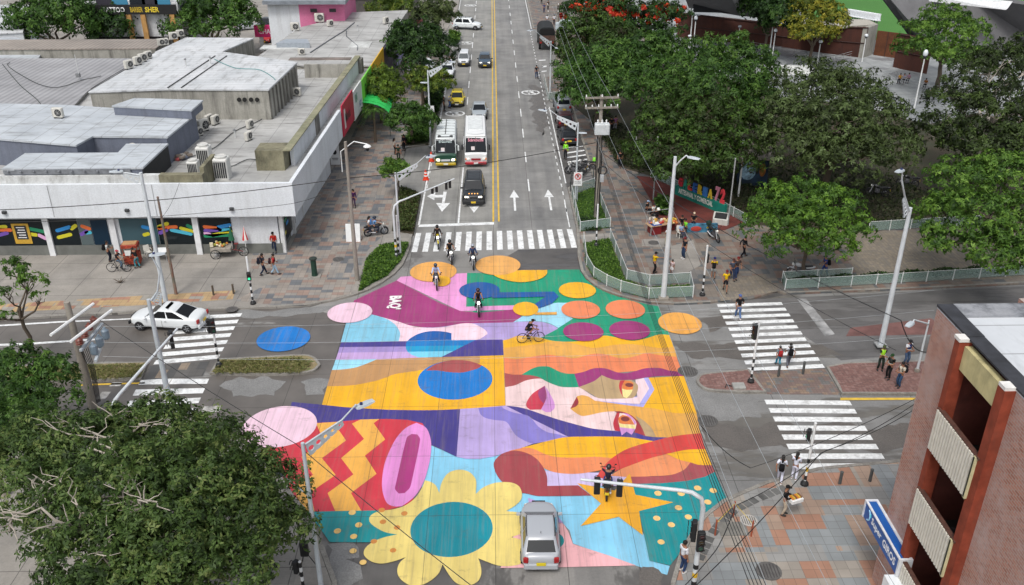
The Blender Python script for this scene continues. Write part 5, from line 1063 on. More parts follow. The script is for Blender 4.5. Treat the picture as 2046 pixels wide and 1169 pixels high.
tree('rain_tree','feathery bright green tree hanging over the east street at the right edge',[(1930,360,6,70,1.5),(2010,350,6.4,70,1.6),(1890,430,5,60,1.3),(1960,430,5.6,80,1.5),(2050,430,5.8,60,1.6),(1900,490,4.2,50,1.1),(1980,500,4.6,64,1.2),(2050,510,4.6,50,1.2)],BG,'feather',22000,.3,(2010,480),tr=.26,clump=.65,flat=.5,droop=.35)
tree('almond_tree','round green street tree over the parked motorcycle by the glass fence',[(1610,395,5.4,70,1.2),(1550,410,5,52,1.1),(1670,410,5,54,1.1),(1540,455,4.2,54,1.),(1610,450,4.8,80,1.2),(1680,455,4.2,56,1.),(1580,490,3.6,50,.8),(1650,490,3.6,50,.8)],BG[:3]+[(112,150,46)],'almond',20000,.26,(1607,556),tr=.14,clump=.55,flat=.6)
# foreground
F1=tree('foreground_tree','huge dark leaved tree filling the lower left corner with pale bare branches',[(330,872,6.,76,1.6),(255,880,6,66,1.5),(425,912,6,76,1.6),(170,920,6.2,90,1.8),(60,910,5.8,80,1.7),(540,980,5.,64,1.5),(380,970,7,110,2.),(240,1000,7,110,2),(90,1000,6.4,80,1.7),(470,1050,5.8,90,1.8),(340,1100,6.4,120,2),(190,1130,6.2,100,1.9),(570,1060,4.2,44,1.2),(440,1150,5.2,100,1.8),(250,1190,5.6,110,1.8)],[(36,52,26),(58,80,36),(82,106,50),(116,128,72)],'foreground',88000,.2,None,tr=.36,clump=.5,twigs=0,rosette=5,bark=BARKW)
random.seed(5); 
for k,(px,py,z,pts) in enumerate([(265,955,7.6,[(90,840),(150,840),(185,865)]),(270,880,7.2,[(215,830),(300,850),(345,855)]),(310,845,6.9,[(325,800),(290,860)]),(255,1030,8.2,[(255,960),(340,1020),(300,1010),(280,965)]),(165,1065,8.0,[(150,1000),(60,1065),(0,1025)]),(88,1030,7.6,[(90,960),(130,960),(70,950)]),(225,1140,7.4,[(218,1080),(190,1110)]),(20,1060,7.,[(45,1045),(40,1090)]),(90,905,7.2,[(130,842),(180,845)])]):
    o=G(px,py,z-.9)-F1.location; b=MB()
    for q in pts:
        e=G(q[0],q[1],z+.35)-F1.location; P=branch_path(o,e,6,.10,.35); b.tube(P,[.055,.05,.045,.04,.032,.025,.015],5)
        for j in range(3):
            s=P[random.choice((2,3,4,5))]; d=Vector((random.gauss(0,1),random.gauss(0,1),random.uniform(.1,.9))).normalized()*random.uniform(.5,1.1); b.tube(branch_path(s,s+d,3,.2),[.024,.02,.015,.008],4)
    b.build('bare_branch',BARKW,F1,60)
tree('mango_tree','leafy tree at the left edge below the transformer pole',[(35,742,4.4,44,1.1),(105,752,4.2,40,1.),(20,790,4.0,50,1.),(110,796,3.8,40,.8),(50,826,3.3,40,.8)],MG_[:3]+[(92,128,44)],'mango',9000,.26,(70,880),tr=.16,clump=.5,droop=.5,rosette=6,aspect=.3)
tree('leafy_tree','thin pale branched tree at the bottom left edge of the frame',[(20,860,5.,50,1.3),(0,920,5,50,1.3),(60,880,4.,24,.8)],MG_,'mid',6000,.22,(10,990),tr=.16,clump=.45,bark=BARKW,twigs=3)
t=tree('sapling','nearly bare thin tree with a few bright leaf tufts at the left edge',[(38,540,5.6,22,.6),(60,565,5.2,20,.5),(18,590,4.8,18,.4),(80,600,4.6,12,.3),(5,640,3.8,10,.3)],BG,'bright',1500,.24,(70,712),bz=0,tr=.12,clump=.35,twigs=6)
# palms
def palm(label,px,py,h,n=13,L=2.2):
    bp=G(px,py,.14); t=thing('palm_tree',label,'palm tree',bp)
    b=MB(); b.tube([(0,0,0),(.05,.02,h*.5),(.02,0,h)],[.16,.13,.12],8); b.build('trunk',BARK,t,60)
    P=[];D=[];NN=[];LL=[]
    for i in range(n):
        a=2*PI*i/n+random.uniform(-.2,.2); up=random.uniform(.2,1.)
        for s in range(16):
            u=s/15; r=L*u; z=h+L*up*u*.7-L*.75*u*u
            c=Vector((math.cos(a)*r*.85,math.sin(a)*r*.85,z))
            for sd in (-1,1):
                d=Vector((math.cos(a+sd*1.1),math.sin(a+sd*1.1),-.35)).normalized(); P.append(c); D.append(d); NN.append((0,0,1)); LL.append(.5*(1-.5*abs(u-.4)))
    P=np.array([tuple(p) for p in P]);D=np.array([tuple(p) for p in D]);NN=np.array(NN,float); NN=unit(NN-D*np.sum(NN*D,1,keepdims=True)); LL=np.array(LL)
    me=leaf_mesh('fronds',P,D,NN,LL,LL*.22,rng.random(len(P)),leaf_mat(MG_,'mid')); o=bpy.data.objects.new('fronds',me); COL.objects.link(o); o.parent=t
palm('small slender palm on the west pavement in front of the green awning',750,284,3.4)
palm('second palm just behind the slender one at the awning end',762,246,3.0)
# shrubs, hedges, ground cover
def hedge(name,label,pts,h,cols,key,n,ls=.22,z0=.15,cat='hedge',kind=None,dens=None):
    P=[G(x,y,z0) for x,y in pts]; xs=[(p.x,p.y) for p in P]
    x0=min(p[0] for p in xs);x1=max(p[0] for p in xs);y0=min(p[1] for p in xs);y1=max(p[1] for p in xs)
    def ins(x,y):
        c=False; j=len(xs)-1
        for i in range(len(xs)):
            if (xs[i][1]>y)!=(xs[j][1]>y) and x<(xs[j][0]-xs[i][0])*(y-xs[i][1])/(xs[j][1]-xs[i][1]+1e-12)+xs[i][0]: c=not c
            j=i
        return c
    pts2=[]
    while len(pts2)<n:
        x=random.uniform(x0,x1); y=random.uniform(y0,y1)
        if ins(x,y): pts2.append((x,y,z0+h*(random.random()**.5)*(.75+.25*math.sin(x*2.3+y*1.7))))
    Pn=np.array(pts2); D=rng.normal(size=(n,3)); D[:,2]=np.abs(D[:,2])*.6; D=unit(D); Nn=unit(rng.normal(size=(n,3))*.5+np.array([0,0,1])); Nn=unit(Nn-D*np.sum(Nn*D,1,keepdims=True))
    L=ls*(.6+.8*rng.random(n)); c0=P[0]
    o=bpy.data.objects.new(name,leaf_mesh(name,Pn-np.array([c0.x,c0.y,0]),D,Nn,L,L*.5,rng.random(n),leaf_mat(cols,key))); COL.objects.link(o); o.location=(c0.x,c0.y,0)
    return tag(o,label,cat,None,kind)
hedge('hedge','clipped green hedge behind the round ficus along the avenue kerb',[(805,292),(856,286),(866,255),(850,250)],1.3,MG_,'mid',5000,.26)
hedge('hedge','taller dark hedge behind the flat topped clipped tree',[(852,232),(874,230),(887,196),(862,190)],1.9,DG,'dark',5000,.3)
hedge('hedge','green hedge beside the white turning SUV',[(896,92),(914,92),(920,74),(900,70)],1.2,BG,'bright',1800,.35)
hedge('flower_bed','low rows of reddish green shrubs in the planter by the stop line',[(792,462),(824,466),(838,392),(802,380)],.45,[(60,40,28),(52,66,30),(70,88,40),(98,104,60)],'bed',6500,.18,cat='flower bed')
hedge('ground_cover','dense green ground cover on the rounded west corner verge',[(717,583),(736,571),(772,552),(800,522),(814,494),(815,486),(760,492),(733,520)],.22,BG,'bright',9000,.16,cat='ground cover',kind='stuff')
hedge('ground_cover','mown green ground cover on the rounded east corner verge',[(1167,487),(1217,478),(1249,560),(1296,576),(1378,570),(1382,592),(1296,597),(1240,582),(1186,556),(1172,530)],.14,BG,'bright',13000,.13,cat='ground cover',kind='stuff')
hedge('shrub_patch','dark low shrubs in the corner lawn around the utility pole foot',[(1155,440),(1198,438),(1200,462),(1160,463)],.3,DG,'dark',900,.2,cat='shrubs')
hedge('ground_cover','short grass of the corner lawn around the utility pole',[(1143,391),(1187,375),(1218,455),(1160,463)],.1,BG,'bright',6000,.12,cat='ground cover',kind='stuff')
hedge('low_hedge','thin dark green planting behind the glass fence of the east street',[(1566,572),(1700,566),(1900,552),(2060,544),(2060,536),(1900,543),(1700,556),(1562,563)],.4,DG,'dark',7000,.18)
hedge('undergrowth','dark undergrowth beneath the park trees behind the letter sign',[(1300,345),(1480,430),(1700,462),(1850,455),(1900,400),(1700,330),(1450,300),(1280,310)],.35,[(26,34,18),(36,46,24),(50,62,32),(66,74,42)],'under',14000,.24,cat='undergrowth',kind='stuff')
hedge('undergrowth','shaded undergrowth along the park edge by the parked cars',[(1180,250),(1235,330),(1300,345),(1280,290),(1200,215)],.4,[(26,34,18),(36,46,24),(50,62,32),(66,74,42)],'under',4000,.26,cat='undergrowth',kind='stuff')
hedge('fan_plant','spiky green plant in the red gravel behind the vendor stall',[(1312,412),(1332,405),(1340,425),(1318,434)],.9,MG_,'mid',700,.4,cat='plant')
hedge('grass_tufts','rough green tufts on the short left median',[(60,735),(290,729),(282,757),(60,764)],.14,[(92,96,50),(110,112,62),(134,128,84),(88,104,48)],'dry',3500,.12,cat='grass',kind='stuff')
hedge('grass_tufts','rough green tufts on the round ended median by the west crosswalk',[(425,748),(440,722),(600,716),(625,728),(600,746)],.12,[(92,96,50),(110,112,62),(134,128,84),(88,104,48)],'dry',3500,.12,cat='grass',kind='stuff')
hedge('verge_grass','green verge grass along the south pavement under the transformer pole',[(0,840),(60,838),(250,838),(325,845),(180,864),(0,870)],.16,BG,'bright',6000,.14,cat='grass',kind='stuff')
# ---------------------------------------------------------------- people
SKIN=M((146,102,78),.6,0,.05,4); DARK=M((24,20,20),.7,0,0)
def skin_mesh(nodes,edges,mat,name,root=0,lev=1):
    me=bpy.data.meshes.new(name); me.from_pydata([tuple(n[0]) for n in nodes],edges,[])
    o=bpy.data.objects.new(name,me); COL.objects.link(o)
    sm=o.modifiers.new('s','SKIN'); sm.use_smooth_shade=True
    sd=me.skin_vertices[0].data if me.skin_vertices else None
    for i,n in enumerate(nodes):
        r=n[1]; sd[i].radius=(r,r); sd[i].use_root=(i==root)
    if lev: s=o.modifiers.new('u','SUBSURF'); s.levels=lev; s.render_levels=lev
    e=o.evaluated_get(bpy.context.evaluated_depsgraph_get()); m2=bpy.data.meshes.new_from_object(e)
    vs=[tuple(v.co) for v in m2.vertices]; fs=[tuple(p.vertices) for p in m2.polygons]
    bpy.data.objects.remove(o); bpy.data.meshes.remove(me); bpy.data.meshes.remove(m2)
    return vs,fs
def ik(a,b,l1,l2,pole):
    a,b=Vector(a),Vector(b); d=b-a; L=min(d.length,(l1+l2)*.999); d.normalize(); b=a+d*L
    x=(l1*l1-l2*l2+L*L)/(2*L); h=math.sqrt(max(0,l1*l1-x*x)); p=Vector(pole); p=(p-d*p.dot(d)).normalized()
    return a+d*x+p*h,b
POSES={ # pelvis z, lean(rad fwd), feet L,R (x,y,z), hands L,R
 'stand':(.93,0.,(-.11,.02,0),(.11,-.02,0),(-.25,.06,.84),(.25,.02,.84)),
 'walk':(.915,.05,(-.08,.27,.0),(.08,-.27,.06),(-.24,-.18,.9),(.24,.24,.94)),
 'walk2':(.915,.05,(-.08,-.25,.05),(.08,.28,0),(-.24,.24,.94),(.24,-.18,.9)),
 'hold':(.93,.03,(-.11,.03,0),(.11,-.03,0),(-.1,.3,1.12),(.12,.3,1.12)),
 'fold':(.93,0.,(-.13,.02,0),(.13,-.02,0),(.1,.22,1.14),(-.1,.24,1.1)),
 'reach':(.92,.06,(-.12,.14,0),(.12,-.14,0),(-.22,.05,.86),(.2,.62,1.25)),
 'point':(.92,.12,(-.1,-.25,0),(.12,.22,0),(-.5,.5,1.2),(.22,.3,.95)),
 'bend':(.9,.42,(-.12,.08,0),(.12,-.08,0),(-.15,.55,.8),(.15,.55,.85)),
 'sit':(.50,.12,(-.13,.44,0),(.13,.46,0),(-.13,.32,.66),(.13,.34,.66)),
 'moto':(.86,.12,(-.22,.14,.30),(.22,.14,.30),(-.30,.56,1.04),(.30,.56,1.04)),
 'pillion':(.92,.10,(-.24,-.30,.38),(.24,-.30,.38),(-.2,.05,1.0),(.2,.05,1.0)),
 'bike':(1.02,.62,(-.12,.02,.36),(.12,.14,.66),(-.24,.62,1.04),(.24,.62,1.04)),
 'sitbike':(.9,.1,(-.2,.1,.02),(.16,.2,.28),(-.2,.5,1.02),(.22,.5,1.02)),
}
def limb_hand(b,w,d,side,s):
    "palm + four curled fingers + thumb, continuing the wrist along d"
    d=Vector(d).normalized(); x=Vector((1,0,0)) if abs(d.x)<.8 else Vector((0,1,0)); x=(x-d*x.dot(d)).normalized(); u=d.cross(x)
    if u.y<0: u=-u
    c=w+d*.045*s
    b.tube([w-d*.01,c,w+d*.09*s],[.026*s,.04*s,.034*s],7)
    for k,l in enumerate((.06,.074,.07,.055)):
        o=w+d*.08*s+u*((k-1.5)*.019*s); e=o+d*l*.6*s; f=e+(d*.6+x*-side*.5).normalized()*l*.5*s
        b.tube([o,e,f],[.0095*s,.009*s,.006*s],5)
    o=w+d*.03*s+u*.03*s; b.tube([o,o+(u*.8+d*.6)*.035*s,o+(u*.5+d)*.055*s],[.012*s,.011*s,.008*s],5)
def person(label,at,rz,pose='stand',top=(40,44,52),legs=(40,46,60),hair=(24,20,18),H=1.7,sleeve=.5,shorts=False,skirt=False,head='hair',hc=None,skin=None,vest=None,long=False,slim=1.,apron=None,shoe=(36,36,38),flip=False,group=None):
    s=H/1.72; at=Vector(at); t=None; skm=M(skin,.6,0,.05,4) if skin else SKIN
    pz,lean,fl,fr,hl,hr=POSES[pose]
    if flip: fl,fr=((-fr[0],)+fr[1:],(-fl[0],)+fl[1:]); hl,hr=((-hr[0],)+hr[1:],(-hl[0],)+hl[1:])
    V=Vector; cl,sl_=math.cos(lean),math.sin(lean)
    def T(x,y,z): return V((x,y*cl+z*sl_,pz+z*cl-y*sl_))      # torso frame, z above pelvis
    pel=V((0,0,pz)); wa=T(0,0,.17); ch=T(0,.01,.33); up=T(0,0,.45); nb=T(0,.01,.51); hd=T(0,.03,.63); hd.z+=.0; ht=hd+V((0,.0,.09))
    sh=[T(-.17*slim,0,.44),T(.17*slim,0,.44)]; hp=[V((-.09,0,pz-.03)),V((.09,0,pz-.03))]
    el=[];wr=[]
    for i,h in enumerate((hl,hr)):
        e,w=ik(sh[i],V(h),.29,.25,((-1 if i==0 else 1)*.5,-.7,-.5)); el.append(e); wr.append(w)
    kn=[];an=[]
    for i,f in enumerate((fl,fr)):
        k,a=ik(hp[i],V((f[0],f[1],f[2]+.08)),.43,.42,(0.,1,.05) if pose not in('sit',) else (0,1,.6)); kn.append(k); an.append(a)
    toe=[an[i]+V((0,.14,-.045)) for i in (0,1)]
    S=lambda p:tuple(V(p)*s)
    nodes=[(S(pel),.115*s),(S(wa),.105*s),(S(ch),.12*s),(S(up),.095*s),(S(nb),.052*s),(S(hd-V((0,0,.02))),.082*s),(S(ht),.078*s)]
    E=[(0,1),(1,2),(2,3),(3,4),(4,5),(5,6)]
    for i in (0,1):
        k=len(nodes); nodes+=[(S(sh[i]),.058*s),(S(el[i]),.04*s),(S(wr[i]),.028*s)]; E+=[(3,k),(k,k+1),(k+1,k+2)]
    for i in (0,1):
        k=len(nodes); nodes+=[(S(hp[i]),.085*s),(S(kn[i]),.055*s),(S(an[i]),.038*s),(S(toe[i]),.034*s)]; E+=[(0,k),(k,k+1),(k+1,k+2),(k+2,k+3)]
    b=MB(); vs,fs=skin_mesh(nodes,E,None,'figure'); b.add(vs,fs)
    for i,sd in ((0,-1),(1,1)): limb_hand(b,V(S(wr[i])),(wr[i]-el[i]),sd,s)
    hc_=V(S(hd))+V((0,0,.035*s))
    b.sph(hc_+V((0,.095,-.01))*s,(.013*s,.022*s,.022*s),6,5)                       # nose
    for sd in (-1,1): b.sph(hc_+V((sd*.082,-.005,0))*s,(.012*s,.022*s,.03*s),6,5)   # ears
    b.mat(1)
    for sd in (-1,1): b.sph(hc_+V((sd*.032,.079,.018))*s,(.012*s,.006*s,.006*s),6,4)
    b.mat(2); b.box(tuple(hc_+V((0,.076,-.05))*s),(.045*s,.012*s,.009*s))
    o=b.build('person',[skm,DARK,M((120,62,56),.6,0,0)],None,180); o.location=at; o.rotation_euler=(0,0,R(rz)); tag(o,label,'person',group)
    # shirt
    n=[(S(pel+V((0,0,-.0 if not long else -.06))),.138*s),(S(wa),.128*s),(S(ch),.14*s),(S(up),.112*s)]; E=[(0,1),(1,2),(2,3)]
    for i in (0,1):
        k=len(n); q=sh[i].lerp(el[i],min(1,sleeve*1.25)) ; n+=[(S(sh[i]),.074*s),(S(q),.057*s)]; E+=[(3,k),(k,k+1)]
        if sleeve>.8: n.append((S(wr[i].lerp(el[i],.1)),.042*s)); E.append((k+1,k+2))
    b=MB(); b.add(*skin_mesh(n,E,None,'shirt')); b.build('shirt',cloth(top),o,180)
    if vest:
        b=MB(); b.add(*skin_mesh([(S(pel+V((0,0,.05))),.146*s),(S(wa),.14*s),(S(ch),.152*s),(S(up+V((0,0,-.01))),.12*s),(S(sh[0].lerp(up,.45)),.085*s),(S(sh[1].lerp(up,.45)),.085*s)],[(0,1),(1,2),(2,3),(3,4),(3,5)],None,'vest')); b.mat(1)
        b.tube([V(S(wa))+V((.150*math.cos(a),.150*math.sin(a),0))*s for a in [2*PI*i/16 for i in range(17)]],.012*s,5); b.build('vest',[M(vest,.5,0,.05),M((200,204,196),.4,0,0)],o,180)
    # legs
    if skirt:
        b=MB(); b.tube_z(S(V((0,0,0))),[(.20*s,.52*s),(.17*s,.75*s),(.145*s,pz*s),(.135*s,(pz+.08)*s)],14); b.build('skirt',cloth(legs),o,60)
    else:
        n=[(S(pel+V((0,-.0,.06))),.13*s),(S(pel),.135*s)]; E=[(0,1)]
        for i in (0,1):
            k=len(n)
            if shorts: n+=[(S(hp[i]),.105*s),(S(hp[i].lerp(kn[i],.85)),.085*s)]; E+=[(1,k),(k,k+1)]
            else: n+=[(S(hp[i]),.102*s),(S(kn[i]),.074*s),(S(an[i].lerp(kn[i],.06)),.058*s)]; E+=[(1,k),(k,k+1),(k+1,k+2)]
        b=MB(); b.add(*skin_mesh(n,E,None,'trousers')); b.build('shorts' if shorts else 'trousers',cloth(legs),o,180)
    for i in (0,1):
        b=MB(); c=(an[i]+toe[i])/2*s; b.sph((c.x,c.y+.01,c.z-.01),(.052*s,.14*s,.055*s),8,6); b.build('shoe',M(shoe,.6,0,.1),o,180)
    b=MB(); hcol=M(hair,.8,0,.1,8)
    if head=='hair' or head=='long':
        b.sph(hc_+V((0,-.018,.025))*s,(.098*s,.105*s,.10*s),12,8)
        if head=='long': b.tube([hc_+V((0,-.07,.0))*s,hc_+V((0,-.12,-.12))*s,hc_+V((0,-.13,-.28))*s],[.085*s,.075*s,.045*s],9)
        b.build('hair',hcol,o,180)
    elif head=='cap':
        b.sph(hc_+V((0,-.006,.04))*s,(.102*s,.11*s,.085*s),12,8); b.box(tuple(hc_+V((0,.13,.03))*s),(.13*s,.1*s,.015*s),bev=.03); b.build('cap',cloth(hc or hair),o,180)
    else:
        b.sph(hc_+V((0,-.005,.02))*s,(.132*s,.15*s,.14*s),14,9); b.mat(1); b.sph(hc_+V((0,.075,.01))*s,(.10*s,.085*s,.06*s),12,7); b.build('helmet',[M(hc or (26,26,30),.25,0,0),glass((16,18,22))],o,180)
    return o
def backpack(label,p,col,H=1.7):
    s=H/1.7; o=thing('backpack',label,'backpack',p.location,p.rotation_euler.z)
    b=MB(); b.box((0,-.235*s,1.2*s),(.29*s,.17*s,.42*s),bev=.06*s); b.build('bag',cloth(col),o,40)
    b=MB(); b.box((0,-.335*s,1.1*s),(.22*s,.06*s,.2*s),bev=.02*s); b.build('pocket',cloth(tuple(int(c*.8) for c in col)),o)
    for sd in (-1,1):
        b=MB(); b.tube([V3((sd*.1,-.16,1.38))*s,V3((sd*.11,-.02,1.5))*s,V3((sd*.115,.13,1.42))*s,V3((sd*.12,.155,1.25))*s,V3((sd*.13,.02,1.05))*s,V3((sd*.11,-.16,1.04))*s],.016*s,5); b.build('strap',cloth(tuple(int(c*.7) for c in col)),o)
    return o
V3=Vector; Z=.13
g=G
def PP_(label,px,py,rz,pose='stand',z=0.,**k): return person(label,g(px,py,z),rz,pose,**k)
NAVY=(30,38,60); BLK=(22,22,26); JEAN=(62,84,120); WHT=(206,210,216); DJ=(44,56,80)
# right crosswalks and islands
PP_('heavy man in black tee, blue cap and jeans, seen from behind on the east crosswalk',1474,638,5,'walk',top=BLK,legs=(84,110,152),head='cap',hc=(84,104,160),H=1.82,shoe=(200,200,200),slim=1.15)
p=PP_('child in grey blue top and teal trousers crossing with a red backpack',1554,732,0,'walk',top=(110,130,140),legs=(20,130,160),H=1.42); backpack('red backpack worn by the child on the east crosswalk',p,(160,44,44),1.42)
p=PP_('woman in white blouse and grey trousers crossing beside the child',1574,733,-6,'walk2',top=WHT,legs=(96,98,108),head='long',H=1.62); backpack('black backpack worn by the woman on the east crosswalk',p,BLK,1.62)
PP_('police officer in lime vest standing with folded arms at the lamp post foot',1757,740,170,'fold',Z,top=(40,60,44),legs=(34,44,38),vest=(150,214,40),head='cap',hc=(70,80,50),H=1.72)
PP_('police officer in dark uniform with small lime vest, middle of the island group',1774,757,120,'hold',Z,top=(26,30,28),legs=(22,24,26),vest=(30,36,32),head='cap',hc=(40,70,40),H=1.7)
p=PP_('man in cream shirt and jeans looking at his phone on the brick island',1795,774,110,'hold',Z,top=(204,196,180),legs=(50,74,104),H=1.72); backpack('dark backpack on the man in the cream shirt',p,(30,30,34))
PP_('man in white and navy vest standing behind the officers on the island',1808,728,200,'hold',Z,top=(214,218,224),legs=(70,90,120),vest=(34,46,96),head='cap',hc=(40,40,44),H=1.72)
p=PP_('woman in white scrubs with black shoulder bag walking at the south east kerb',1557,964,-20,'walk',Z,top=(216,220,234),legs=(214,216,232),head='long',H=1.63,shoe=(220,220,220),sleeve=.6); backpack('black bag carried by the first woman in white',p,BLK,1.5)
PP_('second woman in white scrubs with a lilac bag, ponytail, at the kerb',1585,959,-35,'hold',Z,top=(216,220,234),legs=(214,216,232),head='long',H=1.65,shoe=(220,220,220),sleeve=.6)
PP_('street vendor in black shirt and beige trousers carrying a tray of goods',1563,1028,-110,'hold',Z,top=BLK,legs=(176,164,146),head='cap',hc=(24,24,26),H=1.72,sleeve=1,shoe=(30,30,32))
PP_('man in white shirt and jeans waiting beside the traffic light at the bottom',1362,1143,-60,'stand',Z,top=(214,216,222),legs=(44,62,96),H=1.75,sleeve=.7,shoe=(206,206,206))
PP_('dark clothed person half hidden behind the blue shop sign',1782,1146,-90,'stand',Z,top=(26,28,34),legs=(26,28,34))
# north-east corner
PP_('man in yellow tee and black shorts walking toward the crosswalk',1448,582,175,'walk',Z,top=(214,176,20),legs=(24,26,34),shorts=True,head='cap',hc=(110,40,40),H=1.68)
PP_('man in checked dark shirt of the couple walking close together',1461,559,190,'walk',Z,top=(70,76,92),legs=(40,50,76),head='cap',hc=(80,40,40),H=1.7)
PP_('companion in dark brown top of the couple walking close together',1470,556,185,'walk2',Z,top=(74,62,62),legs=(40,56,90),head='cap',hc=(120,44,44),H=1.74)
p=PP_('woman in yellow top and white shorts seen from behind near the signal post',1424,557,-15,'hold',Z,top=(214,176,20),legs=(208,208,204),shorts=True,head='cap',hc=(40,44,100),H=1.68); backpack('black backpack worn by the woman in yellow and white shorts',p,BLK,1.6)
PP_('man in yellow tee and black trousers holding up a phone by the rail',1306,547,-75,'reach',Z,top=(214,174,16),legs=(20,22,26),head='cap',hc=(24,24,26),H=1.74)
PP_('little girl in pale pink top and white shorts at the lamp post',1342,549,140,'stand',Z,top=(214,190,190),legs=(216,214,214),shorts=True,H=1.22)
PP_('man in black tee and dark jeans standing in front of the vendor stall',1366,517,120,'stand',Z,top=(34,36,44),legs=(44,60,86),H=1.78,shoe=(206,206,206),head='cap',hc=(110,40,46))
PP_('person in black sportswear with white ankle bands striding along the path',1484,514,-70,'walk',Z,top=BLK,legs=(24,24,30),H=1.74,sleeve=1)
p=PP_('man in navy and white sports kit stepping with one arm stretched out',1646,553,95,'point',Z,top=(52,70,128),legs=(44,66,130),head='cap',hc=(40,44,60),H=1.72,shoe=(210,210,210)); backpack('black backpack worn by the man in navy sports kit',p,BLK,1.6)
# around the stall
PP_('man in black with pale cap sitting at the edge of the red gravel',1291,428,-120,'sit',.13,top=(26,26,30),legs=(26,28,36),head='cap',hc=(150,170,200))
PP_('man in white shirt and dark trousers sitting by the spiky plant',1304,434,-140,'sit',.13,top=(206,206,202),legs=(20,20,26))
PP_('woman in white top and beige trousers standing in front of the stall goods',1333,492,20,'hold',Z,top=(204,206,206),legs=(176,168,140),head='long',H=1.62)
PP_('man in light blue shirt sitting on the white plastic chair at the stall',1359,474,-150,'sit',.13,top=(150,176,214),legs=(60,64,80))
PP_('person in lime green shirt sitting bent forward beside the stall',1370,466,100,'sit',.16,top=(130,224,60),legs=(40,44,60))
PP_('man in black tee and cap standing upright behind the seated group',1384,462,170,'hold',Z,top=(24,24,28),legs=(40,44,60),head='cap',hc=(196,176,150),H=1.66)
PP_('dark haired person in black sitting between the stall and the lime shirt',1361,458,180,'sit',.2,top=(24,24,28),legs=(36,40,54))
PP_('traffic officer in lime jacket standing by the hatched bay',1130,318,150,'stand',0,top=(140,226,50),legs=(30,32,36),vest=(140,230,50),head='cap',hc=(190,210,60),H=1.8,sleeve=1)
PP_('person in red top with a white bag behind the dark parked car',1129,284,20,'stand',0,top=(190,36,44),legs=(30,32,40),H=1.74)
PP_('pedestrian in black at the edge of the park trees on the east pavement',1238,334,170,'walk',Z,top=BLK,legs=(26,28,36))
PP_('person in black walking beside the one in mauve under the park trees',1221,264,10,'walk',Z,top=(26,26,32),legs=(24,26,32))
PP_('person in mauve shirt and pale trousers under the park trees',1229,262,10,'stand',Z,top=(150,100,140),legs=(140,140,150))
PP_('cyclist in dark tee and jeans standing over a bike at the north east kerb',1072,157,5,'stand',0,top=(24,26,34),legs=(56,74,106),H=1.78)
for px,py,c,l,lb in ((1093,50,WHT,(120,120,130),'white shirted pedestrian nearer the kerb on the far east pavement'),(1107,50,WHT,(44,46,56),'white shirted pedestrian in dark trousers beside the far utility pole'),(1087,26,(50,64,110),(50,60,90),'blue clothed pedestrian on the far east pavement'),(1095,20,BLK,BLK,'black clothed pedestrian in the far east group'),(1082,8,(60,44,50),BLK,'dark pedestrian at the very top of the east pavement'),(1121,66,(200,206,214),(50,60,90),'pedestrian in white near the far street cart')):
    PP_(lb,px,py,0,'walk',Z,top=c,legs=l)
# west side
p=PP_('man in white shirt and dark trousers with backpack by the orange cart',220,523,-80,'hold',Z,top=(196,202,200),legs=(34,38,50)); backpack('black backpack on the man by the orange cart',p,BLK)
PP_('cyclist in a red patterned cap and dark top stopped at the orange cart',239,541,-95,'sitbike',Z,top=(40,36,40),legs=(84,104,124),head='cap',hc=(170,70,76))
PP_('customer in black top and teal trousers leaning over the orange cart',277,536,60,'bend',Z,top=(28,28,32),legs=(70,130,140))
PP_('seated vendor in dark grey behind the small table by the pole',314,512,180,'sit',Z+.05,top=(60,62,60),legs=(40,44,50),skin=(92,64,50))
PP_('fruit vendor in lime vest standing behind the cart with parasols',449,502,180,'hold',Z,top=(60,110,80),legs=(40,50,60),vest=(150,214,60),skin=(92,64,50))
PP_('man in red shirt, dark jeans and black cap at the white wall corner',550,505,170,'hold',Z,top=(166,44,38),legs=(34,44,66),head='cap',hc=BLK,H=1.74,sleeve=1)
p=PP_('man in all navy walking past with a dark backpack',527,550,-60,'walk',Z,top=(34,38,52),legs=(34,44,64),H=1.74); backpack('navy backpack worn by the man in all navy',p,(28,30,42))
p=PP_('person in red shirt and pale jeans walking beside the man in navy',549,549,-70,'walk2',Z,top=(176,50,52),legs=(150,176,196),H=1.68,shoe=(30,30,34)); backpack('dark maroon backpack worn by the person in red shirt',p,(50,30,36),1.6)
PP_('woman in purple top and trousers with a black handbag on the tiled pavement',708,415,175,'stand',Z,top=(66,36,76),legs=(56,36,66),head='long',H=1.7,sleeve=1)
PP_('woman in white top and black trousers with handbag, left of a talking pair',789,309,-60,'stand',Z,top=(206,200,190),legs=BLK,head='long')
PP_('woman in dark jacket and white apron, right of a talking pair',808,301,150,'stand',Z,top=(40,32,44),legs=(26,26,32),head='long',sleeve=1)
PP_('person in dark green uniform behind the little lollipop tree',797,322,180,'stand',Z,top=(34,52,40),legs=(30,40,36),head='cap',hc=(30,44,36))
PP_('man in dark clothes at the kerb beside the yellow taxi',887,222,-90,'stand',Z,top=(60,56,48),legs=(26,26,30))
PP_('person in white top and blue jeans leaning to the taxi door',897,216,-85,'bend',0,top=(196,196,198),legs=(74,100,150),flip=True)
PP_('first dark pedestrian under the large dark tree on the west pavement',811,145,0,'walk',Z,top=(34,32,38),legs=(30,30,36))
PP_('second dark blue pedestrian under the large dark tree',822,143,0,'walk2',Z,top=(34,42,70),legs=(30,34,50))
PP_('person in black standing at the kerb in front of the white turning SUV',912,80,-90,'stand',0,top=(26,28,34),legs=(30,32,40))
PP_('dark pedestrian at the end of the long grey shop',823,20,0,'stand',Z,top=(24,24,30),legs=(24,24,30))
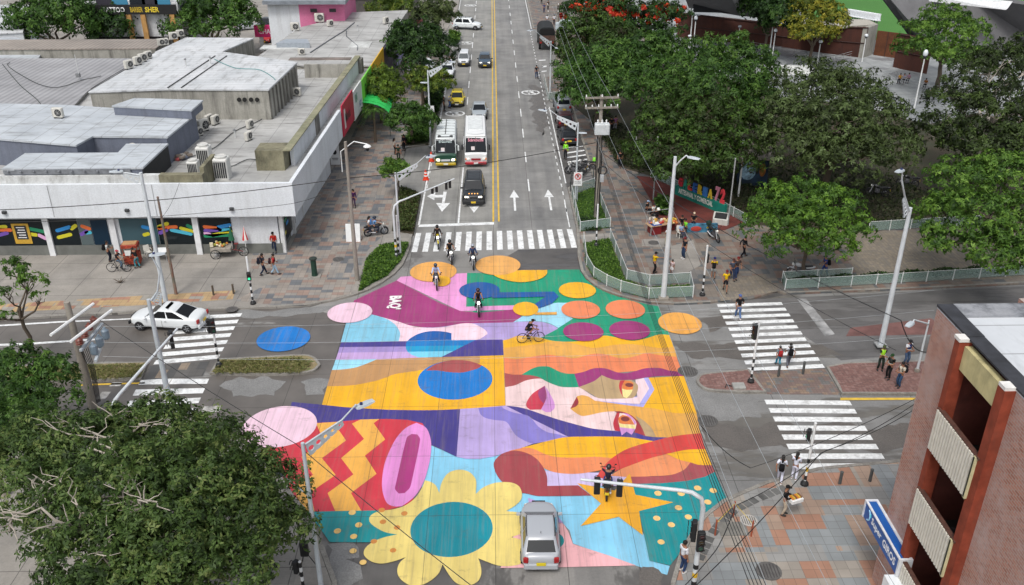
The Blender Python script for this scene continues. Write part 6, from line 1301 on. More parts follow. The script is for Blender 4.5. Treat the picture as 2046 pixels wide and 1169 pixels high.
# plaza
for px,py,c,l,lb in ((1797,166,(186,140,30),(30,34,44),'student in yellow sitting on the plaza rail, leftmost of three'),(1805,166,(150,150,170),(40,44,54),'student in grey sitting on the plaza rail, middle of three'),(1814,165,(160,130,150),(40,44,54),'student in pink sitting on the plaza rail, rightmost of three'),(1848,176,(130,80,30),(30,34,44),'person in orange under the lime green plaza tree'),(1852,196,(30,40,56),(80,110,150),'person in dark top sitting on the lower plaza rail'),(1862,192,(30,30,34),(34,34,40),'person in black beside the sitter on the lower plaza rail')):
    PP_(lb,px,py,140,'sit',.3,top=c,legs=l)
# ---------------------------------------------------------------- vehicles
TYRE=M((30,30,32),.85,0,.1,4); RIM=M((150,152,156),.35,0,0); CHROME=M((196,198,202),.25,0,0); LENS=M((232,232,226),.2,0,0,1,0); TAIL=M((150,20,24),.3,0,0); PLASTIC=M((34,35,37),.6,0,0); ENG=M((70,70,74),.5,0,.2,8)
HEADON=M((255,246,222),.3,0,0,1,2.2)
def wheel(par,x,y,r=.33,w=.2,rim=RIM):
    b=MB(); b.tube([(x-w/2,y,r),(x-w/2+.02,y,r),(x+w/2-.02,y,r),(x+w/2,y,r)],[r*.93,r,r,r*.93],18); o=b.build('wheel',TYRE,par,40)
    sx=1 if x>0 else -1; b=MB(); b.cyl((x+sx*(w/2+.004),y,r),r*.62,.02,14,'x'); b.mat(1)
    for k in range(5):
        a=k*2*PI/5; b.box((x+sx*(w/2+.016),y+math.cos(a)*r*.34,r+math.sin(a)*r*.34),(.012,r*.5,r*.1),mt=Matrix.Rotation(a,3,'X'))
    b.build('rim',[PLASTIC,rim],o); return o
def car(name,label,at,rz,col,L=4.3,W=1.75,H=1.47,hood=.95,deck=1.0,ws=(.9,.35),rr=(-1.35,-1.95),belt=.93,lights=False,plate=(214,180,40),roof=None,rack=False,black_low=False,sunroof=False,group=None,cat='car',bumper=None,gl=(22,27,32),z0=.24):
    """front faces +y. ws=(y of windscreen base, y of windscreen top); rr=(y of roof rear edge, y of rear screen base)"""
    t=thing(name,label,cat,(at[0],at[1],at[2]),R(rz),group); P=paint(col); f=L/2; w=W/2
    ST=[(-f,.68,.36,.72,.80),(-f+.10,.91,.28,.86,deck-.02),(-f+.55,1.0,.24,belt,deck),(rr[1],1.0,z0,belt,max(deck,belt)),(0,1.0,z0,belt,belt+.02),(ws[0],1.0,z0,belt-.01,hood+.01),(f-.75,.96,.24,belt-.09,hood-.05),(f-.22,.80,.26,belt-.22,hood-.15),(f,.5,.36,.56,.64)]
    b=MB(); rings=[]
    for y,k,zb,zs,zt in ST:
        h=w*k; rings.append([(h*.88,y,zb),(h,y,zb+.12),(h*1.0,y,(zb+zs)/2),(h*.97,y,zs),(h*.84,y,zt-.015),(h*.4,y,zt+.02),(-h*.4,y,zt+.02),(-h*.84,y,zt-.015),(-h*.97,y,zs),(-h,y,(zb+zs)/2),(-h,y,zb+.12),(-h*.88,y,zb)])
    b.loft(rings); subs(b.build('body',P,t,70),2)
    # cabin
    bw=w*.90; tw=w*.74; y0,y1,y2,y3=rr[1],rr[0],ws[1],ws[0]; zb=belt-.02; zt=H
    A=[(-bw,y0,zb),(bw,y0,zb),(bw,y3,zb),(-bw,y3,zb)]; B_=[(-tw,y1,zt-.07),(tw,y1,zt-.07),(tw,y2,zt-.07),(-tw,y2,zt-.07)]
    def rr_(w_,ya,yb,z,c): return [(-w_+c,ya,z),(w_-c,ya,z),(w_-c*.3,ya+c*.3,z),(w_,ya+c,z),(w_,yb-c,z),(w_-c*.3,yb-c*.3,z),(w_-c,yb,z),(-w_+c,yb,z),(-w_+c*.3,yb-c*.3,z),(-w_,yb-c,z),(-w_,ya+c,z),(-w_+c*.3,ya+c*.3,z)]
    b=MB(); b.loft([rr_(bw,y0,y3,zb,.12),rr_(tw,y1,y2,zt-.07,.12),rr_(tw*.95,y1+.05,y2-.06,zt-.025,.14),rr_(tw*.82,y1+.18,y2-.22,zt-.002,.16),rr_(tw*.5,y1+.5,y2-.5,zt+.012,.16)]); b.build('cabin',paint(roof or col),t,40)
    def pane(nm,a,bq,c,d,u0,u1,v0,v1,m):
        a,bq,c,d=map(Vector,(a,bq,c,d)); q=lambda u,v:(a.lerp(bq,u)).lerp(d.lerp(c,u),v); nn=(bq-a).cross(d-a).normalized()*.012
        mb=MB(); mb.panel(q(u0,v0)+nn,q(u1,v0)+nn,q(u1,v1)+nn,q(u0,v1)+nn,.016); return mb.build(nm,m,t)
    g_=glass(gl)
    pane('windscreen',A[2],A[3],B_[3],B_[2],.05,.95,.06,.95,g_); pane('rear_window',A[0],A[1],B_[1],B_[0],.08,.92,.18,.9,g_)
    for (a,bq,c,d,e) in ((A[1],A[2],B_[2],B_[1],0),(A[3],A[0],B_[0],B_[3],1)):
        u=(.10,.47,.51,.88); pane('side_window',a,bq,c,d,u[0],u[1],.14,.92,g_); pane('side_window',a,bq,c,d,u[2],u[3],.14,.92,g_)
    wy=f-.82; ry=-f+.78
    for x in (-w+.09,w-.09): wheel(t,x,wy,.325 if H<1.65 else .38); wheel(t,x,ry,.325 if H<1.65 else .38)
    for sx in (-1,1):
        b=MB(); b.box((sx*w*.60,f-.24,hood-.30),(w*.34,.16,.13),-sx*.42,bev=.04); b.build('headlight',HEADON if lights else LENS,t)
        b=MB(); b.box((sx*w*.76,-f+.06,deck-.24),(w*.26,.12,.24),sx*.2,bev=.03); b.build('taillight',TAIL,t)
        b=MB(); b.box((sx*(w+.08),ws[0]-.22,belt+.06),(.2,.1,.13),bev=.03); b.build('mirror',P if not black_low else PLASTIC,t)
        b=MB(); b.box((sx*(w+.004),-.25,belt-.13),(.02,.14,.025)); b.box((sx*(w+.004),.0,(belt+z0)/2),(.008,.015,.5)) ; b.build('door_handle',PLASTIC,t)
    b=MB(); b.box((0,f-.015,.42),(W*.78,.10,.2),bev=.04); b.box((0,f-.05,hood-.3),(W*.36,.08,.12)); b.build('grille',PLASTIC,t)
    b=MB(); b.box((0,-f+.02,.46),(W*.86,.14,.26),bev=.05); b.build('rear_bumper',paint(bumper or col) if not black_low else PLASTIC,t)
    if black_low:
        b=MB(); b.box((0,f-.03,.42),(W*.96,.16,.34),bev=.05); b.build('front_bumper',PLASTIC,t)
    for y,zz,sg in ((f+.045,.44,1),(-f-.06,.62,-1)):
        b=MB(); b.box((0,y,zz),(.4,.02,.16)); b.build('number_plate',M(plate,.5,0,0),t)
    if rack:
        b=MB()
        for x in (-tw*.8,tw*.8): b.tube([(x,y1+.15,zt+.07),(x,y2-.2,zt+.07)],.025,5)
        for k in range(4): 
            y=y1+.2+k*(y2-y1-.4)/3; b.tube([(-tw*.8,y,zt+.075),(tw*.8,y,zt+.075)],.02,5)
        b.build('roof_rack',PLASTIC,t)
    if sunroof: 
        b=MB(); b.box((0,y2-.55,zt+.003),(tw*1.0,.5,.012)); b.build('sunroof',g_,t)
    return t
def gz(px,py): return G(px,py,.01)
e_=car('estate_car','silver estate car driving away over the mural at the bottom of the picture',gz(1078,1083),-1,(160,164,170),L=3.95,W=1.70,H=1.46,ws=(.95,.2),rr=(-1.3,-1.8),deck=1.0,plate=(206,186,30),cat='car')
for sx in (-1,1): b=MB(); b.tube([(sx*.6,-1.2,1.44),(sx*.62,-.55,1.475),(sx*.6,.1,1.44)],.022,5); b.build('roof_rail',PLASTIC,e_)
b=MB(); b.tube([(0,-1.05,1.46),(0,-1.2,1.7)],.012,4); b.build('aerial',PLASTIC,e_)
c_=car('offroad_car','dark grey black 4x4 with lit headlamps and roof rack at the stop line',gz(947,394),180,(40,44,48),L=4.7,W=1.9,H=1.84,hood=1.12,deck=1.15,belt=1.12,ws=(1.05,.62),rr=(-2.0,-2.25),lights=True,rack=True,black_low=True,z0=.34)
for i in range(4): b=MB(); b.sph((-.36+i*.24,2.0,1.08),.05,6,5); b.build('bonnet_lamp',M((240,170,90),.3,0,0,1,1.5),c_)
c_=car('taxi','yellow taxi with striped roof rack parked behind the green bus',gz(914,207),180,(196,176,44),L=3.9,W=1.66,H=1.5,ws=(.95,.3),rr=(-1.4,-1.85),rack=True,plate=(210,210,206),cat='taxi')
car('sedan_car','silver sedan hidden behind the white and red bus',gz(958,231),180,(150,158,164),L=4.4,ws=(1.15,.35),rr=(-.85,-1.8))
car('compact_van','small white van coming down the left lane',gz(927,128),180,(206,210,214),L=3.9,W=1.66,H=1.75,hood=1.05,ws=(1.3,.85),rr=(-1.75,-1.9),deck=1.05,belt=1.0,black_low=True,gl=(44,56,64))
car('pickup_car','blue grey car with glowing headlamps in the right hand lane beside the white van',gz(969,130),180,(66,82,98),L=4.3,W=1.78,H=1.6,hood=1.05,ws=(.95,.45),rr=(-1.3,-1.8),lights=True,black_low=True,belt=1.0,deck=1.05)
car('sedan_car','white sedan with black sunroof parked in the west bay',gz(895,150),180,(214,218,222),L=4.6,ws=(1.15,.35),rr=(-.85,-1.85),sunroof=True)
car('sedan_car','second white car in the shade under the dark tree in the west bay',gz(852,140),200,(200,204,208),L=4.5,ws=(1.15,.35),rr=(-.85,-1.85))
car('offroad_car','white SUV turning across the avenue out of a side entrance',gz(934,58),-103,(210,216,218),L=4.75,W=1.9,H=1.82,hood=1.15,deck=1.15,belt=1.1,ws=(1.1,.65),rr=(-1.9,-2.2),rack=True,z0=.34)
car('saloon_car','white saloon driving west on the left hand street',gz(340,650),82,(206,210,212),L=4.75,W=1.84,H=1.46,ws=(1.25,.3),rr=(-.75,-2.0),deck=1.04,belt=.9,gl=(16,18,22))
car('sedan_car','dark red car parked in front of the shop terrace signs',gz(278,62),-70,(110,28,40),L=4.6,ws=(1.15,.35),rr=(-.85,-1.85))
car('sedan_car','silver car parked between the broad green tree and the pink house',gz(498,60),-65,(164,168,172),L=4.5,ws=(1.15,.35),rr=(-.85,-1.85))
car('hatchback_car','dark car parked behind the red hatchback near the magenta sign',gz(531,55),170,(40,42,46),L=4.,H=1.55)
car('hatchback_car','bright red hatchback parked below the magenta arrow sign',gz(536,84),175,(176,34,32),L=3.9,H=1.52)
car('sedan_car','black car with red tail lamps parked nearest the hatched bay',gz(1133,281),2,(28,30,34),L=4.3,ws=(.9,.3),rr=(-1.2,-1.8))
car('hatchback_car','dark red car parked in the middle of the east bay row',gz(1127,249),2,(64,30,36),L=4.,H=1.5)
car('offroad_car','silver SUV parked at the far end of the east bay row',gz(1123,219),2,(128,134,140),L=4.4,W=1.8,H=1.7,hood=1.1,deck=1.1,belt=1.05,ws=(1.,.5),rr=(-1.7,-2.0))
car('sedan_car','red and dark car glimpsed between the trees at the far shop row',gz(824,52),150,(120,40,44),L=4.2,ws=(.9,.3),rr=(-1.2,-1.8))
# --- buses
def bus(label,at,rz,base,lower,band,L,W=2.15,H=2.95,style=0,txt=()):
    t=thing('minibus',label,'bus',at,R(rz)); f=L/2; w=W/2
    WB=1.46
    def ring(y,k,zb,zt,tk): return [(w*k*.96,y,zb),(w*k,y,zb+.15),(w*k,y,1.3),(w*k*.97,y,zt-.25),(w*k*.86*tk,y,zt-.05),(w*k*.5*tk,y,zt),(-w*k*.5*tk,y,zt),(-w*k*.86*tk,y,zt-.05),(-w*k*.97,y,zt-.25),(-w*k,y,1.3),(-w*k,y,zb+.15),(-w*k*.96,y,zb)]
    b=MB(); nose=[ring(-f,.95,.45,H-.12,.96),ring(-f+.15,1,.38,H,1),ring(f-1.2,1,.36,H,1),ring(f-.62,.99,.36,H-.10,.98)]
    b.loft(nose+[[(p[0]*.98,f-.5+(0 if p[2]>1.4 else .38),min(p[2],H-.28)) for p in nose[-1]]]); b.build('body',paint(base),t,38)
    b=MB(); b.prism([(-w*1.006,-f+.1),(w*1.006,-f+.1),(w*1.006,f-.75),(-w*1.006,f-.75)],.40,1.38); b.build('lower_panel',paint(lower),t)
    b=MB(); b.loft([[(x*w*.985,f-.12+.06*abs(1-abs(x))+.0,z) for x,z in ((-1,.42),(-.5,.38),(.5,.38),(1,.42),(1,1.40),(.5,1.44),(-.5,1.44),(-1,1.40))],[(x*w*.9,f+.06+.08*(1-abs(x)),z) for x,z in ((-1,.5),(-.5,.44),(.5,.44),(1,.5),(1,1.20),(.5,1.30),(-.5,1.30),(-1,1.20))]]); b.build('front_panel',paint(lower if style==0 else base),t,30)
    b=MB(); b.box((0,f+.1,.46),(W*.94,.16,.24),bev=.06); b.build('bumper',paint(band),t)
    # windscreen
    y0,y1=f-.08,f-.54; b=MB(); b.panel((w*.92,y0,WB),(-w*.92,y0,WB),(-w*.86,y1,H-.20),(w*.86,y1,H-.20),.03); ws=b.build('windscreen',glass((20,24,28)),t)
    x=Vector((-1,0,0)); up=Vector((0,y1-y0,H-.20-WB)).normalized(); nn=x.cross(up)
    b=MB(); b.box((0,(y0+y1)/2+.012,(WB+H-.20)/2),(.04,.02,H-.20-WB),mt=Matrix.Rotation(math.atan2(-(y1-y0),(H-.20-WB)),3,'X')); b.build('windscreen_bar',PLASTIC,ws)
    for s,wd,hh,u,v,c in txt:
        o=Vector((0,y0,WB)).lerp(Vector((0,y1,H-.20)),v)+x*u*w+nn*.014; b=MB(); text_mb(b,s,wd,hh,frame(o,x,nn),bold=.02); b.build('lettering',M(c,.5,0,0),ws)
    b=MB(); o=Vector((0,y0,WB)).lerp(Vector((0,y1,H-.20)),.25)+x*(-.25)*w+nn*.012; b.add([o+x*a*.17+up*c*.17 for a,c in ((-1,-1),(1,-1),(1,1),(-1,1))],[(0,1,2,3)]); b.build('route_card',M((200,190,190),.7,0,0),ws)
    n=int((L-1.8)/.95)
    for sx in (-1,1):
        for i in range(n):
            y=f-1.5-i*.95; b=MB(); b.box((sx*w*.985,y,1.82),(.09,.82,.82),bev=.0); b.build('side_window',glass((24,30,34)),t)
        b=MB(); b.box((sx*w*.70,f+.12,.86),(.34,.1,.2),-sx*.2,bev=.05); b.build('headlight',HEADON if style==0 else LENS,t)
        b=MB(); b.box((sx*w*.86,f+.08,.84),(.2,.1,.16),-sx*.4,bev=.04); b.build('indicator',M((220,120,50) if style else (210,180,60),.3,0,0),t)
        b=MB(); b.tube([(sx*w*.95,f-.5,2.2),(sx*(w+.18),f-.2,2.15)],.025,5); b.box((sx*(w+.2),f-.18,1.9),(.16,.1,.5),bev=.04); b.build('mirror',M((200,206,206),.4) if style==0 else PLASTIC,t)
        wheel(t,sx*(w-.13),f-1.15,.42,.26); wheel(t,sx*(w-.13),-f+1.5,.42,.26)
        b=MB(); b.box((sx*w*.8,-f-.01,.9),(.25,.06,.3)); b.build('taillight',TAIL,t)
    b=MB(); b.box((0,f+.14,.82),(W*.42,.05,.18),bev=.0); b.build('grille',CHROME if style==0 else M((140,24,34),.4,0,0),t)
    b=MB(); b.box((0,f+.19,.46),(.42,.02,.16)); b.build('number_plate',M((214,214,210),.5,0,0),t)
    if style==0:
        for k in range(6):
            y=-f+.6+k*(L-1.9)/5; b=MB(); b.tube([(-w*.85,y,H-.02),(0,y,H+.025),(w*.85,y,H-.02)],.025,5); b.build('roof_rib',M((150,154,154),.6),t)
        b=MB(); b.tube([(0,-f+.4,H+.04),(0,f-1.3,H+.04)],.04,6); b.build('roof_pipe',M((70,70,70),.7),t)
        for sx in (-1,1): b=MB(); b.tube_z((sx*w*.55,f-.95,H-.1),[(.14,0),(.16,.1),(.1,.14)],10); b.build('roof_vent',M((90,92,92),.6),t)
        b=MB(); b.box((0,f-.66,H-.03),(W*.7,.06,.06)); b.build('marker_lamp_bar',PLASTIC,t)
    else:
        b=MB(); b.box((0,-.6,H+.03),(1.4,L-2.6,.09),bev=.04); b.tube([(w*.75,f-1.1,H-.03),(w*.3,f-.75,H-.02),(0,f-.62,H-.06),(-w*.3,f-.75,H-.02),(-w*.75,f-1.1,H-.03)],.03,6); b.build('roof_cowl',M((206,210,210),.5),t)
    return t
bus('dark green and yellow minibus with white ribbed roof waiting in the left lane',G(891,336,0)+Vector((-.06,3.3,0)),181.2,(206,212,212),(16,62,46),(176,150,30),6.6,2.05,2.9,0,[('El Guerrero',1.2,.2,0,.8,(190,206,206)),('confianza',.6,.12,-.35,.14,(170,180,190))])
bus('white minibus with red bumper and pink windscreen lettering beside the green one',G(951,334,0)+Vector((-.06,3.6,0)),181.2,(214,216,216),(200,202,204),(164,26,40),7.2,2.15,3.05,1,[('Sobrebuchii',1.45,.3,0,.78,(222,150,166))])
# --- canvas truck (rear towards us)
q=G(1090,92,0); t=thing('canvas_truck','army style truck with black canvas cover parked in the east bay, tail toward us','truck',(q.x,q.y,0))
b=MB(); b.box((0,0,1.15),(2.35,7.0,.25)); b.build('chassis',M((46,42,40),.7),t)
b=MB(); b.loft([[(x*1.2,y,z) for x,z in ((-1,1.3),(-1,2.7),(-.8,3.15),(-.4,3.35),(.4,3.35),(.8,3.15),(1,2.7),(1,1.3))] for y in (-3.4,-2,-.6,.8,2.2)]); b.build('canvas_cover',M((32,36,38),.85,0,.3,1.5),t,40)
b=MB(); b.box((0,-3.44,1.75),(2.3,.08,.9)); b.mat(1); b.box((0,-3.42,2.75),(2.0,.06,.8)); b.build('tailgate',[M((84,62,54),.8,0,.3,3),M((16,16,18),.9,0,0)],t)
b=MB(); b.box((0,3.3,1.9),(2.25,1.7,2.0),bev=.25); b.build('cab',paint((120,36,38)),t)
for sx in (-1,1):
    for y in (-2.2,2.7): wheel(t,sx*1.0,y,.5,.3)
    b=MB(); b.box((sx*.9,-3.5,1.2),(.3,.06,.2)); b.build('taillight',TAIL,t)
b=MB(); b.box((0,-3.52,1.05),(.4,.02,.16)); b.build('number_plate',M((200,120,60),.5,0,0),t)
# --- motorcycles and bicycles
def moto(label,at,rz,col,box=None,light=True,lean=0.,group=None,name='motorcycle'):
    t=thing(name,label,'motorcycle',at,R(rz),group); t.rotation_euler=(0,R(lean),R(rz)); P=paint(col)
    for y in (-.64,.66):
        b=MB(); n=22; ri=[]
        for k in range(n+1):
            a=2*PI*k/n; ri.append((0,y+.29*math.cos(a),.31+.29*math.sin(a)))
        b.tube(ri,.052,7,False); o=b.build('wheel',TYRE,t,60); b=MB(); b.tube([(.0,y+.24*math.cos(2*PI*k/18),.31+.24*math.sin(2*PI*k/18)) for k in range(19)],.014,5,False)
        for k in range(4): b.tube([(0,y-.24*math.cos(k*PI/4),.31-.24*math.sin(k*PI/4)),(0,y+.24*math.cos(k*PI/4),.31+.24*math.sin(k*PI/4))],.011,4)
        b.build('rim',ENG,o)
    b=MB(); b.loft([[(x*w_,y,z0+z*h_) for x,z in ((-.7,-1),(-1,0),(-.6,.9),(0,1),(.6,.9),(1,0),(.7,-1))] for y,w_,z0,h_ in ((-.12,.07,.82,.06),(.02,.12,.86,.11),(.25,.14,.90,.13),(.40,.08,.92,.08))]); b.build('fuel_tank',P,t,40)
    b=MB(); b.loft([[(x*w_,y,z+zz) for x,zz in ((-1,-.05),(-.8,.04),(.8,.04),(1,-.05))] for y,w_,z in ((-.78,.08,.90),(-.4,.13,.84),(-.08,.10,.82))]); b.build('seat',PLASTIC,t,40)
    b=MB(); b.box((0,.05,.5),(.26,.42,.34),bev=.06); b.box((0,.16,.68),(.18,.2,.2),bev=.04); b.build('engine',ENG,t,40)
    b=MB(); b.tube([(0,.42,.9),(0,.1,.72),(0,-.35,.66),(0,-.64,.4)],.03,6); b.tube([(.1,-.64,.31),(.08,0,.4)],.025,5); b.tube([(-.1,-.64,.31),(-.08,0,.4)],.025,5); b.build('frame',PLASTIC,t)
    b=MB()
    for x in (-.07,.07): b.tube([(x,.66,.31),(x,.50,.78),(x,.44,.98)],.024,6)
    b.build('fork',CHROME,t)
    b=MB(); b.tube([(-.36,.42,1.06),(-.2,.5,1.05),(0,.5,1.02),(.2,.5,1.05),(.36,.42,1.06)],.017,6); b.build('handlebar',PLASTIC,t)
    for sx in (-1,1): b=MB(); b.tube([(sx*.26,.47,1.05),(sx*.34,.5,1.2)],.01,4); b.sph((sx*.36,.5,1.22),(.06,.015,.04),7,5); b.build('mirror',PLASTIC,t)
    b=MB(); b.sph((0,.58,.92),(.10,.07,.11),10,7); b.build('headlight',M((250,250,240),.2,0,0,1,2.5) if light else LENS,t,60)
    b=MB(); b.tube([(0,.66+.33*math.cos(a),.31+.35*math.sin(a)) for a in [R(x) for x in (40,70,100,130)]],[.05,.06,.06,.05],6); b.build('front_mudguard',P,t,60)
    b=MB(); b.loft([[(x*w_,y,z+zz) for x,zz in ((-1,-.06),(-1,.05),(1,.05),(1,-.06))] for y,w_,z in ((-.35,.12,.74),(-.75,.09,.80),(-.95,.05,.84))]); b.build('tail_fairing',P,t,40)
    b=MB(); b.tube([(.14,.2,.34),(.16,-.2,.32),(.17,-.7,.45)],[.03,.035,.05],7); b.build('exhaust',CHROME,t,60)
    b=MB(); b.box((0,-.98,.72),(.06,.03,.05)); b.build('taillight',TAIL,t); b=MB(); b.box((0,-.98,.6),(.2,.02,.14)); b.build('number_plate',M((206,184,40),.5,0,0),t)
    if box: b=MB(); b.box((0,-.80,1.08),(.34,.34,.32),bev=.04); b.build('delivery_box',M(box,.5,0,.1),t,40)
    return t
RD=[(876,500,186,(190,170,30),'yellow fronted motorcycle ridden over the north crosswalk',(40,34,34),(30,30,36),(24,24,28)),(903,531,190,(40,40,46),'black motorcycle on the concrete before the orange circle',(30,34,36),(34,36,44),(30,36,34)),(946,541,183,(44,48,54),'dark motorcycle entering beside the large orange circle',(50,64,96),(40,44,60),(150,156,166)),(873,582,186,(70,72,76),'grey motorcycle with dark headlamp on the orange and pink paint',(176,186,214),(30,32,44),(40,60,76)),(957,635,183,(30,30,34),'black motorcycle with bright lamp on the magenta paint',(34,26,24),(24,24,28),(50,28,28))]
rl=['rider in dark jacket and black helmet on the yellow fronted motorcycle','rider in black tee with helmet on the black motorcycle, arms bare','rider in blue jacket and grey helmet on the dark motorcycle','rider in white shirt and grey vest on the grey motorcycle','rider in sleeveless black with dark red helmet on the magenta paint']
for i,(px,py,rz,c,lb,tc,lc,hc) in enumerate(RD):
    q=G(px,py,.0); fw=Vector((-math.sin(R(rz)),math.cos(R(rz)),0)); q=Vector((q.x,q.y,.02))-fw*.85
    moto(lb,q,rz,c,light=(i!=3),group='motorcycles coming over the mural'); person(rl[i],q-fw*.22,rz,'moto',top=tc,legs=lc,head='helmet',hc=hc,sleeve=(1,.5,1,1,.15)[i],vest=(130,140,170) if i==3 else None,H=1.72)
q=G(1214,990,.02); moto('delivery motorcycle with black rear box riding away over the painted star',q+Vector((0,.35,0)),-8,(30,32,38),box=(20,26,26),light=False); person('delivery rider in dark jacket and blue jeans on the painted star',q+Vector((.0,.15,0)),-8,'moto',top=(34,36,56),legs=(44,70,140),head='helmet',hc=(34,36,40),sleeve=1)
q=G(752,470,.14); moto('black motorcycle parked on the west pavement with two people seated',q,-72,(26,26,30),light=False,lean=4); fw=Vector((math.sin(R(72)),math.cos(R(72)),0))
p=person('helmeted rider in pale blue shirt on the pavement motorcycle',q-fw*.15,-72,'moto',top=(120,160,210),legs=(40,44,60),head='helmet',hc=(40,48,60)); person('dark haired passenger in white top sitting behind the pale blue rider',q-fw*.55,-72,'pillion',top=(206,210,216),legs=(40,44,60),head='long'); backpack('blue backpack on the pale blue rider',p,(70,120,180))
moto('motorcycle with dark green delivery box parked by the red gravel bed',G(1426,478,.14),195,(30,40,36),box=(16,50,40),light=False,lean=6)
moto('white tanked motorcycle parked behind the glass fence by the street tree',G(1598,553,.14),75,(190,192,196),light=False,lean=6)
moto('black police motorcycle lying in the hatched bay, nearer the avenue',G(1152,345,.02),80,(24,26,28),light=False,lean=8); moto('black police motorcycle with lime panniers parked by the utility pole',G(1170,340,.02),80,(24,26,28),light=False,lean=8,box=(120,200,50))
for px,py,lb in ((1752,392,'dark motorcycle parked under the grey green tree, left of two'),(1812,372,'dark motorcycle parked beside the park ramp, right of two'),(1148,349,'dark scooter at the corner of the hatched bay'),(311,63,'small motorcycle parked beside the dark red car')): moto(lb,G(px,py,.15 if px!=1148 else .02),70,(26,28,32),light=False,lean=6)
moto('dark motorcycle with rider stopped beside the parked white sedan',G(903,132,.02),175,(30,30,34),light=False); person('rider in dark brown jacket beside the parked white sedan',G(903,132,.02)+Vector((0,.2,0)),175,'moto',top=(50,40,44),legs=(40,40,50),head='helmet')
def bicycle(label,at,rz,col):
    t=thing('bicycle',label,'bicycle',at,R(rz)); F_=paint(col)
    for y in (-.52,.54):
        b=MB(); b.tube([(0,y+.33*math.cos(2*PI*k/26),.345+.33*math.sin(2*PI*k/26)) for k in range(27)],.024,6,False); o=b.build('wheel',TYRE,t,60)
        b=MB()
        for k in range(6): b.tube([(0,y-.31*math.cos(k*PI/6),.345-.31*math.sin(k*PI/6)),(0,y+.31*math.cos(k*PI/6),.345+.31*math.sin(k*PI/6))],.005,3)
        b.build('spokes',CHROME,o)
    b=MB()
    for a,c in (((0,-.52,.345),(0,-.1,.33)),((0,-.1,.33),(0,-.22,.86)),((0,-.1,.33),(0,.36,.8)),((0,-.2,.78),(0,.34,.88)),((0,-.52,.345),(0,-.2,.78)),((0,.36,.95),(0,.54,.345))): b.tube([a,c],.02,6)
    b.build('frame',F_,t)
    b=MB(); b.tube([(-.3,.40,1.0),(0,.38,1.0),(.3,.40,1.0)],.016,6); b.tube([(0,.38,1.0),(0,.36,.9)],.018,5); b.build('handlebar',PLASTIC,t)
    b=MB(); b.box((0,-.24,.93),(.15,.26,.06),bev=.03); b.build('saddle',PLASTIC,t)
    b=MB(); b.cyl((0.03,-.1,.33),.1,.02,12,'x'); b.tube([(.06,-.1,.33),(.08,-.02,.2)],.012,4); b.tube([(-.06,-.1,.33),(-.08,-.18,.46)],.012,4); b.box((.12,-.02,.19),(.1,.07,.03)); b.box((-.12,-.18,.47),(.1,.07,.03)); b.build('pedals',PLASTIC,t)
    return t
q=G(1060,684,.03); bicycle('mountain bike ridden across the yellow and lavender paint',q,-82,(40,36,36)); person('cyclist in black tee, shorts and cap riding over the mural',q-Vector((math.sin(R(82)),math.cos(R(82)),0))*.25,-82,'bike',top=(24,24,28),legs=(28,28,34),shorts=True,head='cap',hc=(22,22,26))
bicycle('black bicycle standing at the orange food cart',G(239,543,.14),-88,(24,24,26)); bicycle('white bicycle beside the cyclist at the north east kerb',G(1077,160,.02),10,(190,194,198))
# ---------------------------------------------------------------- street furniture
POLEW=M((196,202,206),.5,0,.08,2,0,.4,.25); POLEG=M((150,152,152),.6,0,.1,2); GALV=M((176,184,190),.4,0,.08,2); CONCP=stain_mat('concrete_pole',(150,144,134),(128,122,114),(88,82,76),.5,(3,3,.3)); WHT_=M((220,222,222),.5,0,.05,3); BLK_=M((26,27,29),.6,0,.05,3)
def plate_holes(b,o,ux,uy,L,h0,h1,t,n,r0,r1):
    "tapering perforated plate from o along ux, depth along -uy"
    nn=ux.cross(uy).normalized()*t/2; k=16
    for i in range(n):
        a0,a1=L*i/n,L*(i+1)/n; ha,hb=h0+(h1-h0)*i/n,h0+(h1-h0)*(i+1)/n; r=r0+(r1-r0)*i/max(1,n-1)
        cx=(a0+a1)/2; cy=-(ha+hb)/4; out=[];inn=[]
        for j in range(k):
            a=2*PI*(j+.5)/k; dx,dy=math.cos(a),math.sin(a)
            sx=((a1-a0)/2)/max(abs(dx),1e-6); 
            hh=(ha+hb)/4; sy=hh/max(abs(dy),1e-6); m_=min(sx,sy); x=cx+dx*m_; y=cy+dy*m_
            fr=(x-a0)/(a1-a0); hl=ha+(hb-ha)*fr; y=-hl/2+ (y-cy)*hl/(2*hh)
            out.append(o+ux*x+uy*y); inn.append(o+ux*(cx+dx*r)+uy*(cy+dy*r))
        for j in range(k):
            q=(j+1)%k; b.add([out[j]+nn,out[q]+nn,inn[q]+nn,inn[j]+nn],[(0,1,2,3)]); b.add([out[j]-nn,out[q]-nn,inn[q]-nn,inn[j]-nn],[(3,2,1,0)]); b.add([inn[j]+nn,inn[q]+nn,inn[q]-nn,inn[j]-nn],[(0,1,2,3)])
def lamp_head(b,p,d,L=.75,w=.3):
    d=Vector(d).normalized(); z=Vector((0,0,1)); x=d.cross(z).normalized(); u=x.cross(d)
    def rg(y,ww,h): return [p+d*y+x*a*ww+u*c*h for a,c in ((-1,-.3),(-.8,.7),(.8,.7),(1,-.3))]
    b.loft([rg(0,w*.25,.05),rg(.1,w*.42,.09),rg(L*.6,w*.5,.08),rg(L,w*.36,.04)])
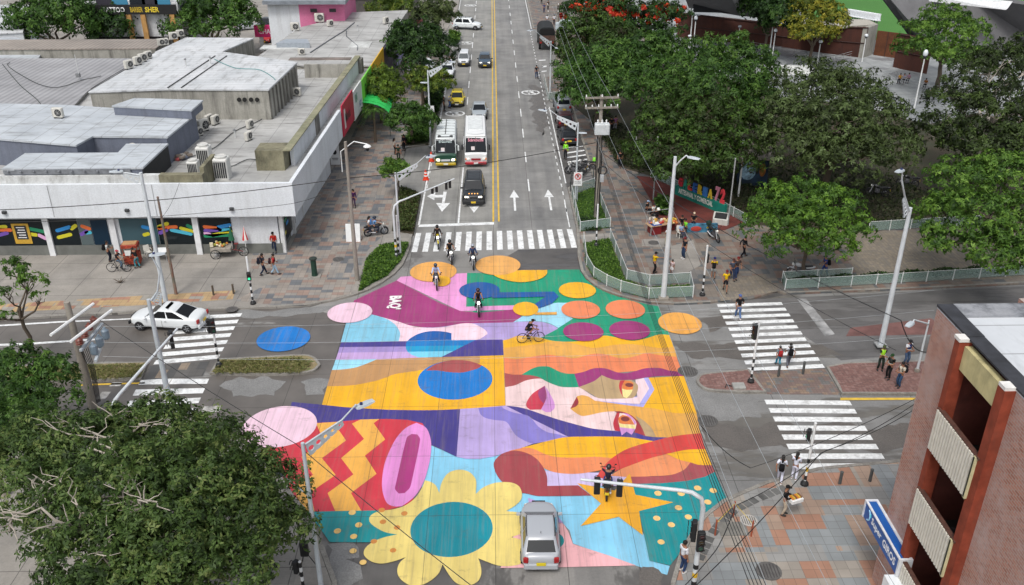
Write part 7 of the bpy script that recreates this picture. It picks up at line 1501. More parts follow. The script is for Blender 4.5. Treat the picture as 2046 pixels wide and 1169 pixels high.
def street_lamp(label,base,top,ends,r=.09,bz=.13,small=None,holes=5,plate=1.9,mt=None,group='street lamps with perforated brackets'):
    """base photo pixel of the foot, top photo pixel of the pole top, ends: (px,py,z) of each lamp tip"""
    B=G(base[0],base[1],bz); h=HT(B,top[1]); t=thing('street_lamp',label,'street lamp',B,0,group); mt=mt or POLEW
    b=MB(); b.tube([(0,0,0),(0,0,h*.5),(0,0,h)],[r*1.35,r*1.1,r*.85],12); b.build('pole',mt,t,40)
    b=MB(); b.box((0,0,.04),(r*5,r*5,.08)); b.build('base_plate',POLEG,t)
    for e in ends:
        E_=G(*e)-B; d=Vector((E_.x,E_.y,0)); L=d.length; d=d/max(L,1e-6); rise=E_.z-h
        ux=Vector((d.x,d.y,max(.25,min(1.2,rise/max(L,.5)*1.35)))).normalized(); x=d.cross(Vector((0,0,1))); uy=x.cross(ux)
        pl=min(plate,L*.55); b=MB(); plate_holes(b,Vector((0,0,h*.985))+d*r,ux,uy,pl,.62,.26,.05,holes,.12,.055); b.build('perforated_bracket',mt,t)
        q=Vector((0,0,h*.985))+d*r; m1=q+ux*pl; P=[q,q+ux*pl*.5,m1,m1.lerp(E_,.5)+Vector((0,0,.10*L)),E_-d*.6]
        b=MB(); b.tube(P,[r*.5,r*.45,r*.4,r*.36,r*.3],8); b.build('arm',mt,t,60)
        b=MB(); lamp_head(b,E_-d*.7,d+Vector((0,0,.04)),.8,.34); b.mat(1); b.box(tuple(E_-d*.45+Vector((0,0,.11))),(.1,.1,.09)); b.build('lamp_head',[GALV,M((30,40,90),.4)],t,30)
    if small:
        E_=G(*small)-B; d=Vector((E_.x,E_.y,0)); L=d.length; d=d/max(L,1e-6)
        b=MB(); b.tube([(0,0,E_.z),E_-d*.5],r*.35,6); lamp_head(b,E_-d*.6,d,.7,.3); b.build('side_lamp',GALV,t,40)
    return t,B,h
street_lamp('nearest grey street lamp with holed bracket reaching over the mural from lower left',(644,1190),(590,885),[(742,803,8.4)],.085,small=(550,938,5.3),mt=GALV)
street_lamp('slim white street lamp rising from the west corner verge by the striped post',(800,510),(790,345),[(868,312,7.3)],.07)
street_lamp('street lamp behind the round ficus with a white notice on its pole',(861,293),(856,140),[(908,125,9.0)],.08,small=(842,165,6.6))
street_lamp('distant west street lamp whose holed bracket shows over the dark tree',(884,170),(879,75),[(912,52,8.6)],.08)
street_lamp('street lamp at the hatched bay with bracket pointing over the northbound lanes',(1150,400),(1148,245),[(1078,220,7.6)],.07,small=(1170,266,6.1))
street_lamp('far east street lamp standing beside the canvas truck',(1099,186),(1098,82),[(1055,62,8.0)],.08,small=(1113,97,6.0))
street_lamp('white tall street lamp leaning view in front of the rain tree on the brick island',(1760,690),(1825,415),[(1792,345,11.9)],.13,bz=.16,plate=1.7)
street_lamp('tall white street lamp with pole beside the west crosswalk median',(336,790),(289,598),[(326,508,8.6)],.12,bz=.02,plate=1.7,mt=GALV)
street_lamp('tapered pale street lamp in front of the white fascia with its arm to the left',(333,610),(255,345),[(222,344,9.6)],.12,plate=1.1,holes=3)
b=MB(); c=G(861,293,.13); h_=HT(c,215); t=thing('notice_sign','white rectangular notice strapped to the lamp pole by the green bus','sign',(c.x,c.y-.14,h_)); b.box((0,0,-.2),(.95,.03,1.1),bev=0); b.build('sign_panel',WHT_,t); b=MB(); b.tube([(0,.1,.1),(0,.1,-.5)],.03,5); b.build('bracket',GALV,t)
# plain tapered lamp
def hook_lamp(label,base,ty,end,r=.2,bz=.13,mt=None):
    B=G(base[0],base[1],bz); h=HT(B,ty); t=thing('street_lamp',label,'street lamp',B); E_=G(*end)-B; d=Vector((E_.x,E_.y,0)).normalized()
    b=MB(); b.tube([(0,0,0),(0,0,h*.4),(0,0,h)],[r,r*.8,r*.5],12); b.build('pole',mt or POLEW,t,40)
    b=MB(); b.box((0,0,.1),(r*3.6,r*3.2,.22),bev=.06); b.build('footing',CONCP,t)
    b=MB(); b.tube([(0,0,h*.93),Vector((0,0,h*.98))+d*.35,E_-d*.5+Vector((0,0,.08)),E_-d*.3],[.06,.05,.045,.04],7); b.build('arm',POLEW,t,60)
    b=MB(); lamp_head(b,E_-d*.4,d,.8,.36); b.build('lamp_head',GALV,t,30)
hook_lamp('thick white tapered lamp pole on the east corner lawn by the vendor stall',(1325,597),313,(1386,316,10.3))
hook_lamp('curved white lamp behind the brick block beside the wired pole',(1832,742),640,(1818,648,4.4),.08,.16)
# plaza globe lamps
gp_=None
for base,ty,lb in (((1330,84),32,'globe lamp at the left end of the plaza by the flame tree'),((1375,110),74,'short globe lamp nearest the mango top'),((1384,108),40,'taller globe lamp right beside the short one on the plaza'),((1474,92),55,'globe lamp in front of the middle of the rust fence'),((1542,122),64,'globe lamp next to the angled white lamp on the plaza'),((1632,134),86,'globe lamp below the yellow tinged tree'),((1826,220),113,'globe lamp by the students on the plaza rail'),((1475,392),291,'globe lamp rising out of the park behind the letter sign'),((1446,112),82,'globe lamp peeking over the domed mango crown'),((1722,124),74,'slim globe lamp at the white wall of the gate')):
    B=G(base[0],base[1],.2); h=HT(B,ty)
    if gp_ is None:
        gp_=thing('globe_lamp',lb,'lamp',B,0,'globe lamps on the plaza'); h0=h
        b=MB(); b.tube([(0,0,0),(0,0,h)],[.09,.06],8); b.build('pole',WHT_,gp_,40); b=MB(); b.sph((0,0,h+.22),.27,12,8); b.build('globe',M((214,220,226),.2,0,0),gp_,180); b=MB(); b.tube_z((0,0,h-.15),[(.1,0),(.26,.2),(.2,.26)],10); b.build('collar',M((60,62,66),.5),gp_)
    else: dup(gp_,B,0,lb,None,(1,1,h/h0))
for base,ty,e,lb in (((1377,106),30,(1388,27,7.2),'angled white floodlight lamp left of centre on the plaza'),((1536,118),50,(1549,47,7.2),'angled white floodlight lamp by the ramp rail on the plaza')):
    B=G(base[0],base[1],.2); h=HT(B,ty); t=thing('street_lamp',lb,'lamp',B); E_=G(*e)-B; b=MB(); b.tube([(0,0,0),(0,0,h)],[.1,.07],8); b.build('pole',WHT_,t,40); b=MB(); b.box((.5,-.1,h+.05),(1.1,.35,.12),.2); b.build('lamp_head',GALV,t)
for base,ty,lb,r in (((1270,300),245,'thin grey post at the edge of the shaded undergrowth',.05),((1305,400),275,'thin grey post standing in the red gravel by the spiky plant',.05),((1454,450),318,'thin post at the right end of the letter sign',.05)):
    B=G(base[0],base[1],.13); h=HT(B,ty); t=thing('post',lb,'post',B); b=MB(); b.tube([(0,0,0),(0,0,h)],[r*1.2,r],8); b.build('shaft',POLEG,t,40); b=MB(); b.tube_z((0,0,h),[(r*1.3,0),(r*1.2,.06),(.01,.1)],8); b.build('cap',POLEG,t)
# --- traffic signals
def head(par,o,d,n=3,s=1.,nm='signal_head',lit=None):
    "black signal head, lenses facing d"
    d=Vector(d).normalized(); x=Vector((0,0,1)).cross(d).normalized(); o=Vector(o); H_=.30*n*s; mt=Matrix((x,d,Vector((0,0,1)))).transposed()
    b=MB(); b.box(tuple(o),(.30*s,.2*s,H_+.06),mt=mt,bev=.03); k=b.build(nm,BLK_,par)
    for i in range(n):
        c=o+d*.11*s+Vector((0,0,H_/2-.15*s-i*.30*s)); b=MB(); P=[c+x*.105*s*math.cos(a)+Vector((0,0,.105*s*math.sin(a))) for a in [2*PI*j/12 for j in range(12)]]; b.add(P,[tuple(range(12))]); on=lit==i
        b.build('lens',M(((60,14,14),(60,46,14),(14,70,50))[i if n==3 else 2*i],.3,0,0) if not on else M((50,220,150),.3,0,0,1,1.2),k)
        b=MB(); b.tube([c+x*.12*s*math.cos(a)+Vector((0,0,.12*s*math.sin(a)))+d*.02 for a in [PI*j/8 for j in range(9)]],.02*s,4); b.tube([c+x*.12*s*math.cos(a)+Vector((0,0,.12*s*math.sin(a)))+d*.14*s for a in [PI*j/8 for j in range(9)]],.018*s,4); b.build('visor',BLK_,k)
    return k
def ped_signal(label,base,ty,face,bz=.13,hz=.62,n=2,yellow=False,two=False):
    B=G(base[0],base[1],bz); h=HT(B,ty); t=thing('pedestrian_signal',label,'traffic light',B,0,'striped pedestrian signal posts')
    b=MB(); b.tube([(0,0,0),(0,0,h)],.065,10); b.build('post',WHT_,t,40)
    for i in range(3):
        b=MB(); z=.3+i*.5; b.tube([(0,0,z),(0,0,z+.26)],.0672,10); b.build('stripe',M((200,160,30),.5) if yellow and i%2 else BLK_,t,40)
    b=MB(); b.tube_z((0,0,0),[(.2,0),(.2,.1),(.12,.22),(.08,.26)],10); b.build('footing',BLK_,t)
    head(t,(Vector(face).normalized()*.2)+Vector((0,0,h*hz)),face,n,.9,lit=1 if n==2 else None)
    if two: head(t,Vector((-face[1],face[0],0)).normalized()*.22+Vector((0,0,h*(hz+.02))),(-face[1],face[0],0),3,.95)
    return t
ped_signal('striped pedestrian signal on the west pavement with a green walk light',(506,607),513,(.2,-1,0))
ped_signal('striped signal post with triple black heads on the round ended median',(438,731),636,(-.9,-.4,0),.16,.86,3,two=True)
ped_signal('striped pedestrian signal on the east corner beside the sandy patch',(1403,590),490,(.5,1,0),hz=.72)
ped_signal('striped signal post with two black heads on the brick island tip',(1500,763),641,(-.4,1,0),.16,.82,3,two=True)
ped_signal('black and yellow striped signal post by the women in white',(1607,968),845,(-1,.5,0),hz=.8,yellow=True)
ped_signal('striped post under the traffic mast on the west corner verge',(797,512),430,(.1,1,0),hz=.75)
ped_signal('slim striped post on the corner path by the utility pole',(1191,492),408,(0,1,0),hz=.85)
ped_signal('striped post at the foreground tree edge beside the folding tripod',(607,1180),1122,(-1,.3,0),hz=.8)
def mast(label,base,pz,end,heads,r=.1,bz=.13,mt=None,lowheads=(),hs=1.):
    B=G(base[0],base[1],bz); t=thing('traffic_signal_mast',label,'traffic light',B); E_=G(*end)-B; d=Vector((E_.x,E_.y,0)); L=d.length; d/=L; mt=mt or POLEW
    b=MB(); b.tube([(0,0,0),(0,0,pz-.7),Vector((0,0,pz-.25))+d*.12,Vector((0,0,pz))+d*.5,Vector((0,0,pz+.06))+d*.9,E_],[r*1.1,r,r*.95,r*.9,r*.8,r*.55],12); b.build('mast_arm',mt,t,60)
    b=MB(); b.tube_z((0,0,0),[(r*2.4,0),(r*2.4,.12),(r*1.4,.3)],12); b.build('footing',BLK_,t)
    for k in range(3): b=MB(); b.tube([(0,0,.45+k*.45),(0,0,.68+k*.45)],r*1.12,12); b.build('stripe',M((206,166,30),.5) if k%2 else BLK_,t,40)
    for u,face,n in heads:
        o=d*(L*u)+Vector((0,0,pz+(E_.z-pz)*u-.3)); head(t,o+Vector(face).normalized()*.12,face,n,hs)
    for z,face,n,lit in lowheads: head(t,Vector((0,0,z))+Vector(face).normalized()*.24,face,n,1.,lit=lit)
mast('white mast arm signal spanning the star from the lower right corner',(1384,1184),5.2,(1160,958,5.6),[(.86,(0,1,0),3),(.68,(.1,1,0),3)],.1,lowheads=((3.0,(0,-1,0),3,None),(3.3,(-1,.2,0),3,None)),hs=.8)
mast('white mast arm signal over the stop line from the west corner verge',(792,516),4.4,(908,357,5.4),[(.63,(0,1,0),2),(.70,(0,1,0),2),(.86,(0,1,0),3),(.92,(0,1,0),3)],.08,hs=.66)
mast('long white mast arm signal crossing the west crosswalk, pole in the foreground tree',(262,995),5.2,(354,657,5.8),[(.93,(-1,-.4,0),3)],.1)
# --- utility poles
INS=M((120,64,52),.4,0,.1,5)
def utility(label,base,ty,r=.16,bz=.13,mt=None,arms=(),box=None,lean=(0,0)):
    B=G(base[0],base[1],bz); h=HT(B,ty); t=thing('utility_pole',label,'utility pole',B)
    b=MB(); b.tube([(0,0,-.05),(lean[0]*.5,lean[1]*.5,h*.5),(lean[0],lean[1],h)],[r*1.25,r,r*.78],12); b.build('pole',mt or CONCP,t,40)
    for z,L,ang,n in arms:
        d=Vector((math.cos(R(ang)),math.sin(R(ang)),0)); b=MB(); b.box((0,0,0),(L,.12,.14),R(ang)); 
        b.v=[(p[0]+d.y*.2,p[1]-d.x*.2,p[2]+h*z) for p in b.v]; a=b.build('crossarm',CONCP,t)
        for i in range(n):
            q=d*(L*(i/(n-1)-.5)*.94); b=MB(); b.tube_z((q.x+d.y*.2,q.y-d.x*.2,h*z+.07),[(.03,0),(.06,.03),(.03,.08),(.06,.11),(.03,.16),(.02,.2)],8); b.build('insulator',WHT_,a)
    return t,B,h
uA,BA,hA=utility('tall concrete utility pole with twin crossarms and a white transformer box by the corner lawn',(1191,440),190,.17,arms=((.985,2.6,4,3),(.91,2.6,4,6)))
b=MB(); b.box((.1,-.35,hA*.755),(1.15,.6,.85),bev=.08); o=b.build('transformer_box',M((190,196,198),.5,0,.1,2),uA)
b=MB(); 
for i in range(3): b.tube_z((-.25+i*.33,-.35,hA*.755+.42),[(.05,0),(.08,.05),(.05,.12),(.07,.18),(.03,.3)],8)
b.build('bushing',WHT_,o)
for k in range(7):
    a=k*.9; b=MB(); b.tube([(.2*math.cos(a),.2*math.sin(a),hA*.68),(.24*math.cos(a+.5),.24*math.sin(a+.5),hA*.5),(.22*math.cos(a+.2),.22*math.sin(a+.2),hA*.3),(.2*math.cos(a),.2*math.sin(a),.3)],.03,5); b.build('cable',BLK_,uA)
b=MB(); b.tube([(.3+.35*math.cos(t_),-.2,hA*.42+.35*math.sin(t_)) for t_ in [2*PI*i/18 for i in range(19)]],.05,6); b.build('cable_coil',BLK_,uA)
b=MB(); b.box((.28,-.25,hA*.36),(.3,.25,.6),bev=.03); b.build('meter_box',M((170,174,178),.5),uA)
uB,BB,hB=utility('far concrete utility pole with crossarms beside the flame tree',(1113,118),8,.17,arms=((.985,3.2,4,3),(.86,3.0,4,3)))
b=MB(); b.tube_z((0,-.4,hB*.55),[(.3,0),(.36,.1),(.36,.9),(.3,1.0)],12); b.build('transformer_drum',M((176,188,194),.5),uB)
utility('plain concrete pole on the tiled west pavement with a cable coil',(714,560),283,.13,lean=(0,0))
utility('thin old pole with peeling green and rust paint beside the tapered street lamp',(352,588),393,.09,mt=stain_mat('peeling_paint',(90,110,96),(140,120,110),(150,76,58),.8,(4,4,.8)))
uC,BC,hC=utility('concrete pole at the left with a bank of brown insulators and crossarms',(186,812),603,.2,bz=.13)
for z,off in ((.86,0.),(.80,.9)):
    b=MB(); b.tube([(-.2+off,-1.9,hC*z),(.6+off,1.5,hC*z)],.08,6); a=b.build('crossarm',WHT_,uC)
for i in range(4):
    b=MB(); p=Vector((.55+i*.05,1.2-i*.75,hC*.70)); b.tube_z(tuple(p),[(.1,0),(.2,.05),(.12,.1),(.2,.16),(.12,.22),(.2,.28),(.1,.36),(.06,.45)],12); b.build('insulator',INS,uC)
for i in range(3):
    b=MB(); p=Vector((1.15,.9-i*.8,hC*.58)); b.tube_z(tuple(p),[(.16,0),(.2,.08),(.2,.5),(.12,.58),(.06,.7)],10); b.build('fuse_switch',M((120,136,150),.4,0,.1,3),uC)
b=MB(); b.box((.75,.2,hC*.66),(.14,2.9,.12)); b.box((1.1,.1,hC*.56),(.14,2.7,.12),.2); b.build('equipment_rail',GALV,uC)
for k in range(5):
    b=MB(); b.tube([(.2+.05*k,.1*k-.2,hC*.56),(.3+.06*k,.1,hC*.35),(.24+.03*k,.05*k,.2)],.022,4); b.build('cable',BLK_,uC)
utility('grey weathered pole stub with white wall lamp arm near the crimson sign',(690,300),290,.08)
t=thing('wall_lamp','white angled bracket lamp hanging out beside the crimson signboard','lamp',G(683,330,3.2)); b=MB(); b.tube([(0,0,-.6),(.0,0,1.2),(1.2,-.1,2.1),(2.3,-.2,1.9)],.05,6); b.build('arm',WHT_,t); b=MB(); b.tube_z((2.3,-.2,1.55),[(.1,0),(.34,.12),(.3,.2),(.1,.34)],12); b.build('lamp_shade',WHT_,t); b=MB(); b.tube_z((2.3,-.2,1.3),[(.08,0),(.15,.1),(.12,.26)],10); b.build('bulb_cage',BLK_,t)
uD,BD,hD=utility('wired service pole half hidden behind the brick apartment block',(1868,760),640,.1,.16,mt=POLEG)
for k in range(6): b=MB(); b.tube([(-.3+.1*k,-.2,hD*.9),(-.5+.15*k,-.4,hD*.6),(-.2+.1*k,-.2,hD*.3)],.03,5); b.build('cable',BLK_,uD)
# --- overhead cables
def cable(label,pts,r=.016,sag=.3,mt=None,name='overhead_cable',group=None):
    P=[G(*p) for p in pts]; b=MB()
    for i in range(len(P)-1):
        a,c=P[i],P[i+1]; n=10; b.tube([a.lerp(c,k/n)-Vector((0,0,4*sag*(k/n)*(1-k/n))) for k in range(n+1)],r,4)
    o=b.build(name,mt or BLK_); tag(o,label,'cable',group); return o
LW=M((150,156,160),.5,0,0)
zt=hA+.3
cable('pale power line running from the far pole to the left end of the top crossarm',[(1104,12,hB+.3),(1164,193,zt)],.010,.5,LW); cable('pale power line between the poles, middle of three',[(1110,10,hB+.3),(1182,190,zt)],.010,.5,LW); cable('pale power line between the poles, passing in front of the flame tree',[(1127,8,hB+.3),(1219,189,zt)],.011,.4,LW)
cable('pale power line descending across the vendor stall to the lower right, leftmost of three',[(1164,193,zt),(1560,1240,10.6)],.008,.4,LW); cable('pale power line descending across the east corner, middle of three',[(1182,190,zt),(1690,1240,10.6)],.008,.4,LW); cable('pale power line descending across the east crosswalks, rightmost of three',[(1219,189,zt),(1830,1240,10.6)],.008,.4,LW)
t=thing('cable_bundle','thick bundle of black cables swooping from the utility pole to the lower right edge','cable',BA)
for k in range(5):
    a=Vector((.15*k-.3,-.1,hA*(.66-.02*k))); e=G(1530+k*9,1250,6.4+.1*k)-BA; b=MB(); b.tube([a.lerp(e,u/14)-Vector((0,0,4*(.9+.12*k)*(u/14)*(1-u/14))) for u in range(15)],.013,5); b.build('cable',BLK_,t)
cable('black cable from the utility pole sagging over the east crosswalk to the wired pole',[(1196,300,7.2),(1800,640,7.),(1866,700,5.)],.026,.7); cable('second thinner black cable sagging toward the wired service pole',[(1198,318,6.8),(1790,700,5.4)],.018,.9)
cable('long black cable across the whole avenue from the left fascia to the utility pole',[(-40,421,8.),(690,356,7.6),(1190,285,7.8)],.028,.35); cable('thin black cable from the fascia corner to the tiled pavement pole',[(-40,444,7.0),(560,410,6.4),(690,364,7.2)],.016,.3)
cable('thin wire from the nearest lamp down across the flower to the bottom edge',[(590,886,7.4),(1000,1215,6.)],.018,.1); cable('thin wire from the nearest lamp back to the insulator pole',[(590,886,7.4),(200,640,8.)],.018,.1)
for k,(y0,y1,lb) in enumerate(((652,560,'upper thin line across the mural from the insulator pole'),(684,600,'middle thin line across the mural from the insulator pole'),(712,650,'lower thin line across the mural from the insulator pole'))): cable(lb,[(205,y0,8.5),(1866,y1+20,8.)],.006,.6,LW)
for k,(a,c,e,lb) in enumerate((((1838,800,6),(1640,905,4.6),(1380,1180,4.),'black service cable crossing the orange paving to the mast, upper'),((1840,810,5.6),(1650,900,4.3),(1470,1010,3.),'black service cable ending at the yellow guard wire'),((1842,790,6.),(1500,935,3.4),(1400,850,5.4),'black service cable dipping past the women in white to the bundle'),((1470,1010,3.),(1430,1100,2.),(1300,1230,1.5),'slack black cable trailing to the bottom by the waiting man'))): cable(lb,[a,c,e],.02,.25)
cable('thin service wire from the fascia to the peeling old pole',[(358,366,6.),(322,436,7.)],.014,.25)
# --- bollards
def bollards(label,pts,h,r,mt,z=.13,name='bollard',group=None):
    for (px,py),lb in zip(pts,label):
        B=G(px,py,z); o=thing(name,lb,'bollard',B,0,group); b=MB(); b.tube_z((0,0,0),[(r,0),(r,h*.92)],10); b.build('shaft',mt,o,40); b=MB(); b.tube_z((0,0,h*.92),[(r*1.12,0),(r*1.12,h*.05),(r*.6,h*.08)],10); b.build('cap',mt,o)
bollards(['small brown bollard left of the manhole on the west pavement','small brown bollard just left of the striped pedestrian signal'],[(427,590),(467,587)],.75,.07,M((86,76,64),.8),group='brown bollards')
bollards(['grey bollard behind the child with the red backpack','grey bollard right of the woman with the black backpack','grey bollard left of the pair by the south east kerb','grey bollard right of the pair, at the brick block'],[(1555,752),(1604,747),(1677,970),(1737,965)],.85,.075,M((78,80,80),.7),z=.02,group='grey bollards')
B=G(629,551,.13); t=thing('post_box','stout dark green fluted post with a round cap on the tiled pavement','post',B); b=MB(); b.tube_z((0,0,0),[(.24,0),(.22,.1),(.2,.3),(.2,1.25)],14); b.build('shaft',M((24,56,44),.5,0,.2,5),t,40); b=MB(); b.tube_z((0,0,1.25),[(.2,0),(.28,.06),(.28,.14),(.2,.18)],14); b.build('cap',M((40,50,44),.6),t,40); b=MB(); b.box((0,0,.02),(.9,.9,.05)); b.build('plinth',MAT_KERB,t)
# --- cones
cn=None
for px,py,lb in ((851,359,'orange traffic cone with white bands on the bay line'),(862,322,'orange traffic cone beside the front of the green minibus')):
    B=G(px,py,.01)
    if cn is None:
        cn=thing('traffic_cone',lb,'cone',B,0,'orange traffic cones'); b=MB(); b.tube_z((0,0,.05),[(.24,0),(.08,.85),(.05,.9)],14); b.build('cone',M((214,62,30),.5,0,.05),cn,40); b=MB(); b.box((0,0,.025),(.55,.55,.05)); b.build('foot',M((190,54,28),.6),cn)
        for z in (.35,.62): b=MB(); r=.24-(z-.05)/.85*.16; b.tube_z((0,0,z),[(r+.006,0),(r-.02+.006,.11)],14); b.build('band',WHT_,cn)
    else: dup(cn,B,0,lb)
B=G(864,293,.0)
# --- signs
B=G(1153,404,.13); h=HT(B,345); t=thing('traffic_sign','white no parking sign with red ring on a thin post by the corner lawn','sign',B); b=MB(); b.tube([(0,0,0),(0,0,h)],.03,6); b.build('post',GALV,t)
b=MB(); b.box((0,-.05,h-.55),(.72,.03,1.2)); b.build('sign_panel',WHT_,t); b=MB(); b.tube([(.25*math.cos(a),-.075,h-.32+.25*math.sin(a)) for a in [2*PI*i/20 for i in range(21)]],.035,5); b.tube([(-.17,-.075,h-.15),(.17,-.075,h-.49)],.03,5); b.build('ring',M((190,30,36),.5,0,0),t); b=MB(); text_mb(b,'P',.2,.3,frame((0,-.072,h-.32),(1,0,0),(0,-1,0)),bold=.02); text_mb(b,'PROHIBIDO',.56,.1,frame((0,-.072,h-.8),(1,0,0),(0,-1,0))); text_mb(b,'PARQUEAR',.5,.1,frame((0,-.072,h-.95),(1,0,0),(0,-1,0))); b.build('lettering',BLK_,t)
t=thing('pavement_board','white folding pavement board beside the concrete pole','sign',G(707,480,.13)); 
for sx in (-1,1): b=MB(); b.panel((-.55+0,sx*.02,1.35),(-.55,sx*.3,.0),(.55,sx*.3,.0),(.55,sx*.02,1.35),.04); b.build('panel',WHT_,t)
b=MB(); b.box((0,-.33,.7),(.03,.02,1.2)); b.build('seam',POLEG,t)
t=thing('menu_board','white leaning poster board with a dark emblem under the shop fascia','sign',G(671,330,.13)); b=MB(); b.box((0,0,1.05),(.9,.08,2.0)); b.build('panel',WHT_,t); b=MB(); b.sph((0,-.05,1.3),(.2,.015,.25),10,6); b.box((0,-.045,.7),(.6,.01,.06)); b.box((0,-.045,.55),(.5,.01,.05)); b.build('emblem',BLK_,t)
# --- letter wall of the craft gallery
A_=G(1352,388,.16); C_=G(1447,428,.16); v=C_-A_; L=v.length; t=thing('gallery_letter_sign','green low wall sign with big multicoloured letters GALERIA 72 on the red gravel','sign',A_,math.atan2(v.y,v.x))
b=MB(); b.box((L/2,0,.42),(L+.2,.3,.84),bev=0); b.build('wall',M((16,120,104),.6,0,.15,2),t); b=MB(); text_mb(b,'ARTESANAL Y COMERCIAL',L*.72,.46,frame((L*.42,-.158,.5),(1,0,0),(0,-1,0)),bold=.03); b.build('lettering',M((224,222,214),.6,0,0),t)
pal=[(196,46,60),(30,140,120),(200,60,50),(40,90,160),(214,180,40),(60,120,190),(220,190,60),(200,130,150),(206,60,70),(220,170,40)]
for i,ch in enumerate('GALERIA72'):
    w=L/9.6; x=w*(i+.6)+(.35*w if i>6 else 0); b=MB(); big=1.25 if i>6 else .8
    for dy in (-.06,.06): text_mb(b,ch,w*.8,big,frame((x,dy,.84+big/2),(1,0,0),(0,-1,0)),bold=.05)
    n=len(b.v)//2; cu=len(b.f)//2; edges={}
    for f in b.f[:cu]:
        for k in range(len(f)):
            e=(f[k],f[(k+1)%len(f)]); edges[tuple(sorted(e))]=None if tuple(sorted(e)) in edges else e
    b.f+=[(e[0],e[0]+n,e[1]+n,e[1]) for e in edges.values() if e]; b.m=[0]*len(b.f)
    b.build('letter',M(pal[i],.6,0,.1,2),t)
t=thing('plaque_stand','white concrete plinth with a tilted black plaque in the red gravel','plaque',G(1439,446,.16),R(-20)); b=MB(); b.loft([[(-.6,-.4,0),(.6,-.4,0),(.6,.4,0),(-.6,.4,0)],[(-.6,-.4,.45),(.6,-.4,.45),(.6,.4,.8),(-.6,.4,.8)]]); b.build('plinth',M((190,190,184),.8,0,.1,2,0,.3,.3),t); b=MB(); b.panel((-.48,-.3,.51),(.48,-.3,.51),(.48,.32,.785),(-.48,.32,.785),.02); b.build('plaque',BLK_,t)
t=thing('mural_bench_wall','low wall painted with blue and red abstract shapes at the gravel edge','wall',G(1402,463,.13)); b=MB(); b.box((0,0,.35),(2.4,.25,.7)); b.build('wall',M((70,130,160),.7,0,.5,2),t); b=MB(); b.sph((-.5,-.1,.3),(.5,.06,.25)); b.build('painted_shape',M((176,60,50),.7),t)
t=thing('painted_kiosk','small kiosk with dark blue painted walls and a tin roof under the park trees','kiosk',G(1500,362,.15),R(-12)); b=MB(); b.box((0,0,1.3),(2.6,2.4,2.6)); b.build('wall',M((22,44,66),.7,0,.6,1),t); b=MB(); b.panel((-1.6,-1.6,2.62),(1.6,-1.6,2.62),(1.6,1.6,3.1),(-1.6,1.6,3.1),.08); b.build('roof',RF_B,t)
b=MB(); b.sph((-.45,-1.2,1.4),(.7,.04,.9),14,8); b.build('painted_shape',M((120,150,170),.7,0,.5,3),t); b=MB(); b.sph((.8,-1.2,1.5),(.28,.05,.6),12,8); b.build('painted_shape',M((150,96,40),.7,0,.4,3),t)
# --- glass fences with white posts
GLF=None
def glass_fence(label,pts,h=.85,z=.13):
    global GLF
    if GLF is None:
        m,n,l,bs=nt('fence_mesh_panel'); bs.inputs['Base Color'].default_value=lin((150,172,166)); bs.inputs['Roughness'].default_value=.4; bs.inputs['Alpha'].default_value=.42; GLF=m
    P=[G(x,y,z) for x,y in pts]; t=thing('panel_fence',label,'fence',P[0])
    for i in range(len(P)-1):
        a,c=P[i]-P[0],P[i+1]-P[0]; d=c-a; n=max(1,round(d.length/2.1)); nn=Vector((-d.y,d.x,0)).normalized()*.012
        for k in range(n):
            q,s=a.lerp(c,k/n),a.lerp(c,(k+1)/n); b=MB(); b.add([q-nn+V3((0,0,.08)),s-nn+V3((0,0,.08)),s-nn+V3((0,0,h)),q-nn+V3((0,0,h)),q+nn+V3((0,0,.08)),s+nn+V3((0,0,.08)),s+nn+V3((0,0,h)),q+nn+V3((0,0,h))],[(0,1,2,3),(7,6,5,4),(0,4,5,1),(1,5,6,2),(2,6,7,3),(3,7,4,0)]); b.build('panel',GLF,t)
            b=MB(); b.tube([q,q+V3((0,0,h+.06))],.032,6); b.build('post',WHT_,t)
        b=MB(); b.tube([a+V3((0,0,h)),c+V3((0,0,h))],.016,5); b.build('top_rail',WHT_,t)
    b=MB(); e=P[-1]-P[0]; b.tube([e,e+V3((0,0,h+.06))],.032,6); b.build('post',WHT_,t)
glass_fence('translucent panel fence around the corner lawn with the utility pole',[(1142,389),(1187,374),(1219,455),(1159,463),(1142,389)]); glass_fence('curving translucent panel fence round the ground cover of the east corner',[(1166,485),(1172,530),(1186,555),(1212,571),(1240,583),(1296,598),(1384,594),(1378,566),(1297,571),(1252,560),(1219,478)])
glass_fence('long translucent panel fence along the east street planting',[(1700,556),(1562,563),(1568,579),(1700,572),(1850,563),(2060,550)],.8); glass_fence('shaded panel fence behind the letter sign at the gravel bed',[(1300,355),(1345,375),(1440,420),(1490,448)]); glass_fence('dim panel fence along the far edge of the park path',[(1735,463),(1860,455),(1960,450)])
glass_fence('low panel fence at the far end of the east parking bay',[(1087,162),(1095,200),(1118,196)])
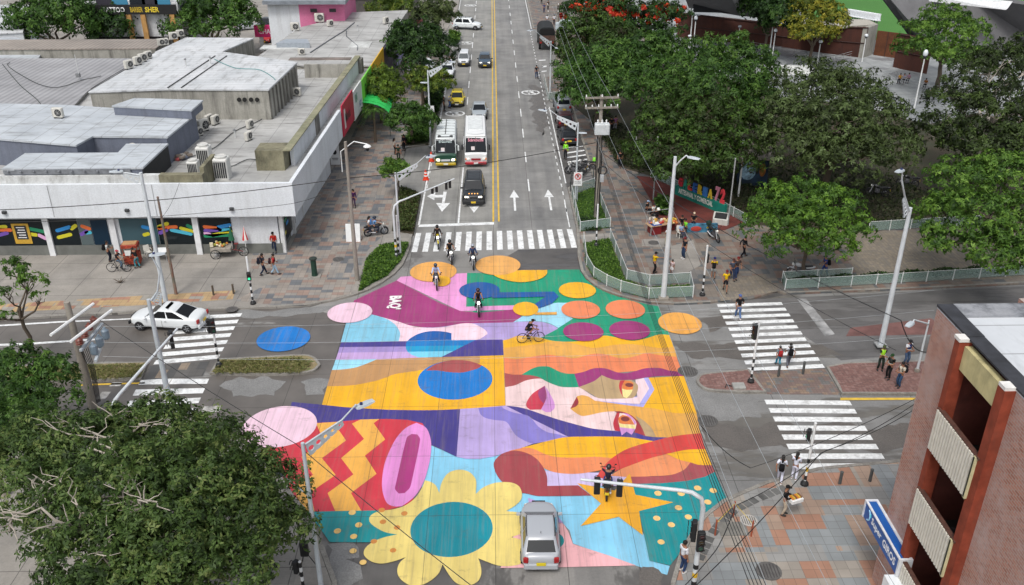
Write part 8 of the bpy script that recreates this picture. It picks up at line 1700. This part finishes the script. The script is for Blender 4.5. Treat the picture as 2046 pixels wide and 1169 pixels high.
# railings of plaza and police bay
def railing(label,pts,h=1.,z=.2,mt=None):
    P=[G(x,y,z) for x,y in pts]; t=thing('railing',label,'railing',P[0]); mt=mt or POLEG
    for i in range(len(P)-1):
        a,c=P[i]-P[0],P[i+1]-P[0]; n=max(2,int((c-a).length/2))
        for f in (.35,.68,1.): b=MB(); b.tube([a+V3((0,0,h*f)),c+V3((0,0,h*f))],.03,5); b.build('rail',mt,t)
        for k in range(n): q=a.lerp(c,k/n); b=MB(); b.tube([q,q+V3((0,0,h))],.035,5); b.build('upright',mt,t)
railing('grey ramp railing in front of the yellow tinged tree',[(1500,98),(1560,108),(1668,126),(1700,117)]); railing('plaza railing beside the seated students',[(1760,165),(1790,158),(1800,172),(1880,190)]); railing('railing of the white stair in the middle of the plaza',[(1555,150),(1604,136)]); railing('lower plaza railing near the globe lamp',[(1815,215),(1880,196)])
railing('dark grey bicycle railing block behind the no parking sign',[(1139,385),(1141,365),(1185,358),(1186,372)],1.0,.05,M((60,66,66),.6))
t=thing('stair_block','white concrete stair ramp on the plaza','stairs',G(1580,146,.2)); b=MB()
for i in range(4): b.box((0,-.9+i*.6,.1+.1*i),(6,.58,.2+.2*i))
b.build('steps',M((206,208,206),.8,0,.1,2),t)
# --- vendor stall, carts, furniture
def chair(label,at,rz):
    t=thing('plastic_chair',label,'chair',at,R(rz)); m=M((214,212,204),.5,0,.04,3)
    b=MB(); b.box((0,0,.44),(.44,.44,.05),bev=.04); b.build('seat',m,t); b=MB(); b.panel((-.22,.22,.46),(.22,.22,.46),(.2,.30,.9),(-.2,.30,.9),.04); b.build('backrest',m,t)
    for x in (-.19,.19):
        for y in (-.19,.19): b=MB(); b.tube([(x*1.1,y*1.1,0),(x,y,.42)],.024,5); b.build('leg',m,t)
    for x in (-.24,.24): b=MB(); b.tube([(x,-.18,.44),(x,-.18,.64),(x,.2,.66)],.022,5); b.build('armrest',m,t)
chair('white plastic chair under the man in light blue at the stall',G(1359,474,.13),20); chair('cream plastic chair behind the orange cart',G(298,514,.14),40)
random.seed(3)
def goods(name,label,cat,at,cols,n,spread,z,r=.1):
    t=thing(name,label,cat,at)
    for i in range(n):
        b=MB(); c=(random.uniform(-1,1)*spread[0],random.uniform(-1,1)*spread[1],z+random.uniform(0,.12)); q=r*random.uniform(.7,1.4)
        if i%3: b.sph(c,(q,q,q*.9),8,6)
        else: b.box((c[0],c[1],c[2]+q*.6),(q*1.8,q*1.4,q*2.2),random.random(),bev=.02)
        b.build('packet',M(cols[i%len(cols)],.5,0,.1,5),t)
    return t
o=G(1322,463,.13); t=thing('vendor_stall','crowded street vendor stall with snack table, red crates and a white ball lamp','stall',o,R(20))
b=MB(); b.box((0,0,.75),(2.6,.9,.06)); b.build('tabletop',M((170,140,110),.7,0,.2,3),t)
for x in (-1.2,1.2):
    for y in (-.38,.38): b=MB(); b.tube([(x,y,0),(x,y,.74)],.03,5); b.build('leg',POLEG,t)
b=MB(); b.box((0,.1,.3),(2.2,.5,.5)); b.build('shelf_crate',M((110,36,34),.7,0,.2,3),t); b=MB(); b.tube([(-1.2,.4,.75),(-1.2,.4,1.7),(1.2,.4,1.7),(1.2,.4,.75)],.025,5); b.build('display_frame',POLEG,t); b=MB(); b.sph((-.2,.4,1.8),.14,10,7); b.build('ball_lamp',M((236,236,230),.3,0,0),t)
goods('snack_goods','heap of yellow, orange and purple snack packets on the vendor table','snacks',o+Vector((0,0,0)),[(206,170,60),(196,110,50),(90,60,120),(214,206,196),(180,60,50),(210,180,120)],26,(1.1,.4),.84,.11)
t=thing('drinks_cooler','red and blue drinks cooler at the left end of the vendor stall','cooler',G(1309,466,.13),R(20)); b=MB(); b.box((0,0,.35),(.8,.6,.7),bev=.04); b.build('body',M((120,28,32),.5),t); b=MB(); b.box((0,0,.76),(.84,.64,.1),bev=.04); b.build('lid',M((40,74,140),.5),t); b=MB(); b.box((0,0,.84),(.5,.4,.05)); b.build('tray',WHT_,t)
o=G(268,529,.13); t=thing('food_cart','tall orange red food cart with papers taped on its side','cart',o,R(6)); t.scale=(.95,.95,.82); OR=M((160,62,40),.6,0,.5,6)
b=MB(); b.box((0,0,.75),(1.15,.75,1.0),bev=.04); b.build('body',OR,t); b=MB(); b.box((0,0,1.95),(1.2,.85,.32),bev=.04); b.build('canopy',OR,t); b=MB(); b.box((0,0,2.14),(1.0,.7,.05)); b.build('canopy_top',M((170,130,90),.8),t)
for x in (-.52,.52): b=MB(); b.tube([(x,-.32,1.2),(x,-.32,1.8)],.03,5); b.tube([(x,.32,1.2),(x,.32,1.8)],.03,5); b.build('upright',OR,t)
b=MB(); b.box((-.15,-.39,1.35),(.45,.03,.5)); b.build('price_sheet',WHT_,t)
for x in (-.4,.4): b=MB(); b.cyl((x,-.3,.14),.14,.06,12,'x'); b.build('wheel',TYRE,t)
o=G(462,512,.13); t=thing('fruit_cart','tricycle fruit cart with striped red and white parasols folded up','cart',o,R(4)); b=MB(); b.box((-.6,0,.7),(1.5,.9,.3),bev=.03); b.build('tray',M((150,144,134),.6,0,.2,4),t)
for x,y,r in ((-1.0,-.45,.36),(-1.0,.45,.36),(.95,0,.36)):
    b=MB(); b.tube([(x+r*math.cos(a),y,r+r*math.sin(a)) for a in [2*PI*i/20 for i in range(21)]],.03,5); o2=b.build('wheel',TYRE,t); b=MB()
    for k in range(4): b.tube([(x-r*math.cos(k*PI/4),y,r-r*math.sin(k*PI/4)),(x+r*math.cos(k*PI/4),y,r+r*math.sin(k*PI/4))],.008,3)
    b.build('spokes',CHROME,o2)
b=MB(); b.tube([(-.1,0,.6),(.4,0,.5),(.95,0,.36)],.03,6); b.tube([(.4,0,.5),(.5,0,1.0)],.03,6); b.box((.5,0,1.02),(.3,.18,.07),bev=.02); b.build('frame',M((120,40,40),.5),t)
goods('fruit_heap','row of cut fruit and coconuts along the front of the fruit cart','fruit',G(462,512,.13)+Vector((-.6,0,0)),[(206,190,140),(190,120,50),(150,150,60),(214,206,180)],14,(.65,.35),.92,.1)
for x,c1,lb in ((.15,(24,90,60),'closed green parasol standing on the fruit cart'),(1.15,(190,44,50),'closed red and white striped parasol on the fruit cart')):
    t=thing('parasol',lb,'parasol',G(462,512,.13)+Vector((x,.1,0))); b=MB(); b.tube([(0,0,.4),(0.05,0,2.4)],.02,5); b.build('pole',WHT_,t)
    for k in range(8): b=MB(); a0,a1=2*PI*k/8,2*PI*(k+1)/8; b.add([(.05,0,2.4),(.03+.24*math.cos(a0),.24*math.sin(a0),1.3),(.03+.24*math.cos(a1),.24*math.sin(a1),1.3)],[(0,1,2)]); b.build('canopy_panel',M(c1 if k%2 or x<1 else (220,216,212),.7,0,0),t)
t=thing('small_table','small white table with papers in front of the seated vendor','table',G(325,520,.13)); b=MB(); b.panel((-.5,-.35,.78),(.5,-.35,.82),(.5,.35,.9),(-.5,.35,.86),.04); b.build('tabletop',WHT_,t)
for x in (-.42,.42):
    for y in (-.28,.28): b=MB(); b.tube([(x,y,0),(x,y,.76)],.02,5); b.build('leg',POLEG,t)
t=thing('vendor_tray','white tray with small yellow and orange packets carried by the black shirted vendor','tray',G(1563,1028,.13)+Vector((.42,-.14,1.02)),R(20)); b=MB(); b.box((0,0,0),(.62,.42,.18),bev=.02); b.build('tray',WHT_,t)
for i in range(6): b=MB(); b.box((-.22+i*.09,.02,.12),(.07,.28,.08)); b.build('packet',M(((210,130,40),(206,170,60),(120,80,50))[i%3],.6),t)
t=thing('street_cart','white tarpaulin covered street cart under the flame tree','cart',G(1128,64,.13),R(-20)); b=MB(); b.loft([[(-1,y,.8),(-1,y,1.6),(0,y,2.0),(1,y,1.6),(1,y,.8)] for y in (-1.4,0,1.4)]); b.build('tarpaulin',M((190,206,208),.5,0,.1,2),t); b=MB(); b.box((0,0,.6),(1.8,2.6,.3)); b.build('base',POLEG,t)
for x in (-.9,.9): b=MB(); b.cyl((x,0,.3),.3,.08,14,'x'); b.build('wheel',TYRE,t)
t=thing('folding_tripod','black folded tripod equipment in the shade at the foreground kerb','tripod',G(613,1135,.14)); b=MB(); b.box((0,0,1.1),(.35,.25,.7),bev=.05); b.build('head',BLK_,t)
for k in range(3): a=k*2.1; b=MB(); b.tube([(0,0,1.0),(.5*math.cos(a),.5*math.sin(a),0)],.02,5); b.build('leg',BLK_,t)
t=thing('work_barrier','rusty survey stakes with yellow tape round an unfinished paving pit','barrier',G(1452,1060,.13))
for x,y in ((-.6,-.3),(.5,.9),(1.0,-.4)): b=MB(); b.tube([(x,y,0),(x,y,.9)],.04,6); b.build('stake',M((150,76,50),.8),t)
b=MB(); b.tube([(-.6,-.3,.7),(.5,.9,.8),(1.0,-.4,.7)],.015,4); b.build('tape',M((210,180,50),.6),t); b=MB(); b.box((.3,.1,.012),(1.3,.9,.012)); b.build('concrete_patch',M((120,118,112),.9,0,.2,2),t)
t=thing('tree_stump_pit','little heap of dead twigs in a square pit on the west pavement','twigs',G(240,565,.14))
for k in range(9): b=MB(); a=k*.7; b.tube([(0,0,.02),(.4*math.cos(a),.3*math.sin(a),.15+.1*(k%3))],[.03,.012],5); b.build('twig',BARK,t)
t=thing('valve_box','grey square valve cover with a loose strap on the brick island','cover',G(1476,773,.16)); b=MB(); b.box((0,0,.06),(.7,.6,.12),bev=.02); b.build('lid',M((150,150,146),.8),t); b=MB(); b.tube([(-.4,0,.05),(-.7,.1,.1),(-.8,-.1,.04)],.03,5); b.build('strap',BLK_,t)
